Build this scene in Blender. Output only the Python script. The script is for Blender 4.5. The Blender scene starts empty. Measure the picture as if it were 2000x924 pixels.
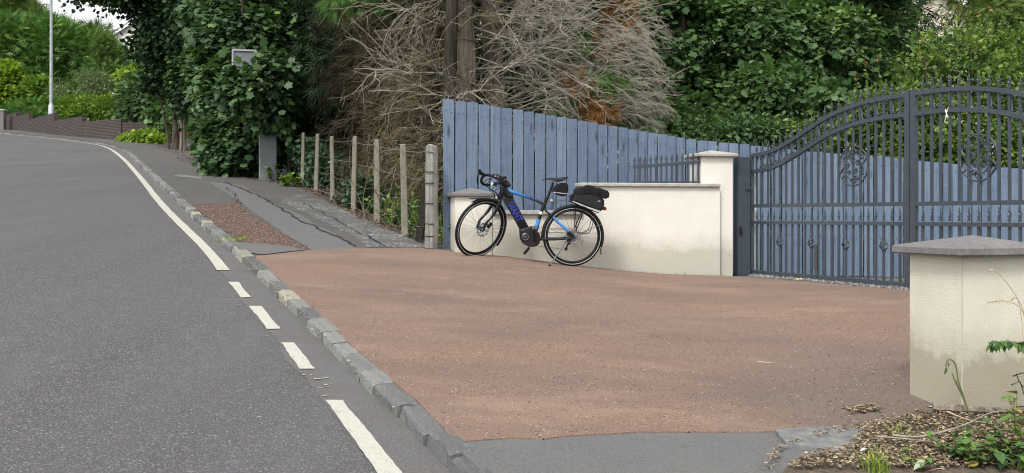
import bpy, bmesh, math, random
import numpy as np
from mathutils import Vector, Matrix, noise

R_ = math.radians
random.seed(7)
rng = np.random.default_rng(7)
scene = bpy.context.scene
COL = scene.collection

# ------------------------------------------------------------------ camera
H = 1.46                    # eye height above the road-side plane
FPX, CX, HZ = 2000.0, 1000.0, 420.0   # focal length, principal column, horizon row (photo pixels)
cam_d = bpy.data.cameras.new('camera')
cam = bpy.data.objects.new('camera', cam_d)
COL.objects.link(cam)
cam.location = (0, 0, H)
cam.rotation_euler = (R_(90), 0, 0)
cam_d.sensor_width = 36.0
cam_d.lens = 36.0
cam_d.shift_y = -(462 - HZ) / 2000.0
cam_d.clip_start = 0.05
cam_d.clip_end = 2000.0
scene.camera = cam

# ------------------------------------------------------------------ sky, sun, exposure
SUN_EL, SUN_AZ = 52.0, 205.0          # degrees; azimuth clockwise from +Y
world = bpy.data.worlds.new('World')
scene.world = world
world.use_nodes = True
nt = world.node_tree
nt.nodes.clear()
w_out = nt.nodes.new('ShaderNodeOutputWorld')
w_bg = nt.nodes.new('ShaderNodeBackground')
w_sky = nt.nodes.new('ShaderNodeTexSky')
w_sky.sky_type = 'NISHITA'
w_sky.sun_disc = False
w_sky.sun_elevation = R_(SUN_EL)
w_sky.sun_rotation = R_(SUN_AZ)
w_sky.air_density = 1.0
w_sky.dust_density = 3.0
w_sky.ozone_density = 1.0
w_hs = nt.nodes.new('ShaderNodeHueSaturation')   # thin overcast: the blue is washed out
w_hs.inputs['Saturation'].default_value = 0.06
w_bg.inputs['Strength'].default_value = 0.15
nt.links.new(w_sky.outputs[0], w_hs.inputs['Color'])
nt.links.new(w_hs.outputs[0], w_bg.inputs['Color'])
nt.links.new(w_bg.outputs[0], w_out.inputs['Surface'])
sun_d = bpy.data.lights.new('sun', 'SUN')
sun_d.energy = 1.5
sun_d.angle = R_(12)
sun_d.color = (1.0, 0.965, 0.91)
sun = bpy.data.objects.new('sun', sun_d)
COL.objects.link(sun)
_el, _az = R_(SUN_EL), R_(SUN_AZ)
_tosun = Vector((math.sin(_az) * math.cos(_el), math.cos(_az) * math.cos(_el), math.sin(_el)))
sun.rotation_euler = _tosun.to_track_quat('Z', 'Y').to_euler()
sun.location = (0, 0, 30)
scene.view_settings.view_transform = 'Standard'
scene.view_settings.look = 'None'
scene.view_settings.exposure = 0.75
scene.view_settings.gamma = 1.0
scene.view_settings.use_curve_mapping = False
scene.cycles.use_denoising = True
scene.cycles.filter_width = 1.1
scene.cycles.max_bounces = 8
scene.cycles.transparent_max_bounces = 8

# ------------------------------------------------------------------ small helpers
def tag(o, label=None, cat=None, group=None, kind=None):
    if label: o['label'] = label
    if cat: o['category'] = cat
    if group: o['group'] = group
    if kind: o['kind'] = kind
    return o

def empty(name, loc=(0, 0, 0), rz=0.0, label=None, cat=None, group=None):
    o = bpy.data.objects.new(name, None)
    o.empty_display_size = 0.1
    COL.objects.link(o)
    o.location = loc
    o.rotation_euler = (0, 0, rz)
    return tag(o, label, cat, group)

def link_mesh(name, me, parent=None, mat=None):
    o = bpy.data.objects.new(name, me)
    COL.objects.link(o)
    if parent is not None: o.parent = parent
    if mat is not None and len(me.materials) == 0: me.materials.append(mat)
    return o

def V(*a): return Vector(a)

class MB:
    """collects shapes; build() links them as one mesh object"""
    def __init__(self): self.v = []; self.f = []; self.M = None
    def add(self, vs, fs):
        n = len(self.v)
        if self.M is not None: vs = [self.M @ Vector(p) for p in vs]
        self.v += [tuple(p) for p in vs]
        self.f += [tuple(i + n for i in f) for f in fs]
        return self
    def box(self, c, size, rot=None, taper=1.0):
        x, y, z = size[0] / 2, size[1] / 2, size[2] / 2
        vs = [(-x, -y, -z), (x, -y, -z), (x, y, -z), (-x, y, -z)] + \
             [(p * taper, q * taper, z) for p, q in ((-x, -y), (x, -y), (x, y), (-x, y))]
        c = Vector(c)
        vs = [((rot @ Vector(p)) if rot is not None else Vector(p)) + c for p in vs]
        return self.add(vs, [(3, 2, 1, 0), (4, 5, 6, 7), (0, 1, 5, 4), (1, 2, 6, 5), (2, 3, 7, 6), (3, 0, 4, 7)])
    def bbox(self, c, size, b, rot=None):
        """box with chamfered edges"""
        bm = bmesh.new(); bmesh.ops.create_cube(bm, size=1.0)
        for v in bm.verts: v.co = Vector((v.co.x * size[0], v.co.y * size[1], v.co.z * size[2]))
        bmesh.ops.bevel(bm, geom=list(bm.edges), offset=b, segments=1, affect='EDGES')
        bm.verts.index_update()
        vs = [((rot @ v.co) if rot is not None else v.co.copy()) + Vector(c) for v in bm.verts]
        fs = [tuple(v.index for v in f.verts) for f in bm.faces]
        bm.free()
        return self.add(vs, fs)
    def tube(self, pts, r, seg=8, cap=True, flat=1.0, up=None):
        pts = [Vector(p) for p in pts]
        n = len(pts)
        rs = r if isinstance(r, (list, tuple)) else [r] * n
        vs, fs = [], []
        t0 = (pts[1] - pts[0]).normalized()
        a = Vector(up) if up is not None else (Vector((0, 0, 1)) if abs(t0.z) < 0.9 else Vector((1, 0, 0)))
        x = (a - t0 * a.dot(t0)).normalized()
        for i in range(n):
            t = (pts[min(i + 1, n - 1)] - pts[max(i - 1, 0)])
            t = t.normalized() if t.length > 1e-9 else t0
            x = (x - t * x.dot(t))
            x = x.normalized() if x.length > 1e-6 else t.orthogonal().normalized()
            y = t.cross(x)
            for k in range(seg):
                an = 2 * math.pi * k / seg
                vs.append(pts[i] + (x * math.cos(an) + y * math.sin(an) * flat) * rs[i])
        for i in range(n - 1):
            for k in range(seg):
                k2 = (k + 1) % seg
                fs.append((i * seg + k, i * seg + k2, (i + 1) * seg + k2, (i + 1) * seg + k))
        if cap:
            fs.append(tuple(range(seg - 1, -1, -1))); fs.append(tuple((n - 1) * seg + k for k in range(seg)))
        return self.add(vs, fs)
    def lathe(self, prof, c=(0, 0, 0), axis='Z', seg=16):
        """prof: list of (r, h)"""
        vs, fs = [], []
        for r, h in prof:
            for k in range(seg):
                an = 2 * math.pi * k / seg
                p = (r * math.cos(an), r * math.sin(an), h)
                if axis == 'Y': p = (p[0], p[2], p[1])
                if axis == 'X': p = (p[2], p[0], p[1])
                vs.append(Vector(p) + Vector(c))
        m = len(prof)
        for i in range(m - 1):
            for k in range(seg):
                k2 = (k + 1) % seg
                fs.append((i * seg + k, i * seg + k2, (i + 1) * seg + k2, (i + 1) * seg + k))
        if prof[0][0] > 1e-5: fs.append(tuple(range(seg - 1, -1, -1)))
        if prof[-1][0] > 1e-5: fs.append(tuple((m - 1) * seg + k for k in range(seg)))
        return self.add(vs, fs)
    def torus(self, c, R, r, axis='Y', seg=64, sub=8, a0=0.0, a1=2 * math.pi, flat=1.0):
        full = abs((a1 - a0) - 2 * math.pi) < 1e-6
        n = seg if full else seg + 1
        vs, fs = [], []
        for i in range(n):
            A = a0 + (a1 - a0) * i / seg
            for k in range(sub):
                B = 2 * math.pi * k / sub
                rr = R + r * math.cos(B)
                p = (rr * math.cos(A), r * math.sin(B) * flat, rr * math.sin(A))
                if axis == 'Z': p = (p[0], p[2], p[1])
                vs.append(Vector(p) + Vector(c))
        for i in range(seg):
            j = (i + 1) % n
            for k in range(sub):
                k2 = (k + 1) % sub
                fs.append((i * sub + k, i * sub + k2, j * sub + k2, j * sub + k))
        return self.add(vs, fs)
    def prism(self, poly, y0, y1):
        """poly of (x,z) extruded along y"""
        n = len(poly)
        vs = [(p[0], y0, p[1]) for p in poly] + [(p[0], y1, p[1]) for p in poly]
        fs = [tuple(range(n)), tuple(range(2 * n - 1, n - 1, -1))]
        fs += [(i, i + n, (i + 1) % n + n, (i + 1) % n) for i in range(n)]
        return self.add(vs, fs)
    def puff(self, poly, w, inset=0.85, yc=0.0, edge=0.7):
        """rounded pillow prism along y from an (x,z) outline"""
        n = len(poly)
        cx = sum(p[0] for p in poly) / n; cz = sum(p[1] for p in poly) / n
        rings = [(-w, inset), (-w * edge, 1.0), (w * edge, 1.0), (w, inset)]
        vs, fs = [], []
        for y, s in rings:
            vs += [(cx + (p[0] - cx) * s, yc + y, cz + (p[1] - cz) * s) for p in poly]
        for r in range(3):
            fs += [(r * n + i, (r + 1) * n + i, (r + 1) * n + (i + 1) % n, r * n + (i + 1) % n) for i in range(n)]
        fs.append(tuple(range(n))); fs.append(tuple(range(4 * n - 1, 3 * n - 1, -1)))
        return self.add(vs, fs)
    def mesh(self, name, mat=None, smooth=False, fix=True):
        me = bpy.data.meshes.new(name)
        me.from_pydata(self.v, [], self.f)
        if fix:
            bm = bmesh.new(); bm.from_mesh(me)
            bmesh.ops.recalc_face_normals(bm, faces=list(bm.faces))
            bm.to_mesh(me); bm.free()
        if mat: me.materials.append(mat)
        if smooth:
            for p in me.polygons: p.use_smooth = True
            try: me.set_sharp_from_angle(angle=R_(38))
            except Exception: pass
        return me
    def build(self, name, mat, parent=None, smooth=False):
        return link_mesh(name, self.mesh(name, mat, smooth), parent)

# ------------------------------------------------------------------ materials
MATS = {}
def material(name):
    m = bpy.data.materials.new(name); m.use_nodes = True
    m.node_tree.nodes.clear(); MATS[name] = m
    return m
class NT:
    """tiny node-graph writer"""
    def __init__(self, name):
        self.m = material(name); self.t = self.m.node_tree
        self.out = self.n('ShaderNodeOutputMaterial')
    def n(self, kind, **kw):
        nd = self.t.nodes.new(kind)
        for k, v in kw.items():
            if k in nd.inputs: self.set(nd, k, v)
            else: setattr(nd, k, v)
        return nd
    def set(self, nd, k, v):
        if hasattr(v, 'is_linked') or isinstance(v, bpy.types.NodeSocket): self.t.links.new(v, nd.inputs[k])
        else:
            if isinstance(v, tuple) and len(v) == 3 and nd.inputs[k].type == 'RGBA': v = v + (1.0,)
            nd.inputs[k].default_value = v
    def obj(self): return self.n('ShaderNodeTexCoord').outputs['Object']
    def map(self, vec, scale=(1, 1, 1), rot=(0, 0, 0), loc=(0, 0, 0)):
        nd = self.n('ShaderNodeMapping'); self.set(nd, 'Vector', vec)
        nd.inputs['Scale'].default_value = scale; nd.inputs['Rotation'].default_value = rot; nd.inputs['Location'].default_value = loc
        return nd.outputs[0]
    def noise(self, vec, scale, detail=4.0, rough=0.55, out='Fac'):
        nd = self.n('ShaderNodeTexNoise'); self.set(nd, 'Vector', vec)
        nd.inputs['Scale'].default_value = scale; nd.inputs['Detail'].default_value = detail; nd.inputs['Roughness'].default_value = rough
        return nd.outputs[out]
    def voro(self, vec, scale, feature='F1', out='Distance', rnd=1.0):
        nd = self.n('ShaderNodeTexVoronoi'); nd.feature = feature; self.set(nd, 'Vector', vec)
        nd.inputs['Scale'].default_value = scale; nd.inputs['Randomness'].default_value = rnd
        return nd.outputs[out]
    def ramp(self, fac, stops, interp='LINEAR'):
        nd = self.n('ShaderNodeValToRGB'); self.set(nd, 'Fac', fac)
        cr = nd.color_ramp; cr.interpolation = interp
        while len(cr.elements) < len(stops): cr.elements.new(0.5)
        for e, (p, c) in zip(cr.elements, stops):
            e.position = p
            e.color = (c, c, c, 1) if isinstance(c, (int, float)) else (tuple(c) + (1,))[:4]
        return nd.outputs['Color']
    def mix(self, fac, a, b, blend='MIX'):
        nd = self.n('ShaderNodeMix', data_type='RGBA', blend_type=blend)
        for k, v in ((0, fac), (6, a), (7, b)):
            if isinstance(v, bpy.types.NodeSocket): self.t.links.new(v, nd.inputs[k])
            else: nd.inputs[k].default_value = (v + (1.0,)) if isinstance(v, tuple) and len(v) == 3 else v
        return nd.outputs[2]
    def math(self, op, a, b=0.0, c=None, clamp=False):
        nd = self.n('ShaderNodeMath', operation=op, use_clamp=clamp)
        for k, v in ((0, a), (1, b), (2, c)):
            if v is None: continue
            if isinstance(v, bpy.types.NodeSocket): self.t.links.new(v, nd.inputs[k])
            else: nd.inputs[k].default_value = v
        return nd.outputs[0]
    def bump(self, h, strength=0.3, dist=0.01):
        nd = self.n('ShaderNodeBump'); self.set(nd, 'Height', h)
        nd.inputs['Strength'].default_value = strength; nd.inputs['Distance'].default_value = dist
        return nd.outputs[0]
    def done(self, col, rough=0.8, spec=0.3, metal=0.0, normal=None, coat=0.0):
        b = self.n('ShaderNodeBsdfPrincipled')
        self.set(b, 'Base Color', col); self.set(b, 'Roughness', rough)
        b.inputs['Specular IOR Level'].default_value = spec
        b.inputs['Metallic'].default_value = metal
        b.inputs['Coat Weight'].default_value = coat
        if normal is not None: self.set(b, 'Normal', normal)
        self.t.links.new(b.outputs[0], self.out.inputs[0])
        return self.m

def simple(name, col, rough=0.6, spec=0.4, metal=0.0, var=0.15, nscale=30.0, coat=0.0):
    g = NT(name); o = g.obj()
    n = g.noise(o, nscale, 3)
    c = g.mix(g.ramp(n, [(0.3, 0.0), (0.7, 1.0)]), tuple(x * (1 - var) for x in col), tuple(min(1, x * (1 + var)) for x in col))
    return g.done(c, rough, spec, metal, coat=coat)

def leaf_mat(name, stops, trans=0.35, rough=0.5, spec=0.35, k=1.0):
    """leaf colours picked per leaf from the rnd attribute"""
    g = NT(name)
    at = g.n('ShaderNodeAttribute'); at.attribute_name = 'rnd'
    c = g.ramp(at.outputs['Fac'], [(p, tuple(min(.6, x * k) for x in q)) for p, q in stops])
    b = g.n('ShaderNodeBsdfPrincipled'); g.set(b, 'Base Color', c)
    b.inputs['Roughness'].default_value = rough; b.inputs['Specular IOR Level'].default_value = spec
    t = g.n('ShaderNodeBsdfTranslucent')
    g.set(t, 'Color', g.mix(1.0, c, (1.0, 1.15, 0.55), 'MULTIPLY'))
    m = g.n('ShaderNodeMixShader'); m.inputs[0].default_value = trans
    g.t.links.new(b.outputs[0], m.inputs[1]); g.t.links.new(t.outputs[0], m.inputs[2])
    g.t.links.new(m.outputs[0], g.out.inputs[0])
    return g.m

def mk_materials():
    # --- road surfaces
    g = NT('asphalt_road'); o = g.obj()
    vor = g.n('ShaderNodeTexVoronoi'); g.set(vor, 'Vector', o); vor.inputs['Scale'].default_value = 78.0
    dist, colr = vor.outputs['Distance'], vor.outputs['Color']
    sep = g.n('ShaderNodeSeparateColor'); g.set(sep, 'Color', colr)
    stone = g.ramp(sep.outputs[0], [(0.0, (0.045, 0.045, 0.047)), (0.4, (0.105, 0.102, 0.107)), (0.75, (0.20, 0.197, 0.198)), (0.93, (0.21, 0.155, 0.135)), (1.0, (0.42, 0.415, 0.41))])
    gap = g.ramp(dist, [(0.30, 1.0), (0.60, 0.0)])
    base = g.mix(gap, (0.062, 0.062, 0.065), stone)
    big = g.noise(g.map(o, (0.6, 0.12, 0.3), (0, 0, R_(-24))), 1.6, 4)
    base = g.mix(g.ramp(big, [(0.35, 0.0), (0.75, 0.55)]), base, (0.14, 0.136, 0.141))
    trk = g.noise(g.map(o, (1.1, 0.06, 0.3), (0, 0, R_(-23))), 1.5, 4, 0.6)
    base = g.mix(g.ramp(trk, [(0.40, 0.0), (0.62, 0.4)]), base, (0.118, 0.115, 0.12))
    wear = g.noise(o, 7.0, 5)
    base = g.mix(g.ramp(wear, [(0.45, 0.0), (0.8, 0.35)]), base, (0.064, 0.063, 0.066))
    g.done(base, 0.85, 0.3, normal=g.bump(gap, 0.5, 0.006))

    g = NT('asphalt_gutter'); o = g.obj()
    n = g.noise(o, 130.0, 4, .8); b2 = g.noise(o, 3.0, 6)
    c = g.ramp(n, [(0.34, (0.055, 0.054, 0.055)), (0.5, (0.12, 0.118, 0.118)), (0.6, (0.165, 0.162, 0.16)), (0.7, (0.27, 0.265, 0.26))])
    c = g.mix(g.ramp(b2, [(0.4, 0.0), (0.7, 0.5)]), c, (0.10, 0.095, 0.09))
    g.done(c, 0.9, 0.25, normal=g.bump(n, 0.25, 0.003))

    g = NT('asphalt_pavement'); o = g.obj()
    n = g.noise(o, 120.0, 4, 0.7); b2 = g.noise(o, 1.3, 6)
    c = g.ramp(n, [(0.32, (0.05, 0.05, 0.052)), (0.6, (0.105, 0.102, 0.10)), (0.74, (0.2, 0.195, 0.19))])
    c = g.mix(g.ramp(b2, [(0.4, 0.0), (0.68, 0.6)]), c, (0.115, 0.108, 0.102))
    st = g.noise(g.map(o, (1, 1, 1), (0, 0, R_(20))), 6.0, 5)
    c = g.mix(g.ramp(st, [(0.55, 0.0), (0.75, 0.4)]), c, (0.05, 0.047, 0.043))
    g.done(c, 0.9, 0.25, normal=g.bump(n, 0.3, 0.004))

    g = NT('asphalt_worn_speckled'); o = g.obj()
    vor = g.n('ShaderNodeTexVoronoi'); g.set(vor, 'Vector', o); vor.inputs['Scale'].default_value = 70.0
    sep = g.n('ShaderNodeSeparateColor'); g.set(sep, 'Color', vor.outputs['Color'])
    patch = g.noise(o, 2.2, 5, 0.7)
    thr = g.math('MULTIPLY_ADD', patch, -0.9, 1.36)
    speck = g.math('GREATER_THAN', sep.outputs[0], thr)
    nn = g.noise(o, 90, 4)
    c = g.mix(speck, g.ramp(nn, [(0.3, (0.06, 0.06, 0.062)), (0.7, (0.13, 0.128, 0.125))]), (0.42, 0.42, 0.41))
    g.done(c, 0.9, 0.25, normal=g.bump(nn, 0.3, 0.004))

    g = NT('asphalt_smooth_dark'); o = g.obj()
    n = g.noise(o, 140.0, 4, .8); b2 = g.noise(o, 2.0, 6, .65)
    c = g.ramp(n, [(0.34, (0.06, 0.06, 0.062)), (0.5, (0.12, 0.12, 0.12)), (0.62, (0.165, 0.164, 0.16)), (0.72, (0.3, 0.3, 0.29))])
    c = g.mix(g.ramp(b2, [(0.4, 0.0), (0.7, 0.5)]), c, (0.15, 0.147, 0.142))
    b6 = g.noise(o, 9.0, 5, .7)
    c = g.mix(g.ramp(b6, [(0.6, 0.0), (0.75, 0.5)]), c, (0.075, 0.07, 0.065))
    g.done(c, 0.9, 0.25, normal=g.bump(n, 0.15, 0.003))

    g = NT('asphalt_red'); o = g.obj()
    n = g.noise(o, 105.0, 4, 0.85)
    c = g.ramp(n, [(0.32, (0.072, 0.05, 0.042)), (0.46, (0.168, 0.113, 0.088)), (0.58, (0.262, 0.176, 0.135)), (0.70, (0.36, 0.275, 0.225))])
    b1 = g.noise(g.map(o, (0.55, 1.5, 1), (0, 0, R_(8))), 1.1, 6, 0.62)
    c = g.mix(g.ramp(b1, [(0.43, 0.0), (0.66, 0.62)]), c, (0.135, 0.103, 0.091))
    b3 = g.noise(g.map(o, (0.4, 1.8, 1), (0, 0, R_(4)), (7, 3, 0)), 2.6, 6, 0.7)
    c = g.mix(g.ramp(b3, [(0.55, 0.0), (0.75, 0.45)]), c, (0.13, 0.108, 0.10))
    b4 = g.noise(g.map(o, (1, 1, 1), (0, 0, 0), (3, 9, 0)), 0.5, 3)
    c = g.mix(g.ramp(b4, [(0.45, 0.0), (0.7, 0.35)]), c, (0.25, 0.18, 0.145))
    b5 = g.noise(g.map(o, (0.6, 1.3, 1), (0, 0, R_(-3)), (1, 4, 0)), 1.3, 6, 0.7)
    c = g.mix(g.ramp(b5, [(0.52, 0.0), (0.7, 0.45)]), c, (0.33, 0.225, 0.175))
    dp = g.n('ShaderNodeVectorMath', operation='DISTANCE'); g.t.links.new(o, dp.inputs[0]); dp.inputs[1].default_value = (2.55, 5.6, 0.35)   # darker grey-brown towards the near pillar foot
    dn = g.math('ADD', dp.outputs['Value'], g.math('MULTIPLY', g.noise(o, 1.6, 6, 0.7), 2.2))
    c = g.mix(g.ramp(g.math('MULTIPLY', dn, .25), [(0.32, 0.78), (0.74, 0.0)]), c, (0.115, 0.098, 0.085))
    sp = g.n('ShaderNodeTexVoronoi'); g.set(sp, 'Vector', o); sp.inputs['Scale'].default_value = 120.0
    ss = g.n('ShaderNodeSeparateColor'); g.set(ss, 'Color', sp.outputs['Color'])
    c = g.mix(g.math('GREATER_THAN', ss.outputs[1], 0.992), c, (0.38, 0.33, 0.29))
    c = g.mix(g.math('LESS_THAN', ss.outputs[2], 0.02), c, (0.03, 0.026, 0.025))
    g.done(c, 0.92, 0.2, normal=g.bump(n, 0.35, 0.004))

    g = NT('red_chippings'); o = g.obj()
    vor = g.n('ShaderNodeTexVoronoi'); g.set(vor, 'Vector', o); vor.inputs['Scale'].default_value = 48.0
    sep = g.n('ShaderNodeSeparateColor'); g.set(sep, 'Color', vor.outputs['Color'])
    c = g.ramp(sep.outputs[0], [(0.0, (0.09, 0.056, 0.046)), (0.5, (0.19, 0.118, 0.094)), (0.85, (0.32, 0.21, 0.17)), (1.0, (0.38, 0.32, 0.28))])
    c = g.mix(g.ramp(vor.outputs['Distance'], [(0.3, 0.0), (0.65, 0.9)]), c, (0.035, 0.026, 0.022))
    g.done(c, 0.95, 0.2, normal=g.bump(vor.outputs['Distance'], 0.6, 0.01))

    g = NT('road_paint'); o = g.obj()
    n = g.noise(o, 60.0, 5, 0.7); n2 = g.noise(o, 9.0, 4)
    c = g.ramp(n, [(0.28, (0.22, 0.216, 0.19)), (0.44, (0.44, 0.436, 0.38)), (0.8, (0.50, 0.495, 0.44))])
    c = g.mix(g.ramp(n2, [(0.58, 0.0), (0.70, 0.6)]), c, (0.33, 0.325, 0.285))
    g.done(c, 0.7, 0.3, normal=g.bump(n, 0.2, 0.003))

    simple('tar_joint', (0.028, 0.028, 0.03), 0.8, 0.3, var=0.4, nscale=40)
    g = NT('stone_slab'); o = g.obj()
    n = g.noise(o, 14, 6, 0.65)
    c = g.ramp(n, [(0.3, (0.11, 0.115, 0.115)), (0.6, (0.19, 0.195, 0.19)), (0.8, (0.27, 0.265, 0.25))])
    g.done(c, 0.85, 0.3, normal=g.bump(n, 0.4, 0.01))

    # --- kerb stones: whinstone greys, now and then a buff one
    g = NT('kerb_stone'); o = g.obj()
    oi = g.n('ShaderNodeObjectInfo').outputs['Random']
    tint = g.ramp(oi, [(0.0, (0.10, 0.105, 0.108)), (0.4, (0.18, 0.187, 0.183)), (0.86, (0.26, 0.262, 0.248)), (0.92, (0.33, 0.305, 0.24)), (1.0, (0.40, 0.37, 0.29))], 'LINEAR')
    n = g.noise(o, 22.0, 6, 0.7)
    c = g.mix(g.ramp(n, [(0.35, 0.75), (0.6, 0.0)]), tint, (0.07, 0.072, 0.07))
    n2 = g.noise(o, 7.0, 4)
    c = g.mix(g.ramp(n2, [(0.55, 0.0), (0.75, 0.4)]), c, (0.25, 0.248, 0.225))
    g.done(c, 0.88, 0.3, normal=g.bump(n, 0.5, 0.012))

    # --- walls
    def render_mat(name, lo, hi, grime):
        g = NT(name); o = g.obj()
        geo = g.n('ShaderNodeNewGeometry')
        n = g.noise(o, 55.0, 5, 0.7); n2 = g.noise(o, 2.2, 6, 0.6)
        v = g.voro(o, 130.0)
        c = g.mix(g.ramp(n2, [(0.3, 0.0), (0.7, 1.0)]), lo, hi)
        at = g.n('ShaderNodeAttribute'); at.attribute_name = 'foot'      # dirt splashed up from the ground, metres above it
        f = g.math('ADD', at.outputs['Fac'], g.math('ADD', g.math('MULTIPLY', g.noise(o, 14.0, 7, 0.75), -0.26), g.math('MULTIPLY', g.noise(g.map(o, (1, 1, .6)), 3.1, 4, 0.6), -0.30)))
        c = g.mix(g.ramp(f, [(0.0, grime), (0.06, grime * .5), (0.24, 0.0)]), c, (0.27, 0.245, 0.175))
        streak = g.noise(g.map(o, (7.0, 7.0, 0.35)), 1.0, 4, 0.6)
        c = g.mix(g.ramp(streak, [(0.56, 0.0), (0.8, 0.16)]), c, (0.40, 0.37, 0.30))
        h = g.math('ADD', n, v)
        return g.done(c, 0.92, 0.2, normal=g.bump(h, 0.4, 0.007))
    render_mat('render_cream', (0.67, 0.64, 0.57), (0.73, 0.705, 0.635), 0.5)
    render_mat('render_aged', (0.53, 0.50, 0.415), (0.63, 0.605, 0.52), 0.75)
    g = NT('coping_stone'); o = g.obj()
    n = g.noise(o, 30, 6, 0.7); n2 = g.noise(o, 3.0, 4)
    c = g.ramp(n, [(0.3, (0.12, 0.116, 0.117)), (0.7, (0.205, 0.198, 0.198))])
    c = g.mix(g.ramp(n2, [(0.5, 0.0), (0.75, 0.45)]), c, (0.27, 0.262, 0.255))
    g.done(c, 0.9, 0.25, normal=g.bump(n, 0.25, 0.004))
    g = NT('coping_light'); o = g.obj()
    n = g.noise(o, 30, 6, 0.7); n2 = g.noise(o, 4.0, 4)
    c = g.ramp(n, [(0.3, (0.30, 0.29, 0.265)), (0.7, (0.46, 0.445, 0.41))])
    c = g.mix(g.ramp(n2, [(0.5, 0.0), (0.75, 0.55)]), c, (0.22, 0.215, 0.20))
    g.done(c, 0.9, 0.25, normal=g.bump(n, 0.25, 0.004))

    # --- timber
    g = NT('blue_board'); o = g.obj()
    oi = g.n('ShaderNodeObjectInfo').outputs['Random']
    off = g.n('ShaderNodeCombineXYZ'); g.set(off, 'X', g.math('MULTIPLY', oi, 37.0)); g.set(off, 'Z', g.math('MULTIPLY', oi, 91.0))
    vec = g.n('ShaderNodeVectorMath', operation='ADD'); g.t.links.new(o, vec.inputs[0]); g.t.links.new(off.outputs[0], vec.inputs[1])
    p = vec.outputs[0]
    grain = g.noise(g.map(p, (60, 60, 2.2)), 1.0, 5, 0.6)
    saw = g.noise(g.map(p, (3, 3, 55)), 1.0, 3, 0.6)
    blot = g.noise(p, 3.5, 5, 0.6)
    a = g.mix(g.ramp(oi, [(0.0, 0.0), (1.0, 1.0)]), (0.126, 0.174, 0.25), (0.184, 0.238, 0.322))
    c = g.mix(g.ramp(grain, [(0.38, 0.55), (0.62, 0.0)]), a, (0.08, 0.115, 0.18))
    c = g.mix(g.ramp(saw, [(0.56, 0.0), (0.72, 0.35)]), c, (0.25, 0.325, 0.42))
    c = g.mix(g.ramp(blot, [(0.5, 0.0), (0.75, 0.45)]), c, (0.215, 0.275, 0.36))
    kn = g.n('ShaderNodeTexVoronoi'); g.set(kn, 'Vector', g.map(p, (7.5, 4.0, 2.1), (0, R_(24), 0))); kn.inputs['Scale'].default_value = 1.0
    ks = g.n('ShaderNodeSeparateColor'); g.set(ks, 'Color', kn.outputs['Color'])
    knot = g.math('MULTIPLY', g.ramp(kn.outputs['Distance'], [(0.06, 1.0), (0.24, 0.0)]), g.math('GREATER_THAN', ks.outputs[0], 0.3))
    c = g.mix(g.math('MULTIPLY', knot, 0.9), c, (0.055, 0.065, 0.09))
    g.done(c, 0.72, 0.25, normal=g.bump(g.math('ADD', grain, saw), 0.25, 0.004))
    simple('fence_rail', (0.10, 0.115, 0.15), 0.8, 0.2, var=0.3, nscale=25)
    g = NT('old_timber'); o = g.obj()
    gr = g.noise(g.map(o, (26, 26, 1.6)), 1.0, 6, 0.7); bl = g.noise(o, 6.0, 6, 0.7)
    c = g.ramp(gr, [(0.3, (0.10, 0.095, 0.085)), (0.55, (0.27, 0.26, 0.235)), (0.75, (0.40, 0.39, 0.36))])
    c = g.mix(g.ramp(bl, [(0.45, 0.0), (0.7, 0.75)]), c, (0.13, 0.13, 0.105))
    g.done(c, 0.92, 0.15, normal=g.bump(gr, 0.5, 0.01))
    g = NT('concrete_post'); o = g.obj()
    n = g.noise(o, 45, 6, 0.7); bl = g.noise(o, 4.0, 6, 0.65)
    c = g.ramp(n, [(0.3, (0.15, 0.135, 0.105)), (0.6, (0.27, 0.25, 0.205)), (0.8, (0.36, 0.34, 0.29))])
    c = g.mix(g.ramp(bl, [(0.42, 0.0), (0.7, 0.7)]), c, (0.115, 0.105, 0.07))
    g.done(c, 0.92, 0.15, normal=g.bump(n, 0.4, 0.008))
    simple('dark_timber', (0.06, 0.055, 0.048), 0.9, 0.15, var=0.4, nscale=20)
    simple('fence_wire', (0.20, 0.19, 0.17), 0.6, 0.4, 0.35, 0.4, 60)

    # --- metal
    g = NT('gate_paint'); o = g.obj()
    n = g.noise(o, 20, 4)
    c = g.ramp(n, [(0.3, (0.038, 0.049, 0.062)), (0.7, (0.054, 0.067, 0.083))])
    g.done(c, 0.36, 0.5, normal=g.bump(g.noise(o, 150, 2), 0.05, 0.001))
    simple('grey_steel', (0.17, 0.185, 0.19), 0.5, 0.4, 0.2, 0.15, 8)
    simple('galvanised', (0.36, 0.385, 0.40), 0.5, 0.4, 0.3, 0.18, 4)
    simple('black_plastic', (0.012, 0.012, 0.013), 0.5, 0.4)
    simple('white_upvc', (0.78, 0.78, 0.77), 0.4, 0.4, var=0.04)

    # --- ground cover, masonry far away
    g = NT('soil'); o = g.obj()
    n = g.noise(o, 28, 8, 0.75); n2 = g.noise(o, 2.0, 4)
    c = g.ramp(n, [(0.28, (0.05, 0.04, 0.03)), (0.5, (0.125, 0.097, 0.073)), (0.68, (0.2, 0.16, 0.12)), (0.8, (0.30, 0.25, 0.19))])
    c = g.mix(g.ramp(n2, [(0.5, 0.0), (0.75, 0.5)]), c, (0.05, 0.055, 0.025))
    g.done(c, 0.95, 0.15, normal=g.bump(n, 0.7, 0.03))
    g = NT('ground_earth'); o = g.obj()
    n = g.noise(o, 9, 8, 0.75); n2 = g.noise(o, 0.35, 4)
    c = g.ramp(n, [(0.3, (0.025, 0.022, 0.014)), (0.55, (0.06, 0.052, 0.032)), (0.8, (0.10, 0.09, 0.05))])
    c = g.mix(g.ramp(n2, [(0.45, 0.0), (0.6, 0.8)]), c, (0.045, 0.075, 0.02))
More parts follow.
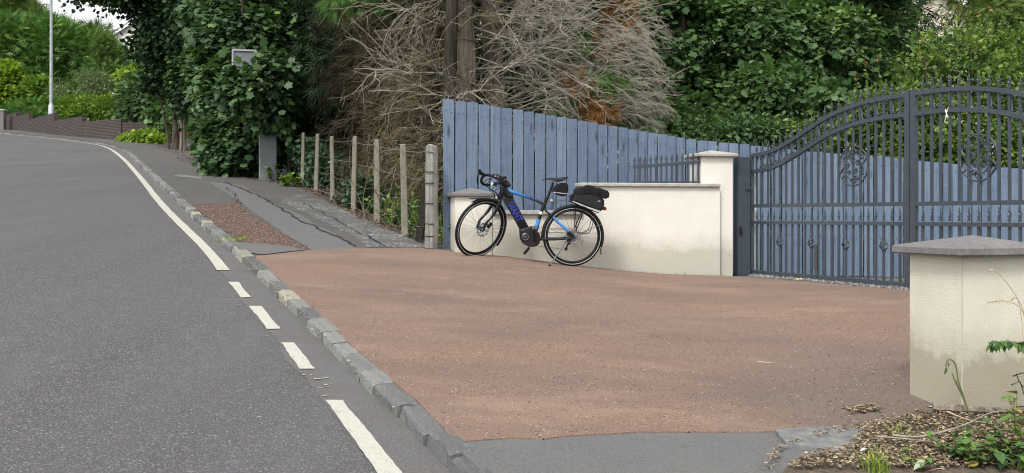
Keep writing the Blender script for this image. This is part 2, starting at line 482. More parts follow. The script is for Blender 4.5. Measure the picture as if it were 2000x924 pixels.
    g.done(c, 0.95, 0.1, normal=g.bump(n, 0.6, 0.05))
    g = NT('gravel_grey'); o = g.obj()
    oi = g.n('ShaderNodeAttribute'); oi.attribute_name = 'rnd'
    c = g.ramp(oi.outputs['Fac'], [(0.0, (0.07, 0.07, 0.067)), (0.5, (0.15, 0.147, 0.138)), (1.0, (0.27, 0.263, 0.25))])
    g.done(c, 0.9, 0.2)
    g = NT('yard_gravel'); o = g.obj()
    vor = g.n('ShaderNodeTexVoronoi'); g.set(vor, 'Vector', o); vor.inputs['Scale'].default_value = 40.0
    sep = g.n('ShaderNodeSeparateColor'); g.set(sep, 'Color', vor.outputs['Color'])
    c = g.ramp(sep.outputs[0], [(0.0, (0.10, 0.10, 0.095)), (0.5, (0.2, 0.195, 0.185)), (1.0, (0.34, 0.33, 0.31))])
    c = g.mix(g.ramp(vor.outputs['Distance'], [(0.3, 0.0), (0.6, 0.9)]), c, (0.05, 0.048, 0.044))
    g.done(c, 0.95, 0.2, normal=g.bump(vor.outputs['Distance'], 0.7, 0.012))
    g = NT('brick_dark'); o = g.obj()
    tc = g.n('ShaderNodeTexCoord').outputs['UV']
    br = g.n('ShaderNodeTexBrick'); g.set(br, 'Vector', tc)
    br.inputs['Scale'].default_value = 1.0; br.inputs['Brick Width'].default_value = 0.225; br.inputs['Row Height'].default_value = 0.075
    br.inputs['Mortar Size'].default_value = 0.009
    br.inputs['Color1'].default_value = (0.03, 0.022, 0.021, 1); br.inputs['Color2'].default_value = (0.055, 0.04, 0.036, 1)
    br.inputs['Mortar'].default_value = (0.13, 0.118, 0.11, 1)
    n = g.noise(o, 1.4, 5)
    c = g.mix(g.ramp(n, [(0.45, 0.0), (0.75, 0.5)]), br.outputs['Color'], (0.06, 0.05, 0.045))
    g.done(c, 0.9, 0.2, normal=g.bump(br.outputs['Fac'], -0.4, 0.01))
    simple('house_cream', (0.60, 0.55, 0.44), 0.9, 0.2, var=0.08, nscale=2)
    simple('house_white', (0.70, 0.69, 0.66), 0.9, 0.2, var=0.06, nscale=2)
    simple('house_brick', (0.22, 0.11, 0.075), 0.9, 0.2, var=0.25, nscale=6)
    simple('roof_slate', (0.075, 0.072, 0.075), 0.75, 0.3, var=0.3, nscale=5)
    g = NT('window_glass'); g.done((0.03, 0.04, 0.045), 0.06, 0.6)

    # --- bark and dead wood
    def bark(name, a, b, cc, sx=9.0):
        g = NT(name); o = g.obj()
        n = g.noise(g.map(o, (sx, sx, 0.9)), 1.6, 7, 0.72); n2 = g.noise(o, 3.0, 5)
        c = g.ramp(n, [(0.32, a), (0.55, b), (0.75, cc)])
        c = g.mix(g.ramp(n2, [(0.5, 0.0), (0.75, 0.45)]), c, a)
        g.done(c, 0.95, 0.12, normal=g.bump(n, 0.9, 0.05))
    bark('bark_brown', (0.03, 0.022, 0.018), (0.115, 0.088, 0.07), (0.23, 0.19, 0.155))
    bark('bark_pale', (0.075, 0.058, 0.048), (0.27, 0.225, 0.185), (0.43, 0.375, 0.315))
    bark('bark_dark', (0.018, 0.015, 0.012), (0.05, 0.042, 0.033), (0.11, 0.095, 0.075))
    simple('deadwood_pale', (0.30, 0.275, 0.225), 0.9, 0.15, var=0.4, nscale=5)
    simple('twig_olive', (0.16, 0.132, 0.08), 0.95, 0.1, var=0.4, nscale=3)
    simple('twig_brown', (0.10, 0.08, 0.055), 0.95, 0.1, var=0.4, nscale=4)
    simple('straw', (0.42, 0.35, 0.22), 0.9, 0.15, var=0.25, nscale=10)
    simple('green_stem', (0.11, 0.14, 0.045), 0.8, 0.2, var=0.2, nscale=10)

    # --- leaves
    leaf_mat('leaf_sycamore', [(0.0, (0.02, 0.042, 0.018)), (0.45, (0.042, 0.082, 0.030)), (0.8, (0.075, 0.13, 0.042)), (0.97, (0.13, 0.19, 0.055)), (1.0, (0.22, 0.20, 0.06))], 0.32, 0.5, 0.3, 1.7)
    leaf_mat('leaf_bush', [(0.0, (0.020, 0.046, 0.022)), (0.5, (0.045, 0.088, 0.038)), (0.85, (0.085, 0.14, 0.05)), (0.97, (0.17, 0.23, 0.07)), (1.0, (0.26, 0.25, 0.08))], 0.3, 0.5, 0.3, 1.4)
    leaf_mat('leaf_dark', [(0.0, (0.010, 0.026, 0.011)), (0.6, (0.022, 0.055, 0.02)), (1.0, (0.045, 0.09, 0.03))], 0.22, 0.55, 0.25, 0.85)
    leaf_mat('leaf_bright', [(0.0, (0.045, 0.085, 0.022)), (0.5, (0.10, 0.17, 0.038)), (0.9, (0.20, 0.27, 0.06)), (1.0, (0.34, 0.36, 0.09))], 0.4, 0.5, 0.3, 1.2)
    leaf_mat('leaf_lime', [(0.0, (0.07, 0.13, 0.02)), (0.5, (0.15, 0.23, 0.03)), (1.0, (0.30, 0.36, 0.05))], 0.4, 0.5, 0.3, 1.35)
    leaf_mat('leaf_privet', [(0.0, (0.05, 0.10, 0.02)), (0.6, (0.11, 0.19, 0.03)), (1.0, (0.26, 0.31, 0.05))], 0.35, 0.5, 0.3, 1.35)
    leaf_mat('leaf_variegated', [(0.0, (0.07, 0.12, 0.05)), (0.6, (0.16, 0.22, 0.10)), (1.0, (0.36, 0.40, 0.22))], 0.3, 0.5, 0.3)
    leaf_mat('leaf_ivy', [(0.0, (0.02, 0.05, 0.025)), (0.6, (0.045, 0.095, 0.045)), (1.0, (0.10, 0.16, 0.075))], 0.22, 0.4, 0.5)
    leaf_mat('leaf_weed', [(0.0, (0.05, 0.10, 0.02)), (0.6, (0.12, 0.21, 0.04)), (1.0, (0.26, 0.35, 0.07))], 0.35, 0.5, 0.3)
    leaf_mat('leaf_red', [(0.0, (0.22, 0.07, 0.035)), (1.0, (0.38, 0.16, 0.06))], 0.3, 0.5, 0.3)
    leaf_mat('conifer_green', [(0.0, (0.022, 0.052, 0.014)), (0.6, (0.05, 0.105, 0.024)), (1.0, (0.12, 0.19, 0.045))], 0.25, 0.7, 0.2, 1.8)
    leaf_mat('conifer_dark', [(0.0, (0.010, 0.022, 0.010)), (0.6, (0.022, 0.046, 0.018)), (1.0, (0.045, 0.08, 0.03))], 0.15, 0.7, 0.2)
    leaf_mat('conifer_lime', [(0.0, (0.06, 0.12, 0.025)), (1.0, (0.16, 0.25, 0.06))], 0.2, 0.7, 0.2)
    leaf_mat('conifer_yellow_green', [(0.0, (0.035, 0.07, 0.015)), (0.6, (0.075, 0.125, 0.027)), (1.0, (0.16, 0.20, 0.05))], 0.2, 0.7, 0.2, 1.2)
    leaf_mat('conifer_brown', [(0.0, (0.10, 0.045, 0.018)), (0.6, (0.22, 0.105, 0.035)), (1.0, (0.34, 0.19, 0.07))], 0.15, 0.8, 0.15)
    leaf_mat('dead_needle', [(0.0, (0.05, 0.037, 0.024)), (0.6, (0.105, 0.08, 0.05)), (1.0, (0.18, 0.145, 0.095))], 0.1, 0.9, 0.1)
    leaf_mat('litter', [(0.0, (0.085, 0.064, 0.046)), (0.5, (0.18, 0.138, 0.098)), (0.82, (0.29, 0.23, 0.165)), (0.93, (0.42, 0.34, 0.23)), (1.0, (0.20, 0.21, 0.08))], 0.1, 0.9, 0.15, 1.25)
    leaf_mat('litter_red', [(0.0, (0.09, 0.04, 0.025)), (0.6, (0.18, 0.085, 0.05)), (1.0, (0.28, 0.17, 0.10))], 0.1, 0.9, 0.15)
    leaf_mat('petal', [(0.0, (0.55, 0.12, 0.2)), (1.0, (0.7, 0.3, 0.38))], 0.3, 0.6, 0.2)

    # --- bicycle
    simple('bike_black', (0.007, 0.007, 0.008), 0.42, 0.3, var=0.05, coat=0.08)
    simple('bike_blue', (0.035, 0.22, 0.58), 0.25, 0.5, var=0.05, coat=0.5)
    g = NT('bike_blue_fade'); o = g.obj()
    sx = g.n('ShaderNodeSeparateXYZ'); g.set(sx, 'Vector', o)
    c = g.ramp(g.math('MULTIPLY_ADD', sx.outputs[0], 2.1, -0.85), [(0.0, (0.010, 0.010, 0.011)), (0.25, (0.01, 0.03, 0.1)), (0.6, (0.02, 0.15, 0.45)), (1.0, (0.045, 0.27, 0.66))])
    g.done(c, 0.25, 0.5, coat=0.5)
    simple('bike_lettering', (0.028, 0.05, 0.33), 0.35, 0.4, var=0.05)
    simple('rubber', (0.009, 0.009, 0.010), 0.75, 0.25, var=0.2, nscale=80)
    simple('reflective', (0.50, 0.50, 0.50), 0.5, 0.4, var=0.05)
    simple('bike_steel', (0.32, 0.32, 0.33), 0.35, 0.5, 0.9, 0.1)
    simple('bike_silver', (0.24, 0.25, 0.26), 0.4, 0.5, 0.6, 0.1)
    simple('bag_cloth', (0.010, 0.0098, 0.0115), 0.85, 0.25, var=0.3, nscale=90)
    simple('bag_gloss', (0.016, 0.016, 0.018), 0.5, 0.3, var=0.2, nscale=60)
    simple('lamp_red', (0.16, 0.012, 0.010), 0.25, 0.5, var=0.05)
mk_materials()
M = MATS
# ------------------------------------------------------------------ the lie of the land
A_, B_ = 0.0816, -0.0519            # the hill: z = A*Y + B*X
def _plane_hit(px, py):
    u = (px - CX) / FPX
    Y = H / ((py - HZ) / FPX + A_ + B_ * u)
    return Vector((u * Y, Y))
K0 = _plane_hit(940, 924)
_k1 = _plane_hit(300, 343)
DR = (_k1 - K0).normalized()        # up the road
NR = Vector((DR.y, -DR.x))          # away from the road, to the right
def ts(x, y):
    d = Vector((x, y)) - K0
    return d.dot(DR), d.dot(NR)
def xy(t, s): return K0 + DR * t + NR * s
def sstep(a, b, x):
    x = min(1.0, max(0.0, (x - a) / (b - a))); return x * x * (3 - 2 * x)
YARD = 0.715
def terr(x, y):
    z = A_ * y + B_ * x
    if z > 9: z = 9 + 7 * math.tanh((z - 9) / 7)
    if z < -3: z = -3 + 3 * math.tanh((z + 3) / 3)
    t, s = ts(x, y)
    w = sstep(2.3, 5.7, s) * sstep(-0.6, 1.2, t) * (1 - sstep(11, 17, t))
    if w > 0:
        yard = YARD - 0.03 * max(0.0, s - 5.7)
        z = z * (1 - w) + yard * w
    return z
def G(px, py, dz=0.0):
    """where the ray through a photo pixel meets the ground"""
    u = (px - CX) / FPX; k = (py - HZ) / FPX
    lo, hi = 1.0, 400.0
    f = lambda Y: (H - k * Y) - (terr(u * Y, Y) + dz)
    Y = 1.0; step = 0.25
    while Y < 300 and f(Y) > 0: Y += step
    lo, hi = Y - step, Y
    for _ in range(30):
        mid = (lo + hi) / 2
        if f(mid) > 0: lo = mid
        else: hi = mid
    return Vector((u * hi, hi, terr(u * hi, hi) + dz))
def pz(py, Y): return H + (HZ - py) / FPX * Y
def px_(px, Y): return (px - CX) / FPX * Y

def sheet(name, poly, off, mat, parent=None, cut=0.6, rough=0.0, side=None):
    """ground sheet: an XY outline cut into strips and laid on the terrain"""
    bm = bmesh.new()
    f = bm.faces.new([bm.verts.new((p[0], p[1], 0)) for p in poly])
    if f.normal.z < 0 or f.calc_area() < 0: f.normal_flip()
    bm.normal_update()
    if cut:
        xs = [v.co.x for v in bm.verts]; ys = [v.co.y for v in bm.verts]
        for ax, lo, hi in ((0, min(xs), max(xs)), (1, min(ys), max(ys))):
            k = math.floor(lo / cut) + 1
            while k * cut < hi:
                no = Vector((1, 0, 0)) if ax == 0 else Vector((0, 1, 0))
                bmesh.ops.bisect_plane(bm, geom=bm.verts[:] + bm.edges[:] + bm.faces[:], plane_co=no * (k * cut), plane_no=no)
                k += 1
    bmesh.ops.triangulate(bm, faces=bm.faces[:])
    for v in bm.verts: v.co.z = terr(v.co.x, v.co.y) + off
    bm.normal_update()
    up = sum(f.normal.z * f.calc_area() for f in bm.faces)
    if up < 0: bmesh.ops.reverse_faces(bm, faces=bm.faces[:])
    if side:
        be = [e for e in bm.edges if e.is_boundary]
        r = bmesh.ops.extrude_edge_only(bm, edges=be)
        for e in r['geom']:
            if isinstance(e, bmesh.types.BMVert): e.co.z -= side
    me = bpy.data.meshes.new(name); bm.to_mesh(me); bm.free()
    return link_mesh(name, me, parent, mat)

def wob(pts, step=0.12, amp=0.012, closed=True, seed=0):
    """subdivide an outline and make it uneven"""
    r = random.Random(seed); out = []
    n = len(pts)
    for i in range(n if closed else n - 1):
        a, b = Vector(pts[i][:2]), Vector(pts[(i + 1) % n][:2])
        m = max(1, int((b - a).length / step))
        for k in range(m):
            p = a.lerp(b, k / m)
            q = noise.noise(Vector((p.x * 2.3, p.y * 2.3, seed * 3.1))) * amp * 1.6
            d = (b - a).normalized() if (b - a).length > 0 else Vector((1, 0))
            p = p + Vector((-d.y, d.x)) * (q + r.uniform(-amp, amp) * 0.5)
            out.append((p.x, p.y))
    if not closed: out.append(tuple(pts[-1][:2]))
    return out

def strip_poly(line, w0, w1):
    """outline of a band between two offsets left(-)/right(+) of a line"""
    L, Rr = [], []
    n = len(line)
    for i in range(n):
        d = (Vector(line[min(i + 1, n - 1)][:2]) - Vector(line[max(i - 1, 0)][:2])).normalized()
        nn = Vector((d.y, -d.x)); p = Vector(line[i][:2])
        L.append(tuple(p + nn * w0)); Rr.append(tuple(p + nn * w1))
    return L, Rr

def band(name, line, offs, zoff, mat, parent=None, zf=None):
    """lofted band along a line; offs = list of lateral offsets"""
    n = len(line); vs, fs = [], []
    for i in range(n):
        d = (Vector(line[min(i + 1, n - 1)][:2]) - Vector(line[max(i - 1, 0)][:2])).normalized()
        nn = Vector((d.y, -d.x))
        for o in offs:
            p = Vector(line[i][:2]) + nn * o
            vs.append((p.x, p.y, terr(p.x, p.y) + (zoff if zf is None else zf(o))))
    m = len(offs)
    for i in range(n - 1):
        for k in range(m - 1):
            fs.append((i * m + k, i * m + k + 1, (i + 1) * m + k + 1, (i + 1) * m + k))
    me = bpy.data.meshes.new(name); me.from_pydata(vs, [], fs); me.update()
    return link_mesh(name, me, parent, mat)

def smooth_path(pts, step):
    """Catmull-Rom through XY points, resampled"""
    P = [Vector(p[:2]) for p in pts]; P = [P[0] * 2 - P[1]] + P + [P[-1] * 2 - P[-2]]
    out = []
    for i in range(1, len(P) - 2):
        L = (P[i + 1] - P[i]).length; m = max(2, int(L / (step / 6)))
        for k in range(m):
            t = k / m
            out.append(0.5 * ((2 * P[i]) + (P[i + 1] - P[i - 1]) * t + (2 * P[i - 1] - 5 * P[i] + 4 * P[i + 1] - P[i + 2]) * t * t + (3 * P[i] - P[i - 1] - 3 * P[i + 1] + P[i + 2]) * t ** 3))
    out.append(P[-2])
    res = [out[0]]; acc = 0.0
    for a, b in zip(out, out[1:]):
        seg = (b - a).length; pos = 0.0
        while acc + (seg - pos) >= step:
            pos += step - acc; acc = 0.0
            res.append(a.lerp(b, pos / seg))
        acc += seg - pos
    return res

# ------------------------------------------------------------------ big ground sheet
def build_ground():
    tl = [-400, -250, -150, -80, -40, -20, -12] + [i * 1.5 - 9 for i in range(34)] + [45, 50, 56, 63, 72, 85, 105, 140, 200, 300, 450]
    sl = [-400, -220, -120, -60, -30, -15, -8, -5, -3, -1, 0, 1, 2] + [2.6 + .6 * i for i in range(20)] + [16, 20, 26, 34, 45, 60, 90, 150, 250, 400]
    vs, fs = [], []
    for t in tl:
        for s in sl:
            p = xy(t, s); off = -0.22
            off += 0.19 * sstep(3.6, 4.6, s) * sstep(9.5, 11.5, t)
            vs.append((p.x, p.y, terr(p.x, p.y) + off))
    m = len(sl)
    for i in range(len(tl) - 1):
        for k in range(m - 1):
            fs.append((i * m + k, i * m + k + 1, (i + 1) * m + k + 1, (i + 1) * m + k))
    me = bpy.data.meshes.new('ground'); me.from_pydata(vs, [], fs); me.update()
    o = link_mesh('ground', me, None, M['ground_earth'])
    tag(o, kind='structure')
build_ground()

# ------------------------------------------------------------------ road, kerb, markings
ROAD_DROP = -0.075
_kq = [G(px, py, ROAD_DROP).xy for px, py in ((878, 924), (790, 830), (664, 709), (600, 640), (545, 586), (471, 512), (369, 421), (300, 352), (228, 289), (150, 275.5), (0, 260))]
_kd = (_kq[0] - _kq[2]).normalized()
_kp = [_kq[0] + _kd * 8] + _kq + [Vector((-40, 65.5)), Vector((-70, 88))]
KERB = smooth_path(_kp, 0.5)
road = band('road', KERB, [-9.5, -7, -5, -3.5, -2, -1, -0.5, -0.16, 0.0], 0, M['asphalt_road'],
            zf=lambda o: ROAD_DROP + 0.05 * sstep(0.3, 4, -o) - 0.02 * sstep(4, 9, -o))
tag(road, 'grey chipping asphalt road climbing and bending left', 'road', kind='structure')
def road_off(x, y):
    # distance left of the kerb line -> camber of the road surface
    p = Vector((x, y)); d = min((p - q).length for q in KERB[::2])
    return ROAD_DROP + 0.05 * sstep(0.3, 4, d) - 0.02 * sstep(4, 9, d)
def on_road(px, py):
    p = G(px, py, ROAD_DROP + 0.012); return p
def road_piece(name, poly, lift, mat, cut=0.5, parent=None):
    o = sheet(name, poly, 0, mat, parent, cut)
    for v in o.data.vertices: v.co.z = terr(v.co.x, v.co.y) + road_off(v.co.x, v.co.y) + lift
    return o
# smoother tarmac channel between the edge line and the kerb
near = [p for p in KERB if p.y < 50]
gut = band('gutter_strip', near, [-0.30, -0.2, -0.1, -0.04, 0.02], 0, M['asphalt_gutter'], road,
           zf=lambda o: ROAD_DROP + 0.05 * sstep(0.3, 4, -o) + 0.004)
_gv = gut.data.vertices
for i, v in enumerate(_gv):      # ragged edge against the chippings
    if i % 5 == 0: v.co.x += noise.noise(v.co * 1.7) * .06 + random.uniform(-.012, .012); v.co.z = terr(v.co.x, v.co.y) + ROAD_DROP + .004
# edge line
_ep = [(436.5, 527), (419, 504.5), (399, 481.5), (369, 452), (344, 428), (319, 402), (302, 382), (285, 360), (265, 336), (245, 314), (226, 298), (208, 288), (180, 281), (100, 270.5), (0, 261), (-70, 254.5)]
_el2 = smooth_path([on_road(*p) for p in _ep], 0.35)
_l, _r = strip_poly(_el2, -0.055, 0.055)
def paint_band(name, line, w, parent):
    n = len(line); vs, fs = [], []
    for i in range(n):
        d = (Vector(line[min(i + 1, n - 1)][:2]) - Vector(line[max(i - 1, 0)][:2])).normalized()
        nn = Vector((d.y, -d.x))
        for sgn in (-1, 1):
            p = Vector(line[i][:2]) + nn * sgn * (w / 2 + random.uniform(-0.004, 0.004))
            vs.append((p.x, p.y, terr(p.x, p.y) + road_off(p.x, p.y) + 0.010))
    for i in range(n - 1): fs.append((2 * i, 2 * i + 1, 2 * i + 3, 2 * i + 2))
    me = bpy.data.meshes.new(name); me.from_pydata(vs, [], fs); me.update()
    return link_mesh(name, me, parent, M['road_paint'])
paint_band('edge_line', _el2, 0.12, road)
for k, q in enumerate([[(446, 550), (466, 550), (490.5, 579.5), (470, 580.5)], [(486, 597), (510, 597), (547, 641), (523, 642)],
          [(548, 668), (575, 668), (616, 719.5), (584, 719.5)], [(635, 780.5), (670, 780.5), (800, 943), (755, 943)]]):
    pts = [on_road(*p) for p in q]
    road_piece('edge_dash', wob(pts, 0.06, 0.006, seed=k + 3), 0.010, M['road_paint'], 0.4, road)
_r2 = random.Random(5)
fl = MB()       # scattered flakes of paint between the dashes
for (px, py, n, sp) in ((632, 745, 9, 16), (470, 590, 3, 8), (517, 650, 4, 8), (600, 724, 3, 10), (650, 775, 4, 18), (448, 540, 6, 7), (505, 812, 1, 3)):
    for _ in range(n):
        p = on_road(px + _r2.uniform(-sp, sp), py + _r2.uniform(-sp * .7, sp * .7)); a = _r2.uniform(0, 6); s = _r2.uniform(.008, .03)
        z = terr(p.x, p.y) + road_off(p.x, p.y) + 0.009
        fl.add([(p.x + math.cos(a + b) * s * r, p.y + math.sin(a + b) * s * r, z) for b, r in ((0, 1), (1.6, .4), (3.0, .9), (4.7, .35))], [(0, 1, 2, 3)])
tag(fl.build('paint_flakes', M['road_paint'], road), kind='stuff')

# kerb: bedding strip with every stone its own object
kerb = band('kerb', [p for p in KERB if p.y < 60], [0.03, 0.035, 0.135, 0.14], 0, M['soil'], zf=lambda o: -0.03 if 0.032 <= o <= 0.137 else -0.12)
tag(kerb, 'low kerb of rough whinstone blocks along the pavement', 'kerb', kind='structure')
def kerb_mesh(k):
    r = random.Random(90 + k); bm = bmesh.new()
    nx, ny, nz = 5, 3, 3
    bmesh.ops.create_cube(bm, size=1.0)
    bmesh.ops.bevel(bm, geom=bm.edges[:], offset=0.035, segments=1, affect='EDGES')
    bmesh.ops.subdivide_edges(bm, edges=[e for e in bm.edges if e.calc_length() > 0.5], cuts=3, use_grid_fill=True)
    for v in bm.verts:
        n1 = noise.noise_vector(Vector((v.co.x * 3 + k * 11, v.co.y * 3, v.co.z * 3)))
        c = v.co.copy()
        v.co += Vector((n1.x * .010, n1.y * .09, n1.z * .035))
        if c.z > 0.35 and c.y < -0.3: v.co.z -= r.uniform(0.0, 0.07); v.co.y += r.uniform(0, .08)
    bmesh.ops.triangulate(bm, faces=[f for f in bm.faces if len(f.verts) > 4])
    me = bpy.data.meshes.new('kerb_stone'); bm.to_mesh(me); bm.free(); me.materials.append(M['kerb_stone'])
    return me
KM = [kerb_mesh(k) for k in range(8)]
def path_at(path, step):
    acc = [0.0]
    for a, b in zip(path, path[1:]): acc.append(acc[-1] + (b - a).length)
    def f(d):
        d = min(max(d, 0), acc[-1] - 1e-6)
        i = max(k for k in range(len(acc)) if acc[k] <= d) if False else int(np.searchsorted(acc, d, side='right') - 1)
        t = (d - acc[i]) / max(1e-9, acc[i + 1] - acc[i])
        return path[i].lerp(path[i + 1], t), (path[i + 1] - path[i]).normalized()
    return f, acc[-1]
kf, klen = path_at(KERB, 0.5)
d = 5.6; rk = random.Random(21); ki = 0
while True:
    L = rk.choice([0.3, 0.34, 0.38, 0.42, 0.46, 0.5]) if d < 40 else rk.uniform(0.6, 0.95)
    p, dr = kf(d + L / 2)
    if p.y > 58: break
    tt, ss = ts(p.x, p.y)
    up = 0.0
    nn = Vector((dr.y, -dr.x))
    w = rk.uniform(0.118, 0.138)
    c = p + nn * (w / 2 + rk.uniform(-0.012, 0.012))
    drop = 0.006 * sstep(-0.5, 1.0, tt) * (1 - sstep(5.5, 7.5, tt)) + (0.05 * (sstep(37, 39, tt)) if tt > 30 else 0)
    top = terr(c.x, c.y) + 0.004 + rk.uniform(-0.007, 0.008) - drop
    h = 0.26
    o = bpy.data.objects.new('kerb_stone', KM[ki % 8]); COL.objects.link(o); o.parent = kerb
    q, _ = kf(d + L); q0, _ = kf(d)
    slope = (terr(q.x, q.y) - terr(q0.x, q0.y)) / L
    o.location = (c.x, c.y, top - h / 2)
    o.rotation_euler = (rk.uniform(-.03, .03), -math.atan(slope) + rk.uniform(-.012, .012), math.atan2(dr.y, dr.x) + rk.uniform(-.02, .02))
    o.scale = (L - 0.012, w, h)
    # local +Y points left of travel (to the road): the worn front edge must face the road
    o.rotation_euler[2] += math.pi; o.rotation_euler[1] = -o.rotation_euler[1]
    d += L; ki += 1

# ------------------------------------------------------------------ pavement and driveway
W0 = Vector((px_(890, 12.12), 12.12, 0))         # hill-side end of the garden wall, its front face
FEN0, FEN1 = G(843, 486), G(563, 346)           # line of the wire fence
fdir = (FEN1.xy - FEN0.xy).normalized()
_ed0, _ed1 = ts(*G(905, 864).xy)[0], ts(*G(508, 499).xy)[0]
kl_ = []
for x in np.arange(0, klen, 0.5):
    p, dr = kf(x); q = p + Vector((dr.y, -dr.x)) * .07
    kl_.append((ts(q.x, q.y)[0], (q.x, q.y)))
far_l = [q for t, q in kl_ if t > _ed1 - .35 and q[1] < 60]
near_l = [q for t, q in kl_ if t < _ed0 + .35]
far_r = [tuple(FEN1.xy + fdir * 14 + Vector((0.5, 0))), tuple(FEN1.xy + Vector((0.5, 0))), tuple(FEN0.xy + Vector((0.35, 0.1))), tuple(G(900, 499).xy), tuple(G(700, 489).xy)]
pav = sheet('pavement', far_l + [(-27.2, 62.5), (-17.6, 55.2)] + far_r, 0.0, M['asphalt_pavement'], None, 0.5, side=0.1)
tag(pav, 'dark tarmac pavement rising beside the road', 'pavement', kind='structure')
pav2 = sheet('pavement', near_l + [tuple(G(940, 838).xy), tuple(G(1250, 825).xy), tuple(G(1700, 820).xy), tuple(G(1860, 815).xy), tuple(xy(-1, 4.5)), tuple(xy(-6, 4.5))], 0.0, M['asphalt_smooth_dark'], None, 0.5, side=0.1)
tag(pav2, 'strip of grey tarmac pavement below the red driveway', 'pavement', kind='structure')
def gpoly(pts): return [G(*p) for p in pts]
# old speckled strip, smooth trench reinstatement, red chipping bed, joints: all laid on the pavement
sheet('worn_strip', wob(gpoly([(545, 392), (600, 418), (660, 446), (705, 472), (722, 484), (838, 484), (790, 462), (730, 432), (650, 400), (590, 380)]), .15, .03, seed=2), 0.004, M['asphalt_worn_speckled'], pav, 0.8)
sheet('smooth_strip', wob(gpoly([(405, 355), (465, 392), (490, 412), (560, 460), (612, 490), (705, 486), (640, 452), (575, 415), (520, 390), (470, 362)]), .15, .02, seed=4), 0.005, M['asphalt_smooth_dark'], pav, 0.8)
sheet('chipping_bed', wob(gpoly([(374, 402), (466, 396), (478, 414), (520, 440), (556, 462), (606, 489), (500, 489), (470, 474), (430, 446)]), .12, .05, seed=5), 0.008, M['red_chippings'], pav, 0.8)
sheet('patch', wob(gpoly([(452, 474), (520, 478), (604, 489), (560, 494), (512, 499), (480, 494)]), .1, .02, seed=6), 0.010, M['asphalt_smooth_dark'], pav, 0.8)
sheet('cover_slab', gpoly([(337, 344), (350, 341), (395, 346), (392, 350)]), 0.006, M['stone_slab'], pav, 0.8)
sheet('cover_slab', gpoly([(375, 324), (412, 323), (418, 327), (384, 328)]), 0.006, M['stone_slab'], pav, 0.8)
def joint(pts, w, seed):
    line = [Vector(p) for p in wob(gpoly(pts), .12, .05, False, seed)]
    L, Rr = [], []
    for i in range(len(line)):
        dd = (line[min(i + 1, len(line) - 1)] - line[max(i - 1, 0)]).normalized(); n2 = Vector((dd.y, -dd.x))
        ww = w * random.uniform(.5, 1.4)
        L.append(tuple(line[i] - n2 * ww / 2)); Rr.append(tuple(line[i] + n2 * ww / 2))
    me = bpy.data.meshes.new('tar_joint')
    vs = [(p[0], p[1], terr(*p) + 0.013) for pr in zip(L, Rr) for p in pr]
    me.from_pydata(vs, [], [(2 * i, 2 * i + 1, 2 * i + 3, 2 * i + 2) for i in range(len(line) - 1)]); me.update()
    link_mesh('tar_joint', me, pav, M['tar_joint'])
joint([(438, 356), (480, 372), (520, 391), (560, 415), (590, 434), (630, 452), (660, 466), (692, 483)], 0.034, 1)
joint([(590, 396), (640, 420), (680, 444), (720, 466), (752, 483)], 0.016, 2)
joint([(374, 402), (420, 399), (466, 396), (458, 378), (440, 366)], 0.016, 3)

drive_px = [(500, 501), (560, 494), (606, 489), (700, 486), (800, 484.5), (850, 486), (880, 492)]
gate_a, gate_b = G(1436, 541), G(1776, 568)
dv = [Vector(p[:2]) for p in gpoly(drive_px)]
gd = (gate_b.xy - gate_a.xy).normalized()
drive_poly = [tuple(p) for p in dv] + [tuple(W0.xy + Vector((.0, .2))), tuple(gate_a.xy + Vector((-.1, .2))), tuple(gate_a.xy)] + \
    [tuple(gate_b.xy), tuple(gate_b.xy + gd * 3.4)] + [tuple(xy(0.1, 3.6)), tuple(G(1822, 812).xy), tuple(G(1700, 836).xy), tuple(G(1510, 845).xy), tuple(G(1250, 846).xy), tuple(G(1100, 854).xy), tuple(G(1060, 859).xy), tuple(G(1000, 857).xy), tuple(G(893, 865).xy)]
def kerb_back(px, py):
    p = G(px, py); return p.xy
_e0, _e1 = Vector(drive_poly[-1]), Vector(drive_poly[0])
back = []
for x in np.arange(0, klen - 20, 0.5):
    p, dr = kf(x); b = p + Vector((dr.y, -dr.x)) * 0.112
    t_, _s = ts(b.x, b.y)
    if ts(_e0.x, _e0.y)[0] + .1 < t_ < ts(_e1.x, _e1.y)[0] - .1: back.append(tuple(b))
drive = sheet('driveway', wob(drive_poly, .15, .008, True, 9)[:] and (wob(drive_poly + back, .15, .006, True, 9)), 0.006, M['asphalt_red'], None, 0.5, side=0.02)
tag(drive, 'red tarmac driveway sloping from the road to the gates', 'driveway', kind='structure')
yard = sheet('yard', [tuple(gate_a.xy + Vector((-.12, .1))), tuple(gate_a.xy + NR * 9), tuple(gate_b.xy + gd * 6 + NR * 9), tuple(gate_b.xy + gd * 6 - NR * .05), tuple(gate_a.xy - NR * .05)], 0.003, M['yard_gravel'], None, 0.7)
tag(yard, 'grey gravel yard behind the gates', 'yard', kind='structure')
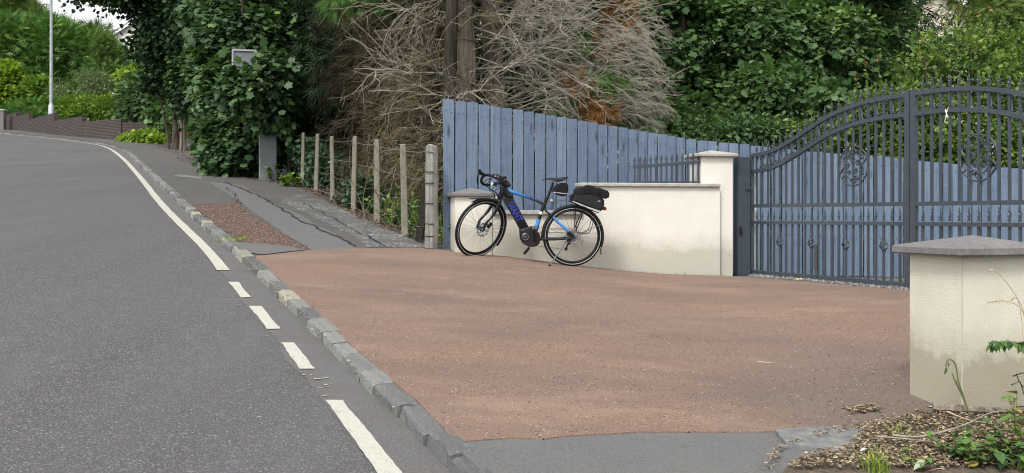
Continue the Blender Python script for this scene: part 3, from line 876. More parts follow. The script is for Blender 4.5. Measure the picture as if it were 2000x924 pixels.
# verge with soil by the near pillar
verge = sheet('verge', wob([tuple(G(*p).xy) for p in [(1530, 932), (1560, 900), (1620, 890), (1668, 872), (1690, 842), (1765, 826), (1822, 812), (1880, 812)]] + [tuple(xy(-0.3, 4.6)), tuple(xy(-4, 4.6)), tuple(xy(-4, 1.6))], .12, .03, True, 12), 0.016, M['soil'], None, 0.4)
for v in verge.data.vertices: v.co.z += 0.012 * (noise.noise(v.co * 2.0) + .5) * sstep(0, .5, ts(v.co.x, v.co.y)[1] - 1.9)
tag(verge, 'bare soil verge strewn with leaf litter', 'verge', kind='structure')
sheet('flagstone', wob(gpoly([(1512, 845), (1620, 842), (1680, 846), (1665, 870), (1650, 893), (1600, 884), (1535, 872)]), .1, .02, True, 14), 0.020, M['stone_slab'], pav2, 0.5, side=0.03)

# ------------------------------------------------------------------ rendered walls and pillars
WA = R_(11.0)
wd = Vector((math.cos(WA), math.sin(WA), 0)); wn = Vector((math.sin(WA), -math.cos(WA), 0))    # along the wall, towards the drive
def on_line(P, dr, px):
    """point of the vertical plane through P along dr that shows in photo column px"""
    u = (px - CX) / FPX
    t = (u * P.y - P.x) / (dr.x - u * dr.y)
    return P + dr * t, t
def foot_attr(o, zf):
    me = o.data; at = me.attributes.new('foot', 'FLOAT', 'POINT'); mw = o.matrix_world
    loc = Vector(o.location)
    for i, v in enumerate(me.vertices): at.data[i].value = zf(v.co)
def solid_wall(name, P, length, thick, ztop, mat, parent=None, dirv=None, nrm=None, seg=0.25):
    """upright wall from P along dirv; foot follows the ground; gridded for the dirt attribute"""
    dirv = dirv or wd; nrm = nrm or wn
    nx = max(2, int(length / seg)); vs, fs, foot = [], [], []
    hs = [0.0, 0.06, 0.14, 0.26, 0.45, 1.0]
    def ring():
        c = []
        for i in range(nx + 1): c.append((i / nx * length, 0.0))
        for j in range(1, 3): c.append((length, thick * j / 2))
        for i in range(nx - 1, -1, -1): c.append((i / nx * length, thick))
        c.append((0.0, thick / 2))
        return c
    rg = ring(); m = len(rg)
    for k, h in enumerate(hs):
        for (a, b) in rg:
            p = P + dirv * a - nrm * b
            z0 = terr(p.x, p.y) - 0.06
            hh = ztop - z0
            z = z0 + (h if k < len(hs) - 1 else hh) if (k < len(hs) - 1 and h < hh - .05) else (ztop if k == len(hs) - 1 else z0 + hh * (0.9 + .01 * k))
            vs.append((p.x, p.y, z)); foot.append(z - z0 - 0.06)
    for k in range(len(hs) - 1):
        for i in range(m):
            j = (i + 1) % m
            fs.append((k * m + i, k * m + j, (k + 1) * m + j, (k + 1) * m + i))
    fs.append(tuple((len(hs) - 1) * m + i for i in range(m)))
    me = bpy.data.meshes.new(name); me.from_pydata(vs, [], fs); me.update()
    at = me.attributes.new('foot', 'FLOAT', 'POINT'); at.data.foreach_set('value', foot)
    bm = bmesh.new(); bm.from_mesh(me); bmesh.ops.recalc_face_normals(bm, faces=bm.faces[:]); bm.to_mesh(me); bm.free()
    return link_mesh(name, me, parent, mat)
def cap_mesh(name, c, sx, sy, z, edge, peak, ang, mat, parent, over=0.0):
    """flat-edged pyramid cap"""
    rot = Matrix.Rotation(ang, 3, 'Z'); mb = MB()
    b = 0.008
    prof = [(1.0, 0.0), (1.0, edge)]
    vs = []
    for (ix, iz) in ((-b, 0), (0, b), (0, edge - b), (-b, edge)):
        for sxn, syn in ((-1, -1), (1, -1), (1, 1), (-1, 1)):
            vs.append(rot @ Vector((sxn * (sx / 2 + ix), syn * (sy / 2 + ix), iz)) + Vector((c[0], c[1], z)))
    vs.append(Vector((c[0], c[1], z + edge + peak)))
    fs = [(3, 2, 1, 0)]
    for r in range(3):
        for k in range(4): fs.append((r * 4 + k, r * 4 + (k + 1) % 4, r * 4 + 4 + (k + 1) % 4, r * 4 + 4 + k))
    for k in range(4): fs.append((12 + k, 12 + (k + 1) % 4, 16))
    mb.add(vs, fs)
    return mb.build(name, mat, parent)
def coping(name, P, length, z, th, fore, back, mat, parent):
    mb = MB(); rot = Matrix.Rotation(WA, 3, 'Z')
    c = P + wd * (length / 2) - wn * ((back - fore) / 2)
    mb.bbox((c.x, c.y, z + th / 2), (length, fore + back, th), 0.008, rot)
    return mb.build(name, mat, parent)

WT = 0.22
pil_w = 0.44
# roadside pillar at the hill side
P0, _ = on_line(W0, wd, 889)
zt = pz(383.5, P0.y)
rp = empty('gate_pillar', (P0.x, P0.y, terr(P0.x, P0.y)), 0, 'low cream rendered pillar ending the wall beside the wire fence', 'pillar')
def under(parent, o):
    o.parent = parent; o.matrix_parent_inverse = Matrix.Translation(-Vector(parent.location)); return o
under(rp, solid_wall('body', P0 - wn * -0.012, pil_w, 0.44, zt, M['render_cream']))
cc = P0 + wd * pil_w / 2 - wn * 0.21
under(rp, cap_mesh('cap', (cc.x, cc.y), 0.53, 0.53, zt - .002, 0.045, 0.065, WA, M['coping_stone'], None))
# wall between the pillars: low then high
PE, Lw = on_line(W0, wd, 1406)
PS, Ls = on_line(W0, wd, 1137)
z_lo = pz(419.5, (P0 + wd * .9).y); z_hi = pz(364.5, PE.y - .3)
gw = empty('garden_wall', (W0.x, W0.y, terr(W0.x, W0.y)), 0, 'cream rendered garden wall stepping up between two pillars behind the bicycle', 'wall')
a0 = pil_w + 0.003
under(gw, solid_wall('lower_wall', W0 + wd * a0, Ls - a0 - .002, WT, z_lo, M['render_cream']))
under(gw, solid_wall('upper_wall', W0 + wd * Ls, Lw - Ls, WT, z_hi, M['render_cream']))
under(gw, coping('coping', W0 + wd * (a0 + .002), Ls - a0 - .006, z_lo + .001, 0.05, 0.045, WT + .03, M['coping_light'], None))
half = (Lw - Ls) * .36
under(gw, coping('coping', W0 + wd * (Ls - .03), half, z_hi + .001, 0.045, 0.04, WT + .03, M['coping_light'], None))
under(gw, coping('coping', W0 + wd * (Ls - .03 + half + .004), Lw - Ls + .02 - half, z_hi + .001, 0.045, 0.04, WT + .03, M['coping_light'], None))
mj = MB(); pj = W0 + wd * (a0 - .001) + wn * .004
# gate pillar
PG = W0 - wn * 0.07
PGa, _ = on_line(PG, wd, 1370); PGb, _ = on_line(PG, wd, 1431)
gpw = (PGb - PGa).length
zg = pz(305.5, PGa.y)
gp = empty('gate_pillar', (PGa.x, PGa.y, terr(PGa.x, PGa.y)), 0, 'tall cream rendered pillar carrying the gate post', 'pillar')
under(gp, solid_wall('body', PGa, gpw, 0.40, zg, M['render_cream']))
cc = PGa + wd * gpw / 2 - wn * 0.2
under(gp, cap_mesh('cap', (cc.x, cc.y), gpw + .11, 0.51, zg - .002, 0.042, 0.05, WA, M['coping_light'], None))
# near pillar
npc = G(1879, 815); np_l = G(1778, 772)
NP = Vector((npc.x, npc.y, 0))
n_d = (Vector((np_l.x, np_l.y, 0)) - NP).normalized()           # along the road, uphill
n_r = Vector((-n_d.y, n_d.x, 0)); n_r = n_r if n_r.x > 0 else -n_r
NPL, np_len = on_line(NP, n_d, 1777)
zn = pz(499.5, NP.y)
npil = empty('gate_pillar', (NP.x, NP.y, terr(NP.x, NP.y)), 0, 'weathered cream rendered pillar with flat pyramid cap on the soil verge', 'pillar')
def nwall(name, P, L, th, dr, zt, mat): return solid_wall(name, P, L, th, zt, mat, None, dr, -n_d if dr == n_r else None, 0.12)
under(npil, solid_wall('body', NP, 0.52, np_len, zn, M['render_aged'], None, n_r, -n_d, 0.1))
mb = MB(); pc = NP + (-n_d - n_r).normalized() * 0.0005
mb.box((pc.x, pc.y, zn / 2 + terr(NP.x, NP.y) / 2 - .005), (0.006, 0.006, zn - terr(NP.x, NP.y) - .01), Matrix.Rotation(math.atan2(n_r.y, n_r.x), 3, 'Z'))
under(npil, mb.build('corner_bead', M['render_cream'], None))
cc = NP + n_r * 0.26 + n_d * np_len / 2
under(npil, cap_mesh('cap', (cc.x, cc.y), 0.66, np_len + .14, zn - .002, 0.05, 0.06, math.atan2(n_r.y, n_r.x), M['coping_stone'], None))
# wall running back from the near pillar to the far side of the gates (out of the frame)
nw = solid_wall('garden_wall', NP + n_r * 0.53 + n_d * .1, 2.6, 0.22, zn - .15, M['render_aged'], None, n_r, -n_d, 0.3)
tag(nw, 'cream rendered wall running back from the weathered near pillar', 'wall')
for e in (rp, gp, npil): e['group'] = 'rendered pillars of the entrance'

# ------------------------------------------------------------------ blue timber fence, every board its own part
FY = W0.y + 0.42
F0 = Vector((px_(865.5, FY), FY, 0)); F23 = Vector((px_(1339.6, FY * 1.139), FY * 1.139, 0))
fd1 = (F23 - F0) / 23.0; pitch = fd1.length
ph = R_(12); fd2 = Vector((math.cos(ph), math.sin(ph), 0)) * pitch
def fence_run(name, label, P, step, n, topf, skip_last=False, seed=0):
    r = random.Random(seed)
    ang = math.atan2(step.y, step.x)
    root = empty(name, (P.x, P.y, terr(P.x, P.y)), 0, label, 'fence', 'blue timber fence runs')
    fn = Vector((math.sin(ang), -math.cos(ang), 0)); ud = step.normalized()
    for i in range(n):
        c = P + step * (i + 0.455)
        xpix = CX + FPX * c.x / c.y
        zt = pz(topf(xpix), c.y) + r.uniform(-.006, .006)
        zb = min(terr(c.x, c.y) - 0.05, zt - .5); h = zt - zb
        mb = MB(); w = pitch * r.uniform(.85, .90)
        mb.bbox((0, 0, h / 2), (w, 0.02, h), 0.0025)
        o = mb.build('board', M['blue_board'], root)
        o.location = (c.x + fn.x * r.uniform(-.004, .004) - P.x, c.y + fn.y * r.uniform(-.004, .004) - P.y, zb - root.location.z)
        o.rotation_euler = (0, r.uniform(-.0035, .0035), ang + r.uniform(-.012, .012))
    nm = MB()                       # nail heads, a pair at each rail
    for i in range(n):
        c = P + step * (i + 0.455); zt = pz(topf(CX + FPX * c.x / c.y), c.y); z0 = terr(c.x, c.y)
        for frac in (.3, .92):
            for sg in (-1, 1):
                q = c + ud * sg * pitch * .22 + fn * .0165 - P
                nm.lathe([(.0055, 0), (.0045, .002)], (q.x, q.y, 0), 'Z', 6) if False else nm.box((q.x, q.y, z0 + (zt - z0) * frac + r.uniform(-.02, .02) - root.location.z), (.009, .004, .009), Matrix.Rotation(ang, 3, 'Z'))
    o = nm.build('nails', M['black_plastic'], root); o['kind'] = 'stuff'
    # rails and posts behind the boards
    for frac in (0.3, 0.92):
        mb = MB(); a, b = P.copy(), P + step * n
        for pt in (a, b):
            xpix = CX + FPX * pt.x / pt.y
        za = terr(a.x, a.y) + (pz(topf(CX + FPX * a.x / a.y), a.y) - terr(a.x, a.y)) * frac
        zb_ = terr(b.x, b.y) + (pz(topf(CX + FPX * b.x / b.y), b.y) - terr(b.x, b.y)) * frac
        a2 = Vector((a.x, a.y, za)) - fn * .036; b2 = Vector((b.x, b.y, zb_)) - fn * .036
        dv_ = b2 - a2
        rot = Matrix((dv_.normalized(), -fn, dv_.normalized().cross(-fn))).transposed()
        mb.box((a2 + b2) / 2 - Vector(root.location), (dv_.length, 0.04, 0.085), rot)
        mb.build('rail', M['fence_rail'], root)
    for i in range(1, n, 11):
        c = P + step * i - fn * .108; mb = MB()
        zt = pz(topf(CX + FPX * c.x / c.y), c.y) - .1; zb = terr(c.x, c.y) - .2
        mb.box((c.x - P.x, c.y - P.y, (zt + zb) / 2 - root.location.z), (0.09, 0.09, zt - zb), Matrix.Rotation(ang, 3, 'Z'))
        mb.build('post', M['fence_rail'], root)
    return root
tops = [(860, 191.5), (866, 192), (1020, 216.5), (1128, 235), (1234, 253), (1290, 262), (1340, 271), (1443, 281.5), (1500, 287), (1580, 296), (1730, 306), (1791, 314), (1991, 330), (2300, 352)]
topf = lambda x: float(np.interp(x, [a for a, b in tops], [b for a, b in tops]))
fence_run('timber_fence', 'steel-blue vertical board fence sloping down behind the wall and bicycle', F0, fd1, 23, topf, seed=3)
fence_run('timber_fence', 'steel-blue vertical board fence seen through the bars of the gates', F23 + fd1 * .0 + Vector((.0, .0, 0)), fd2, 58, topf, seed=5)
mb = MB(); cpx = F0 - fd1.normalized() * .05     # dark end post of the fence
mb.bbox((0, 0, .75), (0.05, 0.09, 1.6), .004, Matrix.Rotation(math.atan2(fd1.y, fd1.x), 3, 'Z'))

# ------------------------------------------------------------------ railing on the wall
RP = W0 - wn * 0.12
ra, _ = on_line(RP, wd, 1236.5); rb, _ = on_line(RP, wd, 1369)
rail = empty('wall_railing', (ra.x, ra.y, z_hi + .046), 0, 'dark spear-topped railing standing on the cream wall', 'railing')
def spear_mesh(name, s=1.0, col='gate_paint', slim=1.0):
    """spear head with side curls and two collars, foot at z=0"""
    mb = MB()
    mb.box((0, 0, .010 * s), (.030 * s, .020 * s, .008 * s)); mb.box((0, 0, .026 * s), (.018 * s, .014 * s, .024 * s))
    mb.box((0, 0, .042 * s), (.032 * s, .020 * s, .007 * s))
    hw = [(.006, .045), (.011, .056), (.008, .066), (.013, .080), (.009, .098), (.001, .125)]
    vs, fs = [], []
    for w, z in hw:
        w *= s * slim
        vs += [(-w, 0, z * s), (0, -w * .55, z * s), (w, 0, z * s), (0, w * .55, z * s)]
    for i in range(len(hw) - 1):
        for k in range(4): fs.append((i * 4 + k, i * 4 + (k + 1) % 4, i * 4 + 4 + (k + 1) % 4, i * 4 + 4 + k))
    mb.add(vs, fs)
    for sg in (-1, 1):
        mb.tube([(sg * .004 * s, 0, .052 * s), (sg * .016 * s, 0, .066 * s), (sg * .021 * s, 0, .060 * s), (sg * .019 * s, 0, .052 * s)], .0045 * s, 4)
    return mb.mesh(name, M[col])
spm = spear_mesh('spear', 1.0)
rl = (rb - ra).length; ra0 = Vector(rail.location)
z_ra, z_rb = pz(326.5, ra.y), pz(316.5, rb.y)
rot = Matrix.Rotation(WA, 3, 'Z')
mb = MB(); a3 = Vector((ra.x, ra.y, z_ra)) - ra0; b3 = Vector((rb.x, rb.y, z_rb)) - ra0; dv_ = b3 - a3
r3 = Matrix((dv_.normalized(), -wn, dv_.normalized().cross(-wn))).transposed()
mb.box((a3 + b3) / 2, (dv_.length, .03, .04), r3); mb.build('top_rail', M['gate_paint'], rail)
mb = MB(); mb.box(Vector((rl / 2 * wd.x, rl / 2 * wd.y, .02)), (rl, .03, .02), rot); mb.build('bottom_rail', M['gate_paint'], rail)
for i in range(13):
    t = (i + .3) / 12.8; c = wd * (rl * t); zt = z_ra + (z_rb - z_ra) * t - ra0.z
    mb = MB(); mb.box((c.x, c.y, zt / 2 + .0), (.019, .019, zt), rot); mb.build('bar', M['gate_paint'], rail)
    o = link_mesh('spear', spm, rail); o.location = (c.x, c.y, zt + .018); o.rotation_euler = (0, 0, WA)

# ------------------------------------------------------------------ the gates
GL = PGb + wd * 0.006 + wn * .0
gdir = Vector((gd.x, gd.y, 0)).normalized()
# depth of the hinge stile comes from the pillar it hangs on
ga, _ = on_line(PGb - wn * .16, wd, 1466); GA = Vector((ga.x, ga.y, 0))
gdir = -Vector((DR.x, DR.y, 0)).normalized()
GB, leaf_len = on_line(GA, gdir, 1779)
gn = Vector((-gdir.y, gdir.x, 0)); gn = gn if gn.x < 0 else -gn     # towards the road
post = MB(); pw = 0.165
pp, _ = on_line(GA, wd, 1449); zpt = pz(307, pp.y)
hh = zpt - terr(pp.x, pp.y) + .05
gpost = empty('gate_post', (pp.x, pp.y, terr(pp.x, pp.y)), 0, 'dark grey square steel post between the pillar and the gate', 'post')
rotp = Matrix.Rotation(WA, 3, 'Z')
mb = MB(); mb.bbox((0, 0, hh / 2 - .05), (pw, pw, hh), .005, rotp); mb.build('post_body', M['gate_paint'], gpost)
lz = pz(450, pp.y) - gpost.location.z; lp = wn * (pw / 2 + .012) - wd * .06
mb = MB(); mb.bbox((lp.x, lp.y, lz), (.035, .03, .09), .004, rotp); mb.build('lock_box', M['black_plastic'], gpost)
hz = pz(369, pp.y) - gpost.location.z; lp = wn * (pw / 2 + .01) + wd * .045
mb = MB(); mb.bbox((lp.x, lp.y, hz), (.07, .022, .02), .003, rotp); mb.tube([(lp.x - .03, lp.y - .02, hz - .02), (lp.x - .03, lp.y - .02, hz + .025)], .008, 6); mb.build('hinge', M['gate_paint'], gpost)

# arch of a leaf, read from the photo: (column,row) of the top rail's centre line on the left leaf
arch_px = [(1465, 306), (1491, 301), (1515, 292.5), (1539, 279.5), (1563, 264), (1587, 248), (1610, 232), (1634, 220), (1658, 210), (1682, 202), (1706, 195.8), (1730, 191.5), (1753, 187.5), (1775, 185)]
au, az = [], []
for (px, py) in arch_px:
    p, t = on_line(GA, gdir, px); au.append(t); az.append(pz(py, p.y))
az[0] = az[1] - .004
def arch(u): return float(np.interp(u, au, az))
_sm = np.interp(np.linspace(0, leaf_len, 60), au, az); _k = np.ones(7) / 7
_sm2 = np.convolve(np.pad(_sm, 3, mode='edge'), _k, mode='valid')
def arch(u): return float(np.interp(u, np.linspace(0, leaf_len, 60), _sm2))
z_bot = pz(531, GA.y); z_m1 = pz(402.5, GA.y); z_m2 = pz(434, GA.y) + .0
GAPZ = 0.205
def scroll_path(n=26):
    """C scroll: a bowed stem with a curl at each end, in (x,z), height 1"""
    pts = []
    for sgn in (1, -1):
        half = []
        for i in range(n):
            a = i / (n - 1)
            th = -math.pi * .5 + a * math.pi * 2.5
            r = .24 * (1 - a * .72)
            half.append((.26 + r * math.cos(math.pi - th * 1.0) * 1.0 - .02, sgn * (.5 - .24 + r * math.sin(th + math.pi * .0) * (1)) ))
        pts.append(half)
    return pts
def c_scroll(w, h, th=.012, rad=.0042, sides=4):
    """flat-bar C scroll centred on the origin in the XZ plane"""
    mb = MB()
    r0 = min(w * .46, h * .27)
    pts = []
    def curl(sg):
        out = []
        for i in range(13):
            a = i / 12
            an = math.pi - a * math.pi * 1.5          # start at the left, over the end, curl inwards
            r = r0 * (1 - .5 * a)
            out.append((-w / 2 + r0 + r * math.cos(an), sg * (h / 2 - r0 + r * math.sin(an))))
        return out
    up, dn = curl(1), curl(-1)
    mid = [(-w / 2 - w * .06 * math.sin(math.pi * k / 4), h / 2 - r0 - (h - 2 * r0) * k / 4) for k in range(1, 4)]
    pts = up[::-1] + mid + dn
    mb.tube([(x, 0, z) for x, z in pts], rad, 4, True)
    # widen along Y
    mb.v = [(p[0], p[1] * th / rad, p[2]) for p in mb.v]
    return mb
def basket():
    mb = MB()
    for k in range(5):
        pts = []
        for i in range(9):
            a = i / 8; an = k * 2 * math.pi / 5 + a * math.pi * 1.1; r = .038 * math.sin(math.pi * a) + .004
            pts.append((r * math.cos(an), r * math.sin(an), (a - .5) * .12))
        mb.tube(pts, .007, 4)
    for z in (-.065, .065): mb.box((0, 0, z), (.026, .026, .014))
    mb.box((0, 0, .085), (.023, .022, .03)); mb.box((0, 0, -.085), (.023, .022, .03))
    return mb
scr_m = c_scroll(.058, .155).mesh('scroll', M['gate_paint'], True)
scr_m2 = c_scroll(.050, .150); scr_m2.v = [(-p[0], p[1], p[2]) for p in scr_m2.v]; scr_m2 = scr_m2.mesh('scroll', M['gate_paint'], True)
bas_m = basket().mesh('basket', M['gate_paint'], True)
fin_m = spear_mesh('finial', 1.05); band_m = spear_mesh('band_spear', 1.0, slim=1.25)
def medallion(parent, u, z, rotz):
    mroot = empty('medallion', (0, 0, 0)); mroot.parent = parent
    rx, rz = .225, .222
    mb = MB()
    ring = [(rx * math.cos(a), 0, rz * math.sin(a)) for a in np.linspace(-1.35 * math.pi / 2 - .6, 1.35 * math.pi / 2 + .55, 44)]
    mb.tube(ring, .0095, 6); 
    mb.tube([(rx * .99 * math.cos(a), 0, rz * .99 * math.sin(a)) for a in np.linspace(math.pi * .62, math.pi * 1.32, 18)], .0095, 6)
    objs = [mb.build('ring', M['gate_paint'], mroot, True)]
    mb = MB(); mb.tube([(rx * .62 * math.cos(a), 0, rz * .66 * math.sin(a) - .01) for a in np.linspace(0, 2 * math.pi, 33)], .008, 5, False)
    objs.append(mb.build('inner_ring', M['gate_paint'], mroot, True))
    for (cx, cz, s, a) in ((-.155, .07, 1.3, .5), (.155, .085, 1.3, 2.6), (-.155, -.08, 1.3, -.5), (.155, -.075, 1.3, 3.6), (0, .165, .9, 1.57), (0, -.175, .9, -1.57), (-.05, .15, .7, 1.0), (.055, -.14, .7, 4.2)):
        q = c_scroll(.06 * s, .10 * s, .013, .0065); rr = Matrix.Rotation(-a, 3, 'Y')
        q.v = [tuple(rr @ Vector(p) + Vector((cx, 0, cz))) for p in q.v]
        objs.append(q.build('curl', M['gate_paint'], mroot, True))
    # rose and leaves on a stem
    mb = MB(); mb.tube([(0, 0, -.14), (.01, -.006, -.06), (-.01, -.006, .02), (0, -.006, .06)], .005, 5); objs.append(mb.build('stem', M['gate_paint'], mroot, True))
    for (cx, cz, sc) in ((0.0, .07, 1.3), (-.075, .0, 1.1), (.08, .03, 1.1), (.05, -.06, 1.0), (-.05, -.075, .9), (-.06, .1, .9)):
        mb = MB()
        for ring_i, (n, rr, tilt) in enumerate(((6, .036, .5), (5, .022, 1.0))):
            for k in range(n):
                a = 2 * math.pi * k / n + ring_i * .5; ca, sa = math.cos(a), math.sin(a)
                d0 = Vector((ca, 0, sa)); sd = Vector((-sa, 0, ca)); out = Vector((0, -1, 0))
                b0 = d0 * rr * .15; m0 = d0 * rr * .65 * sc + out * rr * tilt * .5; t0 = d0 * rr * sc + out * rr * tilt * .25
                mb.add([b0 + Vector((cx, -.008, cz)), m0 + sd * rr * .5 * sc + Vector((cx, -.008, cz)), t0 + Vector((cx, -.008, cz)), m0 - sd * rr * .5 * sc + Vector((cx, -.008, cz))], [(0, 1, 2, 3)])
        objs.append(mb.build('rose_petals', M['gate_paint'], mroot, False))
    mroot.location = (u, 0, z)
    return mroot
def gate_leaf(label, P, dirv, mirror):
    """local frame: x along the leaf from hinge to meeting stile, y towards the yard, z up (world heights)"""
    ang = math.atan2(dirv.y, dirv.x)
    root = empty('gate_leaf', (P.x, P.y, 0), ang, label, 'gate', 'pair of ornamental metal gates')
    L = leaf_len
    def part(name, fn, smooth=False):
        mb = MB(); fn(mb); return mb.build(name, M['gate_paint'], root, smooth)
    zt_h, zt_c = arch(0), arch(L)
    part('stile', lambda m: m.box((.022, 0, (z_bot + zt_h) / 2 - .015), (.044, .045, zt_h - z_bot + .03)))
    part('stile', lambda m: m.box((L - .033, 0, (z_bot + zt_c) / 2 + .01), (.066, .05, zt_c - z_bot + .07)))
    part('bottom_rail', lambda m: m.box((L / 2, 0, z_bot), (L - .112, .046, .055)))
    part('middle_rail', lambda m: m.box((L / 2, 0, z_m1), (L - .112, .042, .042)))
    part('middle_rail', lambda m: m.box((L / 2, 0, z_m2), (L - .112, .042, .042)))
    us = np.linspace(.044, L - .066, 40)
    for off, nm in ((0, 'arch_rail'), (-GAPZ, 'arch_rail')):
        def f(m, off=off):
            vs, fs = [], []
            for u in us:
                z = arch(u) + off
                e = .03; sl = (arch(min(L, u + e)) - arch(max(0, u - e))) / (2 * e); n = Vector((-sl, 0, 1)).normalized() * .022
                c = Vector((u, 0, z))
                for sx, sy in ((1, -1), (1, 1), (-1, 1), (-1, -1)): vs.append(c + n * sx + Vector((0, .023 * sy, 0)))
            for i in range(len(us) - 1):
                for k in range(4): fs.append((i * 4 + k, i * 4 + (k + 1) % 4, i * 4 + 4 + (k + 1) % 4, i * 4 + 4 + k))
            fs += [(3, 2, 1, 0), tuple((len(us) - 1) * 4 + k for k in range(4))]
            m.add(vs, fs)
        part(nm, f)
    nb = 22
    for i in range(nb):
        u = .044 + (L - .11) * (i + .72) / (nb + .45)
        z = arch(u)
        bk = i in (4, 9, 14, 19)
        bz = z_bot + .40
        part('bar', lambda m: m.box((u, 0, (z_m1 + z) / 2), (.023, .022, z - z_m1 - .04)))
        if bk:
            part('bar', lambda m: m.box((u, 0, (z_m2 + bz + .10) / 2), (.023, .022, z_m2 - bz - .10)))
            part('bar', lambda m: m.box((u, 0, (z_bot + bz - .10) / 2), (.023, .022, bz - .10 - z_bot)))
            o = link_mesh('basket', bas_m, root); o.location = (u, 0, bz)
        else:
            part('bar', lambda m: m.box((u, 0, (z_bot + z_m2) / 2), (.023, .022, z_m2 - z_bot - .04)))
        o = link_mesh('finial', fin_m, root); o.location = (u, 0, z + .024)
        if i == nb - 1 or True:
            o = link_mesh('band_spear', band_m, root); o.location = (u, 0, z_m2 + .024)
            o.scale = (1, 1, min(1.35, (z_m1 - z_m2 - .05) / .128))
        # two scrolls back to back against each bar
        du = (L - .11) / (nb + .45)
        zc = arch(u + du / 2) - GAPZ / 2
        if i < nb - 1:
            o = link_mesh('scroll', scr_m if i % 2 == 0 else scr_m2, root); o.location = (u + du / 2 + (.004 if i % 2 == 0 else -.004), 0, zc)
            o.scale = ((du - .026) / .062, 1, .95)
    mu = on_line(GA, gdir, 1667)[1]
    medallion(root, mu, z_m1 + .43, 0)
    part('drop_bolt', lambda m: (m.bbox((L * .475, -.04, z_bot + .24), (.045, .02, .30), .004), m.tube([(L * .475, -.04, z_bot - .06), (L * .475, -.04, z_bot + .3)], .009, 8)))
    return root
lg = gate_leaf('ornamental dark grey gate leaf hung on the post by the tall pillar', GA, gdir, False)
GC = GA + gdir * (2 * leaf_len + .012)
rg = gate_leaf('ornamental dark grey gate leaf tied with a white ribbon', GC, -gdir, True)
# white ribbon knotted on the lower arch rail
rp_, ut = on_line(GA, gdir, 1853); rz_ = pz(222, rp_.y)
mb = MB()
fr = rp_ + gn * .03
for pts in ([(0, 0, 0), (.03, 0, .05), (.045, 0, .085)], [(0, 0, 0), (-.035, 0, .045), (-.02, 0, .07), (.0, 0, .0)], [(0, 0, 0), (-.02, 0, -.06), (-.045, 0, -.13)], [(0, 0, 0), (.035, 0, -.05), (.04, 0, -.075)]):
    mb.tube([fr + gdir * p[0] * .5 + Vector((0, 0, p[2] * .65 + rz_)) for p in pts], .004, 4, flat=.3)
mb.tube([fr - gn * .055 + Vector((0, 0, rz_ + .03)), fr + Vector((0, 0, rz_ + .03)), fr + Vector((0, 0, rz_ - .03)), fr - gn * .055 + Vector((0, 0, rz_ - .03))], .006, 4)
tag(mb.build('ribbon', M['white_upvc']), 'white ribbon knotted on the arched rail of the gate', 'ribbon')
# white downpipe-like post standing behind the hinge side
wp, _ = on_line(GA - gn * .12, wd, 1474)
mb = MB(); zb0 = terr(wp.x, wp.y) - .05; mb.bbox((0, 0, (pz(341, wp.y) - zb0) / 2), (.034, .05, pz(341, wp.y) - zb0), .004, rotp)
o = mb.build('marker_post', M['white_upvc']); o.location = (wp.x, wp.y, zb0)
tag(o, 'narrow white upright strip behind the hinge side of the gate', 'post')

# ------------------------------------------------------------------ wire fence of concrete posts
wf = empty('wire_fence', FEN0, 0, 'old wire fence on slim concrete posts along the pavement', 'fence')
fx = Vector((fdir.x, fdir.y, 0)); fnn = Vector((fdir.y, -fdir.x, 0))
POSTX = [(792, 281.5, 16), (737, 272.5, 14.5), (691, 266.5, 12.5), (650.5, 266, 10.5), (617.5, 261.5, 10), (591, 259.5, 8.5), (565, 257.5, 8)]
posts = [Vector(FEN0)]; ptop = [pz(283, FEN0.y)]
rw = random.Random(4)
for i, (px, py, w) in enumerate(POSTX):
    p, _ = on_line(Vector((FEN0.x, FEN0.y, 0)), fx, px); z0 = terr(p.x, p.y); zt = pz(py, p.y)
    mb = MB(); ww = w / FPX * p.y * .88; h = zt - z0 + .1
    mb.bbox((0, 0, h / 2), (ww, ww * .8, h), .012)
    mb.v = [(x * (1 - .18 * (z / h)) + rw.uniform(-.003, .003), y * (1 - .18 * (z / h)), z) for x, y, z in mb.v]
    o = mb.build('post', M['concrete_post'], wf); o.location = (p.x - FEN0.x, p.y - FEN0.y, z0 - .1 - FEN0.z)
    o.rotation_euler = (rw.uniform(-.025, .025), rw.uniform(-.03, .03), rw.uniform(-.3, .3))
    posts.append(Vector((p.x, p.y, z0))); ptop.append(zt)
# stout straining post at the drive end
mb = MB(); h = ptop[0] - FEN0.z + .1; n = 9; vs, fs = [], []
prof = [(0, .088), (.12, .084), (.3, .083), (.5, .077), (.7, .079), (.85, .075), (.94, .079), (.985, .073), (1.0, .05)]
for (f, r) in prof:
    for k in range(n):
        a = 2 * math.pi * k / n; rr = r * (1 + .26 * noise.noise(Vector((math.cos(a) * 2.4, math.sin(a) * 2.4, f * 9))))
        vs.append((rr * math.cos(a) * 1.0, rr * math.sin(a), f * h - .1 + .03 * (noise.noise(Vector((a, f, 2))) if f > .95 else 0)))
for i in range(len(prof) - 1):
    for k in range(n): fs.append((i * n + k, i * n + (k + 1) % n, (i + 1) * n + (k + 1) % n, (i + 1) * n + k))
fs.append(tuple((len(prof) - 1) * n + k for k in range(n)))
mb.add(vs, fs); sp = mb.build('straining_post', M['old_timber'], wf, True); sp['label'] = 'thick weathered straining post with staples'
for f in (.94, .76, .66, .48, .30, .19, .08):
    mb = MB(); z = f * h - .1
    mb.tube([(-.085, -.035, z), (-.03, -.088, z - .004), (.035, -.084, z - .006)], .006, 4); mb.build('staple', M['dark_timber'] if f != .94 else M['fence_wire'], sp)
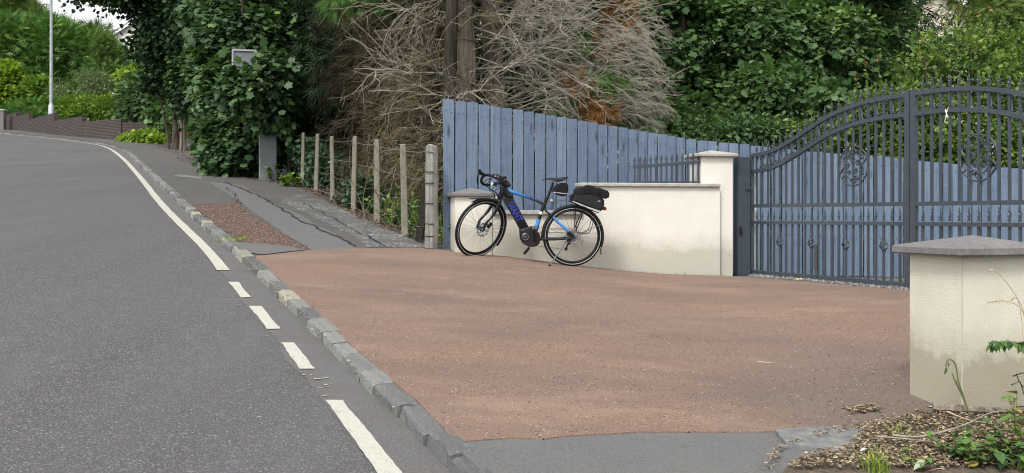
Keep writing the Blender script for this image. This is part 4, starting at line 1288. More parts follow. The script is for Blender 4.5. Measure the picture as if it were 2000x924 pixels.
# sagging wires
for wi, (f, sag, broken) in enumerate(((.94, .03, 0), (.66, .018, 0), (.42, .06, 1), (.24, .10, 1), (.10, .04, 1))):
    pts = []
    for i in range(len(posts) - 1):
        a, b = posts[i], posts[i + 1]; ha, hb = ptop[i] - a.z, ptop[i + 1] - b.z
        fa = f + rw.uniform(-.02, .02) + (rw.uniform(-.05, .05) if broken else 0)
        for k in range(8):
            t = k / 8
            p = a.lerp(b, t); z = p.z + (ha * (1 - t) + hb * t) * f - sag * 4 * t * (1 - t) * rw.uniform(.75, 1.1) + (.015 * rw.uniform(-1, 1) if broken else 0)
            q = p - fnn * (.055 if k == 0 or True else 0)
            pts.append((q.x - FEN0.x, q.y - FEN0.y, z - FEN0.z))
    if broken:
        pts = pts[rw.choice([2, 6, 8]):]
    mb = MB(); mb.tube(pts, .0036, 4); mb.build('wire', M['fence_wire'], wf)
# dark plank leaning on the straining post
lp = G(822, 470); lq, _ = on_line(Vector((FEN0.x, FEN0.y, 0)), fx, 834)
mb = MB(); a = Vector((px_(818, 13.0), 13.0, terr(px_(818, 13), 13.0))); b = Vector((px_(836, FEN0.y), FEN0.y + .02, pz(345, FEN0.y)))
dv_ = b - a; xx = dv_.normalized(); yy = Vector((.3, 1, 0)); yy = (yy - xx * yy.dot(xx)).normalized()
mb.bbox((a + b) / 2 - a, (dv_.length, .03, .10), .004, Matrix((xx, yy, xx.cross(yy))).transposed())
o = mb.build('plank', M['dark_timber']); o.location = a
tag(o, 'dark weathered plank leaning against the straining post', 'plank')

# ------------------------------------------------------------------ grey box on a square column in the bush
BP = G(524, 351)
ub = empty('utility_box', BP, R_(12), 'grey metal box on a square steel column swallowed by the leafy bush', 'utility box')
mb = MB(); hcol = pz(246, BP.y) - BP.z
mb.bbox((0, 0, .9), (.40, .36, 1.85), .01); mb.build('column', M['grey_steel'], ub)
mb = MB(); mb.box((-.206, -.02, .85), (.012, .3, 1.9)); mb.build('side_flange', M['galvanised'], ub)
zb_ = pz(103, BP.y) - BP.z; bw = 46 / FPX * BP.y; bx = px_(480, BP.y) - BP.x
mb = MB(); mb.bbox((bx, -.06, zb_ - .36), (bw, .62, .72), .015); mb.build('housing', M['grey_steel'], ub)
mb = MB(); mb.tube([(-.05, 0, 1.7), (-.05, .05, zb_ - .1)], .05, 10); mb.build('mast', M['grey_steel'], ub)
mb = MB()
for c, s in (((bx, -.385, zb_ - .02), (bw, .03, .04)), ((bx - bw / 2 + .02, -.385, zb_ - .36), (.04, .03, .64)), ((bx + bw / 2 - .02, -.385, zb_ - .36), (.04, .03, .64))): mb.box(c, s)
mb.build('door_frame', M['galvanised'], ub)

# ------------------------------------------------------------------ street lamp
SL = G(100, 258.5)
lamp = empty('street_lamp', SL, 0, 'tall galvanised street lamp column on the far pavement', 'street lamp')
pw = 8 / FPX * SL.y / 2
mb = MB(); mb.lathe([(pw * 1.35, -.1), (pw * 1.35, 1.55), (pw * 1.2, 1.58), (pw * .95, 1.7)], seg=14); mb.build('base', M['galvanised'], lamp, True)
mb = MB(); mb.tube([(0, 0, 1.6), (0, 0, 5), (0, 0, 9.3), (0, -.05, 9.8), (-.3, -.3, 10.1), (-.9, -.7, 10.2)], [pw * .85, pw * .7, pw * .55, pw * .5, pw * .45, pw * .4], 12); mb.build('column', M['galvanised'], lamp, True)
mb = MB(); mb.bbox((-1.25, -.95, 10.2), (.8, .28, .14), .03, Matrix.Rotation(R_(38), 3, 'Z')); mb.build('lantern', M['grey_steel'], lamp)
mb = MB(); mb.box((0, -pw * 1.35, .8), (pw * 1.3, .02, .6)); mb.build('access_door', M['galvanised'], lamp)

# ------------------------------------------------------------------ brick garden wall up the road
BW = [_plane_hit(-40, 247), _plane_hit(12, 251), _plane_hit(60, 257), _plane_hit(110, 263), _plane_hit(165, 268.5), _plane_hit(240, 274), _plane_hit(312, 277.5)]
bw_t = [None, 223, 220, 225, 229, 231, 236.5]
bwall = empty('brick_wall', (BW[-1].x, BW[-1].y, terr(*BW[-1])), 0, 'dark brown brick garden wall stepping along the bend', 'wall')
for i in range(len(BW) - 1):
    a, b = Vector(BW[i]), Vector(BW[i + 1]); Lb = (b - a).length
    n = max(1, round(Lb / 3.4))
    for k in range(n):
        p, q = a.lerp(b, k / n), a.lerp(b, (k + 1) / n)
        z0 = min(terr(*p), terr(*q)) - .3; zt = (terr(*p) + terr(*q)) / 2 + .93
        u0 = k * 3.375
        dd = (q - p).normalized(); nb_ = Vector((dd.y, -dd.x)) * .12
        q2 = q - dd * .003
        vs = [(p.x + nb_.x, p.y + nb_.y, z0), (q2.x + nb_.x, q2.y + nb_.y, z0), (q2.x + nb_.x, q2.y + nb_.y, zt), (p.x + nb_.x, p.y + nb_.y, zt),
              (p.x - nb_.x, p.y - nb_.y, z0), (q2.x - nb_.x, q2.y - nb_.y, z0), (q2.x - nb_.x, q2.y - nb_.y, zt), (p.x - nb_.x, p.y - nb_.y, zt)]
        fs = [(0, 1, 2, 3), (5, 4, 7, 6), (3, 2, 6, 7), (1, 5, 6, 2), (4, 0, 3, 7)]
        me = bpy.data.meshes.new('wall_panel'); me.from_pydata(vs, [], fs)
        uv = me.uv_layers.new(name='UVMap'); le = (q2 - p).length; off = round(random.random() * 6) * .225
        W, Hh = le, zt - z0
        uvs = [(0, 0), (W, 0), (W, Hh), (0, Hh), (0, 0), (W, 0), (W, Hh), (0, Hh), (0, 0), (W, 0), (W, .24), (0, .24), (0, 0), (.24, 0), (.24, Hh), (0, Hh), (0, 0), (.24, 0), (.24, Hh), (0, Hh)]
        for li, c in enumerate(uvs): uv.data[li].uv = (c[0] + off, c[1])
        me.materials.append(M['brick_dark']); me.update()
        under(bwall, link_mesh('wall_panel', me))
# gate pier at the far left end
pe = _plane_hit(4, 252); mb = MB(); zp = terr(*pe); mb.bbox((0, 0, .5), (.36, .36, 1.4), .01); o = mb.build('stone_pier', M['coping_stone']); o.location = (pe.x, pe.y, zp - .1)
mb2 = MB(); mb2.bbox((0, 0, 1.24), (.46, .46, .1), .02); c2 = mb2.build('cap', M['coping_light'], o)
tag(o, 'grey stone pier beside the brick wall on the bend', 'pier')
# ------------------------------------------------------------------ bicycle
# local frame: x forward, y to the rider's left (towards the drive), z up, origin under the rear hub
BA = R_(6.0)                  # heading of the bicycle against the picture plane
bd = Vector((math.cos(BA), math.sin(BA), 0)); bn = Vector((math.sin(BA), -math.cos(BA), 0))
rc = G(1112.5, 520.5)
fwd_h = -bd
RW = 0.352                    # wheel radius with tyre
fc_xy = Vector((rc.x, rc.y, 0)) + fwd_h * 1.08
pitch = math.atan((terr(fc_xy.x, fc_xy.y) - rc.z) / 1.08) - 0.020     # the turned front wheel sits lower on its flop
fw = (fwd_h * math.cos(pitch) + Vector((0, 0, math.sin(pitch)))).normalized()
lf = bn.copy()
up = fw.cross(lf).normalized()
LEAN = R_(4.0)
up2 = (up * math.cos(LEAN) + lf * math.sin(LEAN)).normalized(); lf2 = (lf * math.cos(LEAN) - up * math.sin(LEAN)).normalized()
bike = empty('bicycle', (0, 0, 0), 0, 'black and blue electric drop-bar bicycle leaning on its kickstand by the cream wall', 'bicycle')
BM = Matrix((fw, lf2, up2)).transposed().to_4x4(); BM.translation = Vector((rc.x, rc.y, rc.z + .004))
bike.matrix_world = BM
SV, SHZ = FPX / rc.y * 3.85, FPX / rc.y * 3.85 * math.cos(BA)
_pc, _ps = math.cos(pitch + .0), math.sin(pitch + .0)
def zb(zx, zy):
    """point of the frame plane from the enlarged detail of the photo (3.85x, corner 840,300)"""
    dx, dz = (1035 - zx) / SHZ, (620 - zy) / SV
    return (dx * _pc + dz * _ps, RW + (-dx * _ps + dz * _pc))
def P3(zx, zy, y=0.0):
    a = zb(zx, zy); return Vector((a[0], y, a[1]))
def bpart(name, mat, parent=None, smooth=True):
    def deco(fn):
        mb = MB(); fn(mb); return mb.build(name, M[mat], parent or bike, smooth)
    return deco
def spline(pts, n=6):
    P = [Vector(p) for p in pts]; P = [P[0] * 2 - P[1]] + P + [P[-1] * 2 - P[-2]]; out = []
    for i in range(1, len(P) - 2):
        for k in range(n):
            t = k / n
            out.append(.5 * ((2 * P[i]) + (P[i + 1] - P[i - 1]) * t + (2 * P[i - 1] - 5 * P[i] + 4 * P[i + 1] - P[i + 2]) * t * t + (3 * P[i] - P[i - 1] - 3 * P[i + 1] + P[i + 2]) * t ** 3))
    out.append(P[-2]); return out

# steering
HB, HT = P3(488, 325), P3(520, 250)
HA = R_(69.0)
HT = HB + Vector((-math.cos(HA), 0, math.sin(HA))) * 0.15
ax = (HT - HB).normalized()
STEER = R_(36)
SM = Matrix.Translation(HB) @ Matrix.Rotation(STEER, 4, ax) @ Matrix.Translation(-HB)
# front hub before steering: fork rake ahead of the axis
tz = (HB.z - RW) / ax.z
FH = HB - ax * tz + Vector((.052 / ax.z, 0, 0)); FH.z = RW
RH = Vector((0, 0, RW))

def wheel(hub, Mx, nm_label, rear):
    w = bpy.data.objects.new('wheel', None); COL.objects.link(w); w.parent = bike; w.empty_display_size = .05
    w['label'] = nm_label
    def mk(name, mat, fn, smooth=True):
        mb = MB(); mb.M = Mx; fn(mb); return mb.build(name, M[mat], w, smooth)
    mk('tyre', 'rubber', lambda m: m.torus(hub, RW - .0205, .0205, seg=72, sub=10))
    mk('rim', 'bike_black', lambda m: m.torus(hub, RW - .048, .013, seg=72, sub=8, flat=.85))
    for sg in (1, -1):
        mk('reflective_band', 'reflective', lambda m: m.torus((hub.x, hub.y + sg * .0185, hub.z), RW - .026, .0032, seg=72, sub=5))
    def sp(m):
        for k in range(28):
            a = 2 * math.pi * k / 28; sg = 1 if k % 2 else -1
            b = a + (0.55 if (k // 2) % 2 else -0.55)
            m.tube([hub + Vector((.028 * math.cos(b), sg * .03, .028 * math.sin(b))), hub + Vector(((RW - .05) * math.cos(a), sg * .004, (RW - .05) * math.sin(a)))], .0016, 4, False)
    o = mk('spokes', 'bike_steel', sp); o['kind'] = 'stuff'
    mk('hub', 'bike_black', lambda m: m.lathe([(.01, -.062), (.014, -.06), (.014, -.045), (.031, -.04), (.031, -.034), (.017, -.028), (.017, .028), (.031, .034), (.031, .04), (.014, .045), (.012, .062), (.0, .063)], hub, 'Y', 14))
    def rotor(m):
        y = hub.y + .05
        m.torus((hub.x, y, hub.z), .074, .006, seg=36, sub=6, flat=.3)
        for k in range(6):
            a = 2 * math.pi * k / 6
            m.tube([(hub.x + .02 * math.cos(a), y, hub.z + .02 * math.sin(a)), (hub.x + .072 * math.cos(a + .4), y, hub.z + .072 * math.sin(a + .4))], .005, 4, flat=.4)
        for k in range(12):
            a = 2 * math.pi * k / 12 + .2; c = Vector((hub.x + .082 * math.cos(a), y, hub.z + .082 * math.sin(a)))
            m.box(c, (.014, .003, .014), Matrix.Rotation(-a, 3, 'Y'))
    mk('brake_rotor', 'bike_steel', rotor)
    if not rear:
        mk('hub_cap', 'bike_blue', lambda m: (m.lathe([(.02, .052), (.02, .06), (.008, .064), (0, .064)], hub, 'Y', 12), m.lathe([(.016, -.075), (.016, -.06)], hub, 'Y', 12)))
    else:
        def cas(m):
            for k in range(8): m.lathe([(.022 + .006 * (8 - k), -.033 - .0042 * k), (.022 + .006 * (8 - k), -.035 - .0042 * k)], hub, 'Y', 22)
        mk('cassette', 'bike_steel', cas, False)
    return w
wheel(RH, None, 'rear wheel seen side on', True)
wheel(FH, SM, 'front wheel turned towards the drive', False)

def guard(hub, a0, a1, Mx, name, r=RW + .014):
    """mudguard: curved channel over an arc (angles from forward, counter-clockwise seen from the left)"""
    mb = MB(); mb.M = Mx; vs, fs = [], []
    n = 30; prof = [(-.026, -.014), (-.022, 0.0), (-.010, .006), (.010, .006), (.022, 0.0), (.026, -.014)]
    for i in range(n + 1):
        a = a0 + (a1 - a0) * i / n
        for (y, dr) in prof: vs.append((hub.x + (r + dr) * math.cos(a), hub.y + y, hub.z + (r + dr) * math.sin(a)))
        for (y, dr) in prof[::-1]: vs.append((hub.x + (r + dr - .003) * math.cos(a), hub.y + y * .96, hub.z + (r + dr - .003) * math.sin(a)))
    m = 12
    for i in range(n):
        for k in range(m): fs.append((i * m + k, i * m + (k + 1) % m, (i + 1) * m + (k + 1) % m, (i + 1) * m + k))
    mb.add(vs, fs)
    return mb.build(name, M['black_plastic'], bike, True)
g1 = guard(RH, R_(-8), R_(196), None, 'rear_mudguard')
mb = MB(); a = R_(196)
mb.box((RH.x + (RW + .016) * math.cos(a + .1) - .008, 0, RH.z + (RW + .016) * math.sin(a + .1) - .01), (.006, .05, .075), Matrix.Rotation(R_(8), 3, 'Y')); mb.build('mud_flap', M['black_plastic'], g1)
g2 = guard(FH, R_(60), R_(218), SM, 'front_mudguard', RW + .012)
mb = MB(); mb.M = SM; a = R_(62); mb.tube([(FH.x + .37 * math.cos(R_(84)), 0, FH.z + .37 * math.sin(R_(84))), (FH.x + .385 * math.cos(R_(70)), 0, FH.z + .385 * math.sin(R_(70))), (FH.x + .43 * math.cos(R_(58)), 0, FH.z + .43 * math.sin(R_(58)))], [.02, .022, .016], 6, flat=.25, up=(0, 1, 0)); mb.build('mud_flap', M['black_plastic'], g2)
mb = MB(); mb.M = SM
for sg in (1, -1):
    mb.tube([(FH.x, sg * .058, FH.z), (FH.x + .365 * math.cos(R_(178)), sg * .03, FH.z + .365 * math.sin(R_(178)))], .0028, 5)
mb.build('stay', M['bike_steel'], g2)

# frame
BB = P3(745, 640)
@bpart('down_tube', 'bike_black')
def _(m):
    m.puff([zb(*p) for p in ((497, 332), (520, 312), (560, 306), (588, 340), (650, 452), (702, 548), (698, 600), (650, 598), (636, 570), (566, 440))], .040, .9)
@bpart('motor', 'black_plastic')
def _(m):
    m.puff([zb(*p) for p in ((634, 568), (640, 640), (660, 672), (700, 694), (745, 697), (778, 678), (793, 640), (782, 596), (745, 570), (705, 546))], .06, .86)
    c = P3(676, 620, .056); m.lathe([(.05, 0), (.05, .012), (.043, .016), (0, .016)], c, 'Y', 22)
mot = [o for o in bike.children if o.name.startswith('motor')][0]
@bpart('motor_badge', 'bike_steel', mot)
def _(m):
    c = P3(676, 620, .073); m.torus(c, .036, .003, seg=26, sub=5, flat=.5)
    for dz in (-.008, .002, .011): m.box((c.x, c.y, c.z + dz), (.04 - abs(dz), .003, .004))
@bpart('top_tube', 'bike_blue_fade')
def _(m): m.tube(spline([P3(515, 268), P3(600, 296), P3(720, 336), P3(826, 384)], 5), [.023] * 6 + [.020] * 6 + [.018] * 4, 10)
@bpart('seat_tube', 'bike_black')
def _(m): m.tube([P3(826, 372), P3(800, 430), P3(772, 520), P3(757, 580)], [.021, .021, .022, .024], 10)
@bpart('seat_tube_band', 'bike_blue')
def _(m): m.tube([P3(779, 492), P3(768, 530), P3(757, 568)], [.0235, .024, .026], 10)
@bpart('seat_tube_badge', 'reflective')
def _(m): m.tube([P3(799, 434), P3(792, 455)], .0225, 10)
@bpart('head_tube', 'bike_black')
def _(m):
    m.tube([HB - ax * .005, HB + ax * .07, HT], [.034, .031, .029], 12)
    m.puff([zb(*p) for p in ((505, 262), (545, 262), (590, 340), (540, 350), (500, 335))], .026, .85)
for sg in (1, -1):
    @bpart('chain_stay', 'bike_black')
    def _(m): m.tube([P3(785, 640, sg * .035), P3(900, 640, sg * .052), P3(1030, 632, sg * .066)], [.016, .014, .013], 8)
    @bpart('seat_stay', 'bike_black')
    def _(m): m.tube([P3(822, 420, sg * .018), P3(850, 445, sg * .035), P3(930, 520, sg * .05), P3(1028, 606, sg * .066)], [.011, .0115, .0125, .0115], 8)
    @bpart('seat_stay_band', 'bike_blue')
    def _(m): m.tube([P3(882, 474, sg * .0415), P3(930, 520, sg * .05), P3(1000, 582, sg * .062)], [.0135, .0155, .0130], 8)
# lettering along the down tube
def lettering(text, size, parent, mat):
    cu = bpy.data.curves.new('txt', 'FONT'); cu.body = text; cu.size = size; cu.align_x = 'CENTER'; cu.align_y = 'CENTER'; cu.extrude = .0006; cu.space_character = 1.08
    cu.offset = .0035
    to = bpy.data.objects.new('txt', cu); COL.objects.link(to)
    dg = bpy.context.evaluated_depsgraph_get()
    me = bpy.data.meshes.new_from_object(to.evaluated_get(dg))
    bpy.data.objects.remove(to); me.name = 'lettering'
    me.materials.clear(); me.materials.append(M[mat])
    return me
lt = lettering('GIANT', .112, bike, 'bike_lettering')
dts = (P3(560, 352) - P3(655, 512)); a_, b_ = P3(566, 362), P3(634, 505)
dirt = (b_ - a_).normalized(); nrm = Vector((0, 1, 0)); upv = nrm.cross(dirt)
lo = link_mesh('lettering', lt, bike)
Ml = Matrix((dirt, upv, nrm)).transposed().to_4x4(); Ml.translation = (a_ + b_) / 2 + Vector((0, .0415, 0))
lo.matrix_local = Ml @ Matrix.Diagonal((( b_ - a_).length / max(1e-4, lo.dimensions.x or .35), 1.0, 1, 1)) if False else Ml
wx = max(v.co.x for v in lt.vertices) - min(v.co.x for v in lt.vertices)
for v in lt.vertices: v.co.x *= (b_ - a_).length / wx

# cranks and pedals (near crank up-forward, far crank down)
@bpart('chainring', 'bike_black')
def _(m):
    m.torus((BB.x, -.058, BB.z), .078, .004, seg=40, sub=5, flat=.6)
    for k in range(5):
        a = 2 * math.pi * k / 5; m.tube([(BB.x, -.056, BB.z), (BB.x + .078 * math.cos(a), -.058, BB.z + .078 * math.sin(a))], .009, 5, flat=.4)
@bpart('chain', 'bike_steel', None, False)
def _(m):
    m.tube([P3(745, 592, -.058), P3(1025, 596, -.05)], .0035, 4); m.tube([P3(750, 693, -.058), P3(985, 722, -.05)], .0035, 4)
for sg, pe in ((1, P3(738, 552)), (-1, P3(712, 716))):
    c = Vector((BB.x, sg * .085, BB.z)); e = Vector((pe.x, sg * .10, pe.z))
    d_ = (e - c); d_.normalize(); e = c + d_ * .172 if sg < 0 else c + d_ * .15
    @bpart('crank', 'bike_black')
    def _(m): m.tube([c - d_ * .02, c, e], [.017, .019, .012], 8, flat=.6, up=(0, 1, 0)); m.lathe([(.017, 0), (.017, sg * .03 if sg < 0 else .0), (.02, -sg * .02)], c, 'Y', 10)
    tilt = R_(8) if sg > 0 else R_(55)
    @bpart('pedal', 'black_plastic')
    def _(m):
        rr = Matrix.Rotation(tilt, 3, 'Y'); pc = e + Vector((0, sg * .055, 0))
        for q in ((-.042, 0), (.042, 0)): m.box(pc + rr @ Vector((q[0], 0, 0)), (.012, .09, .022), rr)
        for y in (-.042, 0, .042): m.box(pc + Vector((0, y, 0)), (.074, .010, .018), rr)
    pd = [o for o in bike.children if o.name.startswith('pedal')][-1]
    @bpart('pedal_reflector', 'bike_silver', pd)
    def _(m):
        rr = Matrix.Rotation(tilt, 3, 'Y'); m.box(e + Vector((0, sg * .102, 0)) + rr @ Vector((0, 0, .004)), (.07, .004, .012), rr)
# derailleur
@bpart('derailleur', 'bike_black')
def _(m):
    m.tube([P3(1030, 632, -.075), P3(1040, 668, -.085), P3(1005, 690, -.085)], [.012, .014, .012], 6)
    m.tube([P3(1008, 672, -.075), P3(992, 722, -.075)], .011, 6, flat=.5)
    for q in ((1012, 668), (992, 720)): m.lathe([(.021, -.005), (.021, .005)], P3(q[0], q[1], -.07), 'Y', 14)
@bpart('brake_caliper', 'bike_black')
def _(m): m.bbox(P3(1000, 600, .062), (.06, .03, .035), .006, Matrix.Rotation(R_(-40), 3, 'Y'))
# kickstand down to the ground
ks = P3(982, 652, .062)
def to_local(p): return BM.inverted() @ p
kf_g = G(1072.5, 520.5); kl = to_local(kf_g)
@bpart('kickstand', 'bike_silver')
def _(m): m.tube([ks + Vector((0, 0, .01)), ks + (kl - ks) * .30, kl + (ks - kl) * .04], [.015, .013, .011], 8, flat=.7)
kst = [o for o in bike.children if o.name.startswith('kickstand')][0]
@bpart('foot', 'black_plastic', kst)
def _(m): m.tube([kl + (ks - kl) * .05, kl], [.015, .018], 8)
@bpart('kickstand_mount', 'bike_black')
def _(m): m.bbox(ks + Vector((-.02, -.008, .02)), (.07, .03, .05), .006)

# fork and front end (all turned with the steering)
def fpart(name, mat, fn, parent=None, smooth=True):
    mb = MB(); mb.M = SM; fn(mb); return mb.build(name, M[mat], parent or bike, smooth)
fpart('fork_crown', 'bike_black', lambda m: (m.tube([HB + ax * .0, HB - ax * .035], [.032, .03], 12), m.bbox(HB - ax * .045 + Vector((.008, 0, 0)), (.05, .125, .055), .016, Matrix.Rotation(R_(20), 3, 'Y'))))
for sg in (1, -1):
    fpart('fork_leg', 'bike_black', lambda m: m.tube(spline([HB - ax * .04 + Vector((.008, sg * .052, 0)), HB - ax * .2 + Vector((.016, sg * .056, 0)), FH + Vector((-.02, sg * .06, .08)), FH + Vector((0, sg * .06, -.012))], 4), [.021] * 5 + [.017] * 5 + [.013] * 3, 9, flat=.8, up=(1, 0, 0)))
fpart('fork_tip', 'bike_blue', lambda m: m.bbox(FH + Vector((-.02, -.066, .035)), (.036, .028, .05), .008))
fpart('brake_caliper', 'bike_black', lambda m: m.bbox(FH + Vector((-.075, .062, .055)), (.045, .032, .075), .01, Matrix.Rotation(R_(-35), 3, 'Y')))
# stem and spacers
ST = HT + ax * .03
CL = ST + Vector((.105, 0, .035))
fpart('stem', 'bike_black', lambda m: (m.tube([HT, ST + ax * .02], [.024, .021], 12), m.tube([ST + Vector((-.012, 0, 0)), CL], [.022, .02], 10), m.lathe([(.026, -.025), (.026, .025)], CL, 'Y', 14)))
hb_pts = lambda sg: [CL, CL + Vector((0, sg * .10, .002)), CL + Vector((.002, sg * .175, .0)), CL + Vector((.03, sg * .208, -.002)), CL + Vector((.072, sg * .214, -.012)), CL + Vector((.098, sg * .218, -.045)), CL + Vector((.092, sg * .224, -.085)), CL + Vector((.055, sg * .228, -.118)), CL + Vector((.0, sg * .232, -.13)), CL + Vector((-.035, sg * .234, -.132))]
hbar = fpart('handlebar', 'rubber', lambda m: [m.tube(spline(hb_pts(sg), 5), .0158, 9) for sg in (1, -1)] and None)
for sg in (1, -1):
    fpart('bar_plug', 'reflective', lambda m: m.lathe([(.012, -.038), (.012, -.034)], CL + Vector((0, sg * .234, -.132)), 'X', 8), hbar)
    def hood(m):
        b = CL + Vector((.085, sg * .217, -.012))
        m.tube(spline([b + Vector((-.03, 0, .008)), b + Vector((.01, 0, .018)), b + Vector((.045, 0, .034)), b + Vector((.062, 0, .062)), b + Vector((.058, 0, .075))], 4), [.017] * 5 + [.02] * 5 + [.017] * 5 + [.013] * 2, 8)
    fpart('brake_hood', 'rubber', hood)
    fpart('brake_lever', 'bike_black', lambda m: m.tube(spline([CL + Vector((.125, sg * .216, .02)), CL + Vector((.158, sg * .218, -.005)), CL + Vector((.15, sg * .226, -.075)), CL + Vector((.118, sg * .236, -.14))], 5), [.012] * 5 + [.010] * 6 + [.008] * 5, 6, flat=.6))
    fpart('shifter_clamp', 'black_plastic', lambda m: m.bbox(CL + Vector((.012, sg * .10, .02)), (.035, .04, .05), .008))
# display, lamp, bell and cables clustered round the stem
fpart('display', 'black_plastic', lambda m: m.bbox(CL + Vector((.015, 0, .045)), (.085, .062, .018), .006, Matrix.Rotation(R_(-22), 3, 'Y')))
fpart('display_mount', 'black_plastic', lambda m: (m.bbox(CL + Vector((0, .02, .02)), (.04, .03, .05), .006), m.bbox(CL + Vector((.05, .045, -.02)), (.06, .04, .035), .008), m.bbox(CL + Vector((-.055, .0, .03)), (.05, .035, .03), .006)))
fpart('front_lamp', 'bag_gloss', lambda m: m.lathe([(.012, -.03), (.022, -.02), (.024, .03), (.02, .036), (0, .036)], CL + Vector((.07, 0, -.045)), 'X', 12))
fpart('front_lamp_lens', 'reflective', lambda m: m.lathe([(.021, .0), (.019, .004), (0, .006)], CL + Vector((.107, 0, -.045)), 'X', 12))
fpart('bell', 'bike_silver', lambda m: m.lathe([(.014, -.006), (.014, .0), (.008, .012), (0, .014)], CL + Vector((.02, -.07, .022)), 'Z', 12))
for k, (sg, o1, o2) in enumerate(((1, .09, .05), (1, .13, .02), (-1, .10, .04), (-1, .15, .0))):
    fpart('cable', 'rubber', lambda m: m.tube(spline([CL + Vector((.02, sg * .12, -.008)), CL + Vector((.02 + o1, sg * .08, -.05 - o2)), HB + Vector((.06 + o1 * .3, sg * .03, .06)), HB + Vector((.03, sg * .02, .0 - k * .02)), HB + Vector((.0, sg * .03, -.06))], 5), .0038, 5))
fpart('front_reflector', 'reflective', lambda m: m.bbox(HB - ax * .02 + Vector((.042, .0, .01)), (.008, .04, .03), .003))
# seatpost, clamp, saddle
@bpart('seat_post', 'bike_black')
def _(m): m.tube([P3(822, 380), P3(850, 315), P3(884, 218)], [.0165, .0155, .0155], 10)
@bpart('seat_clamp', 'bike_black')
def _(m): m.tube([P3(829, 362), P3(835, 348)], .022, 10); m.bbox(P3(828, 340, 0), (.02, .03, .03), .004)
sd = [(803, 197, .016, .010), (815, 190, .020, .014), (845, 182, .026, .022), (880, 181, .034, .032), (915, 182, .052, .040), (950, 178, .070, .040), (975, 173, .074, .034), (993, 171, .058, .020)]
@bpart('saddle', 'bag_gloss')
def _(m):
    vs, fs = [], []; n = 10
    for (zx, zy, hw, dp) in sd:
        c = P3(zx, zy)
        for k in range(n):
            a = math.pi * k / (n - 1)
            vs.append((c.x, hw * math.cos(a), c.z - .008 * abs(math.cos(a)) ** 2 - (dp * .5 if k in (0, n - 1) else 0)))
        vs.append((c.x, -hw * .6, c.z - dp)); vs.append((c.x, hw * .6, c.z - dp))
    q = n + 2
    for i in range(len(sd) - 1):
        for k in range(q): fs.append((i * q + k, i * q + (k + 1) % q, (i + 1) * q + (k + 1) % q, (i + 1) * q + k))
    fs += [tuple(range(q)), tuple((len(sd) - 1) * q + k for k in range(q))]
    m.add(vs, fs)
sdl = [o for o in bike.children if o.name.startswith('saddle')][0]
for sg in (1, -1):
    @bpart('saddle_rail', 'bike_steel', sdl)
    def _(m): m.tube([P3(838, 196, sg * .012), P3(862, 212, sg * .022), P3(920, 212, sg * .025), P3(955, 200, sg * .03)], .0038, 6)
# luggage rack
for sg in (1, -1):
    @bpart('rack_strut', 'bike_black')
    def _(m): m.tube([P3(1046, 392, sg * .055), P3(1056, 575, sg * .07)], .0055, 6)
    @bpart('rack_strut', 'bike_black')
    def _(m): m.tube([P3(1112, 422, sg * .06), P3(1054, 572, sg * .072)], .0065, 6)
    @bpart('rack_side_hoop', 'bike_black')
    def _(m): m.tube(spline([P3(1196, 440, sg * .07), P3(1182, 500, sg * .075), P3(1160, 572, sg * .078), P3(1130, 594, sg * .078), P3(1060, 590, sg * .074)], 4), .0048, 6)
    @bpart('rack_rail', 'bike_black')
    def _(m): m.tube([P3(1000, 352, sg * .055), P3(1100, 396, sg * .06), P3(1225, 442, sg * .055)], .006, 6)
    @bpart('rack_arm', 'bike_steel')
    def _(m): m.tube([P3(862, 352, sg * .02), P3(940, 352, sg * .03), P3(1005, 354, sg * .045)], .003, 5)
    @bpart('mudguard_stay', 'bike_steel')
    def _(m): m.tube([P3(1040, 618, sg * .07), P3(1256, 524, sg * .03)], .0026, 5); m.tube([P3(1030, 565, sg * .06), P3(820, 565, sg * .03)], .0026, 5)
@bpart('rear_reflector', 'reflective')
def _(m): m.bbox(P3(872, 350, .025), (.03, .015, .022), .004)

# trunk bag on the rack and the wedge bag under the saddle are things of their own
tb = empty('rack_bag', (0, 0, 0), 0, 'black zipped trunk bag sitting on the bicycle rack', 'bag'); tb.matrix_world = BM
def tpart(name, mat, fn, root, smooth=True):
    mb = MB(); fn(mb); return mb.build(name, M[mat], root, smooth)
tpart('bag_body', 'bag_cloth', lambda m: m.puff([zb(*p) for p in ((1014, 350), (1022, 322), (1040, 300), (1075, 292), (1140, 294), (1200, 303), (1244, 322), (1263, 348), (1262, 385), (1254, 418), (1230, 430), (1120, 390))], .095, .9), tb)
tpart('side_panel', 'bag_gloss', lambda m: m.puff([zb(*p) for p in ((1028, 346), (1042, 316), (1075, 304), (1140, 306), (1200, 316), (1236, 336), (1248, 360), (1240, 408), (1222, 414), (1120, 378))], .1, .93, 0.0, .9), tb)
tpart('top_pouch', 'bag_cloth', lambda m: m.puff([zb(*p) for p in ((1040, 296), (1046, 268), (1075, 254), (1120, 248), (1180, 252), (1240, 258), (1290, 276), (1303, 298), (1298, 326), (1272, 338), (1235, 318), (1190, 300), (1120, 292))], .085, .85), tb)
tpart('handle', 'bag_gloss', lambda m: m.tube(spline([P3(1100, 256, .06), P3(1125, 242, .05), P3(1175, 246, .05), P3(1205, 262, .06)], 4), .012, 7, flat=.5), tb)
for zx in (1108, 1222):
    tpart('strap', 'bag_gloss', lambda m: m.tube([P3(zx, 252, .06), P3(zx - 4, 275, .088), P3(zx - 2, 302, .09)], .014, 6, flat=.35, up=(0, 1, 0)), tb)
tpart('trim_strip', 'reflective', lambda m: m.tube([P3(1024, 355, .096), P3(1120, 393, .098), P3(1234, 431, .096)], .006, 6), tb)
tpart('badge', 'reflective', lambda m: m.bbox(P3(1219, 352, .098), (.032, .006, .01), .002, Matrix.Rotation(R_(12), 3, 'Y')), tb)
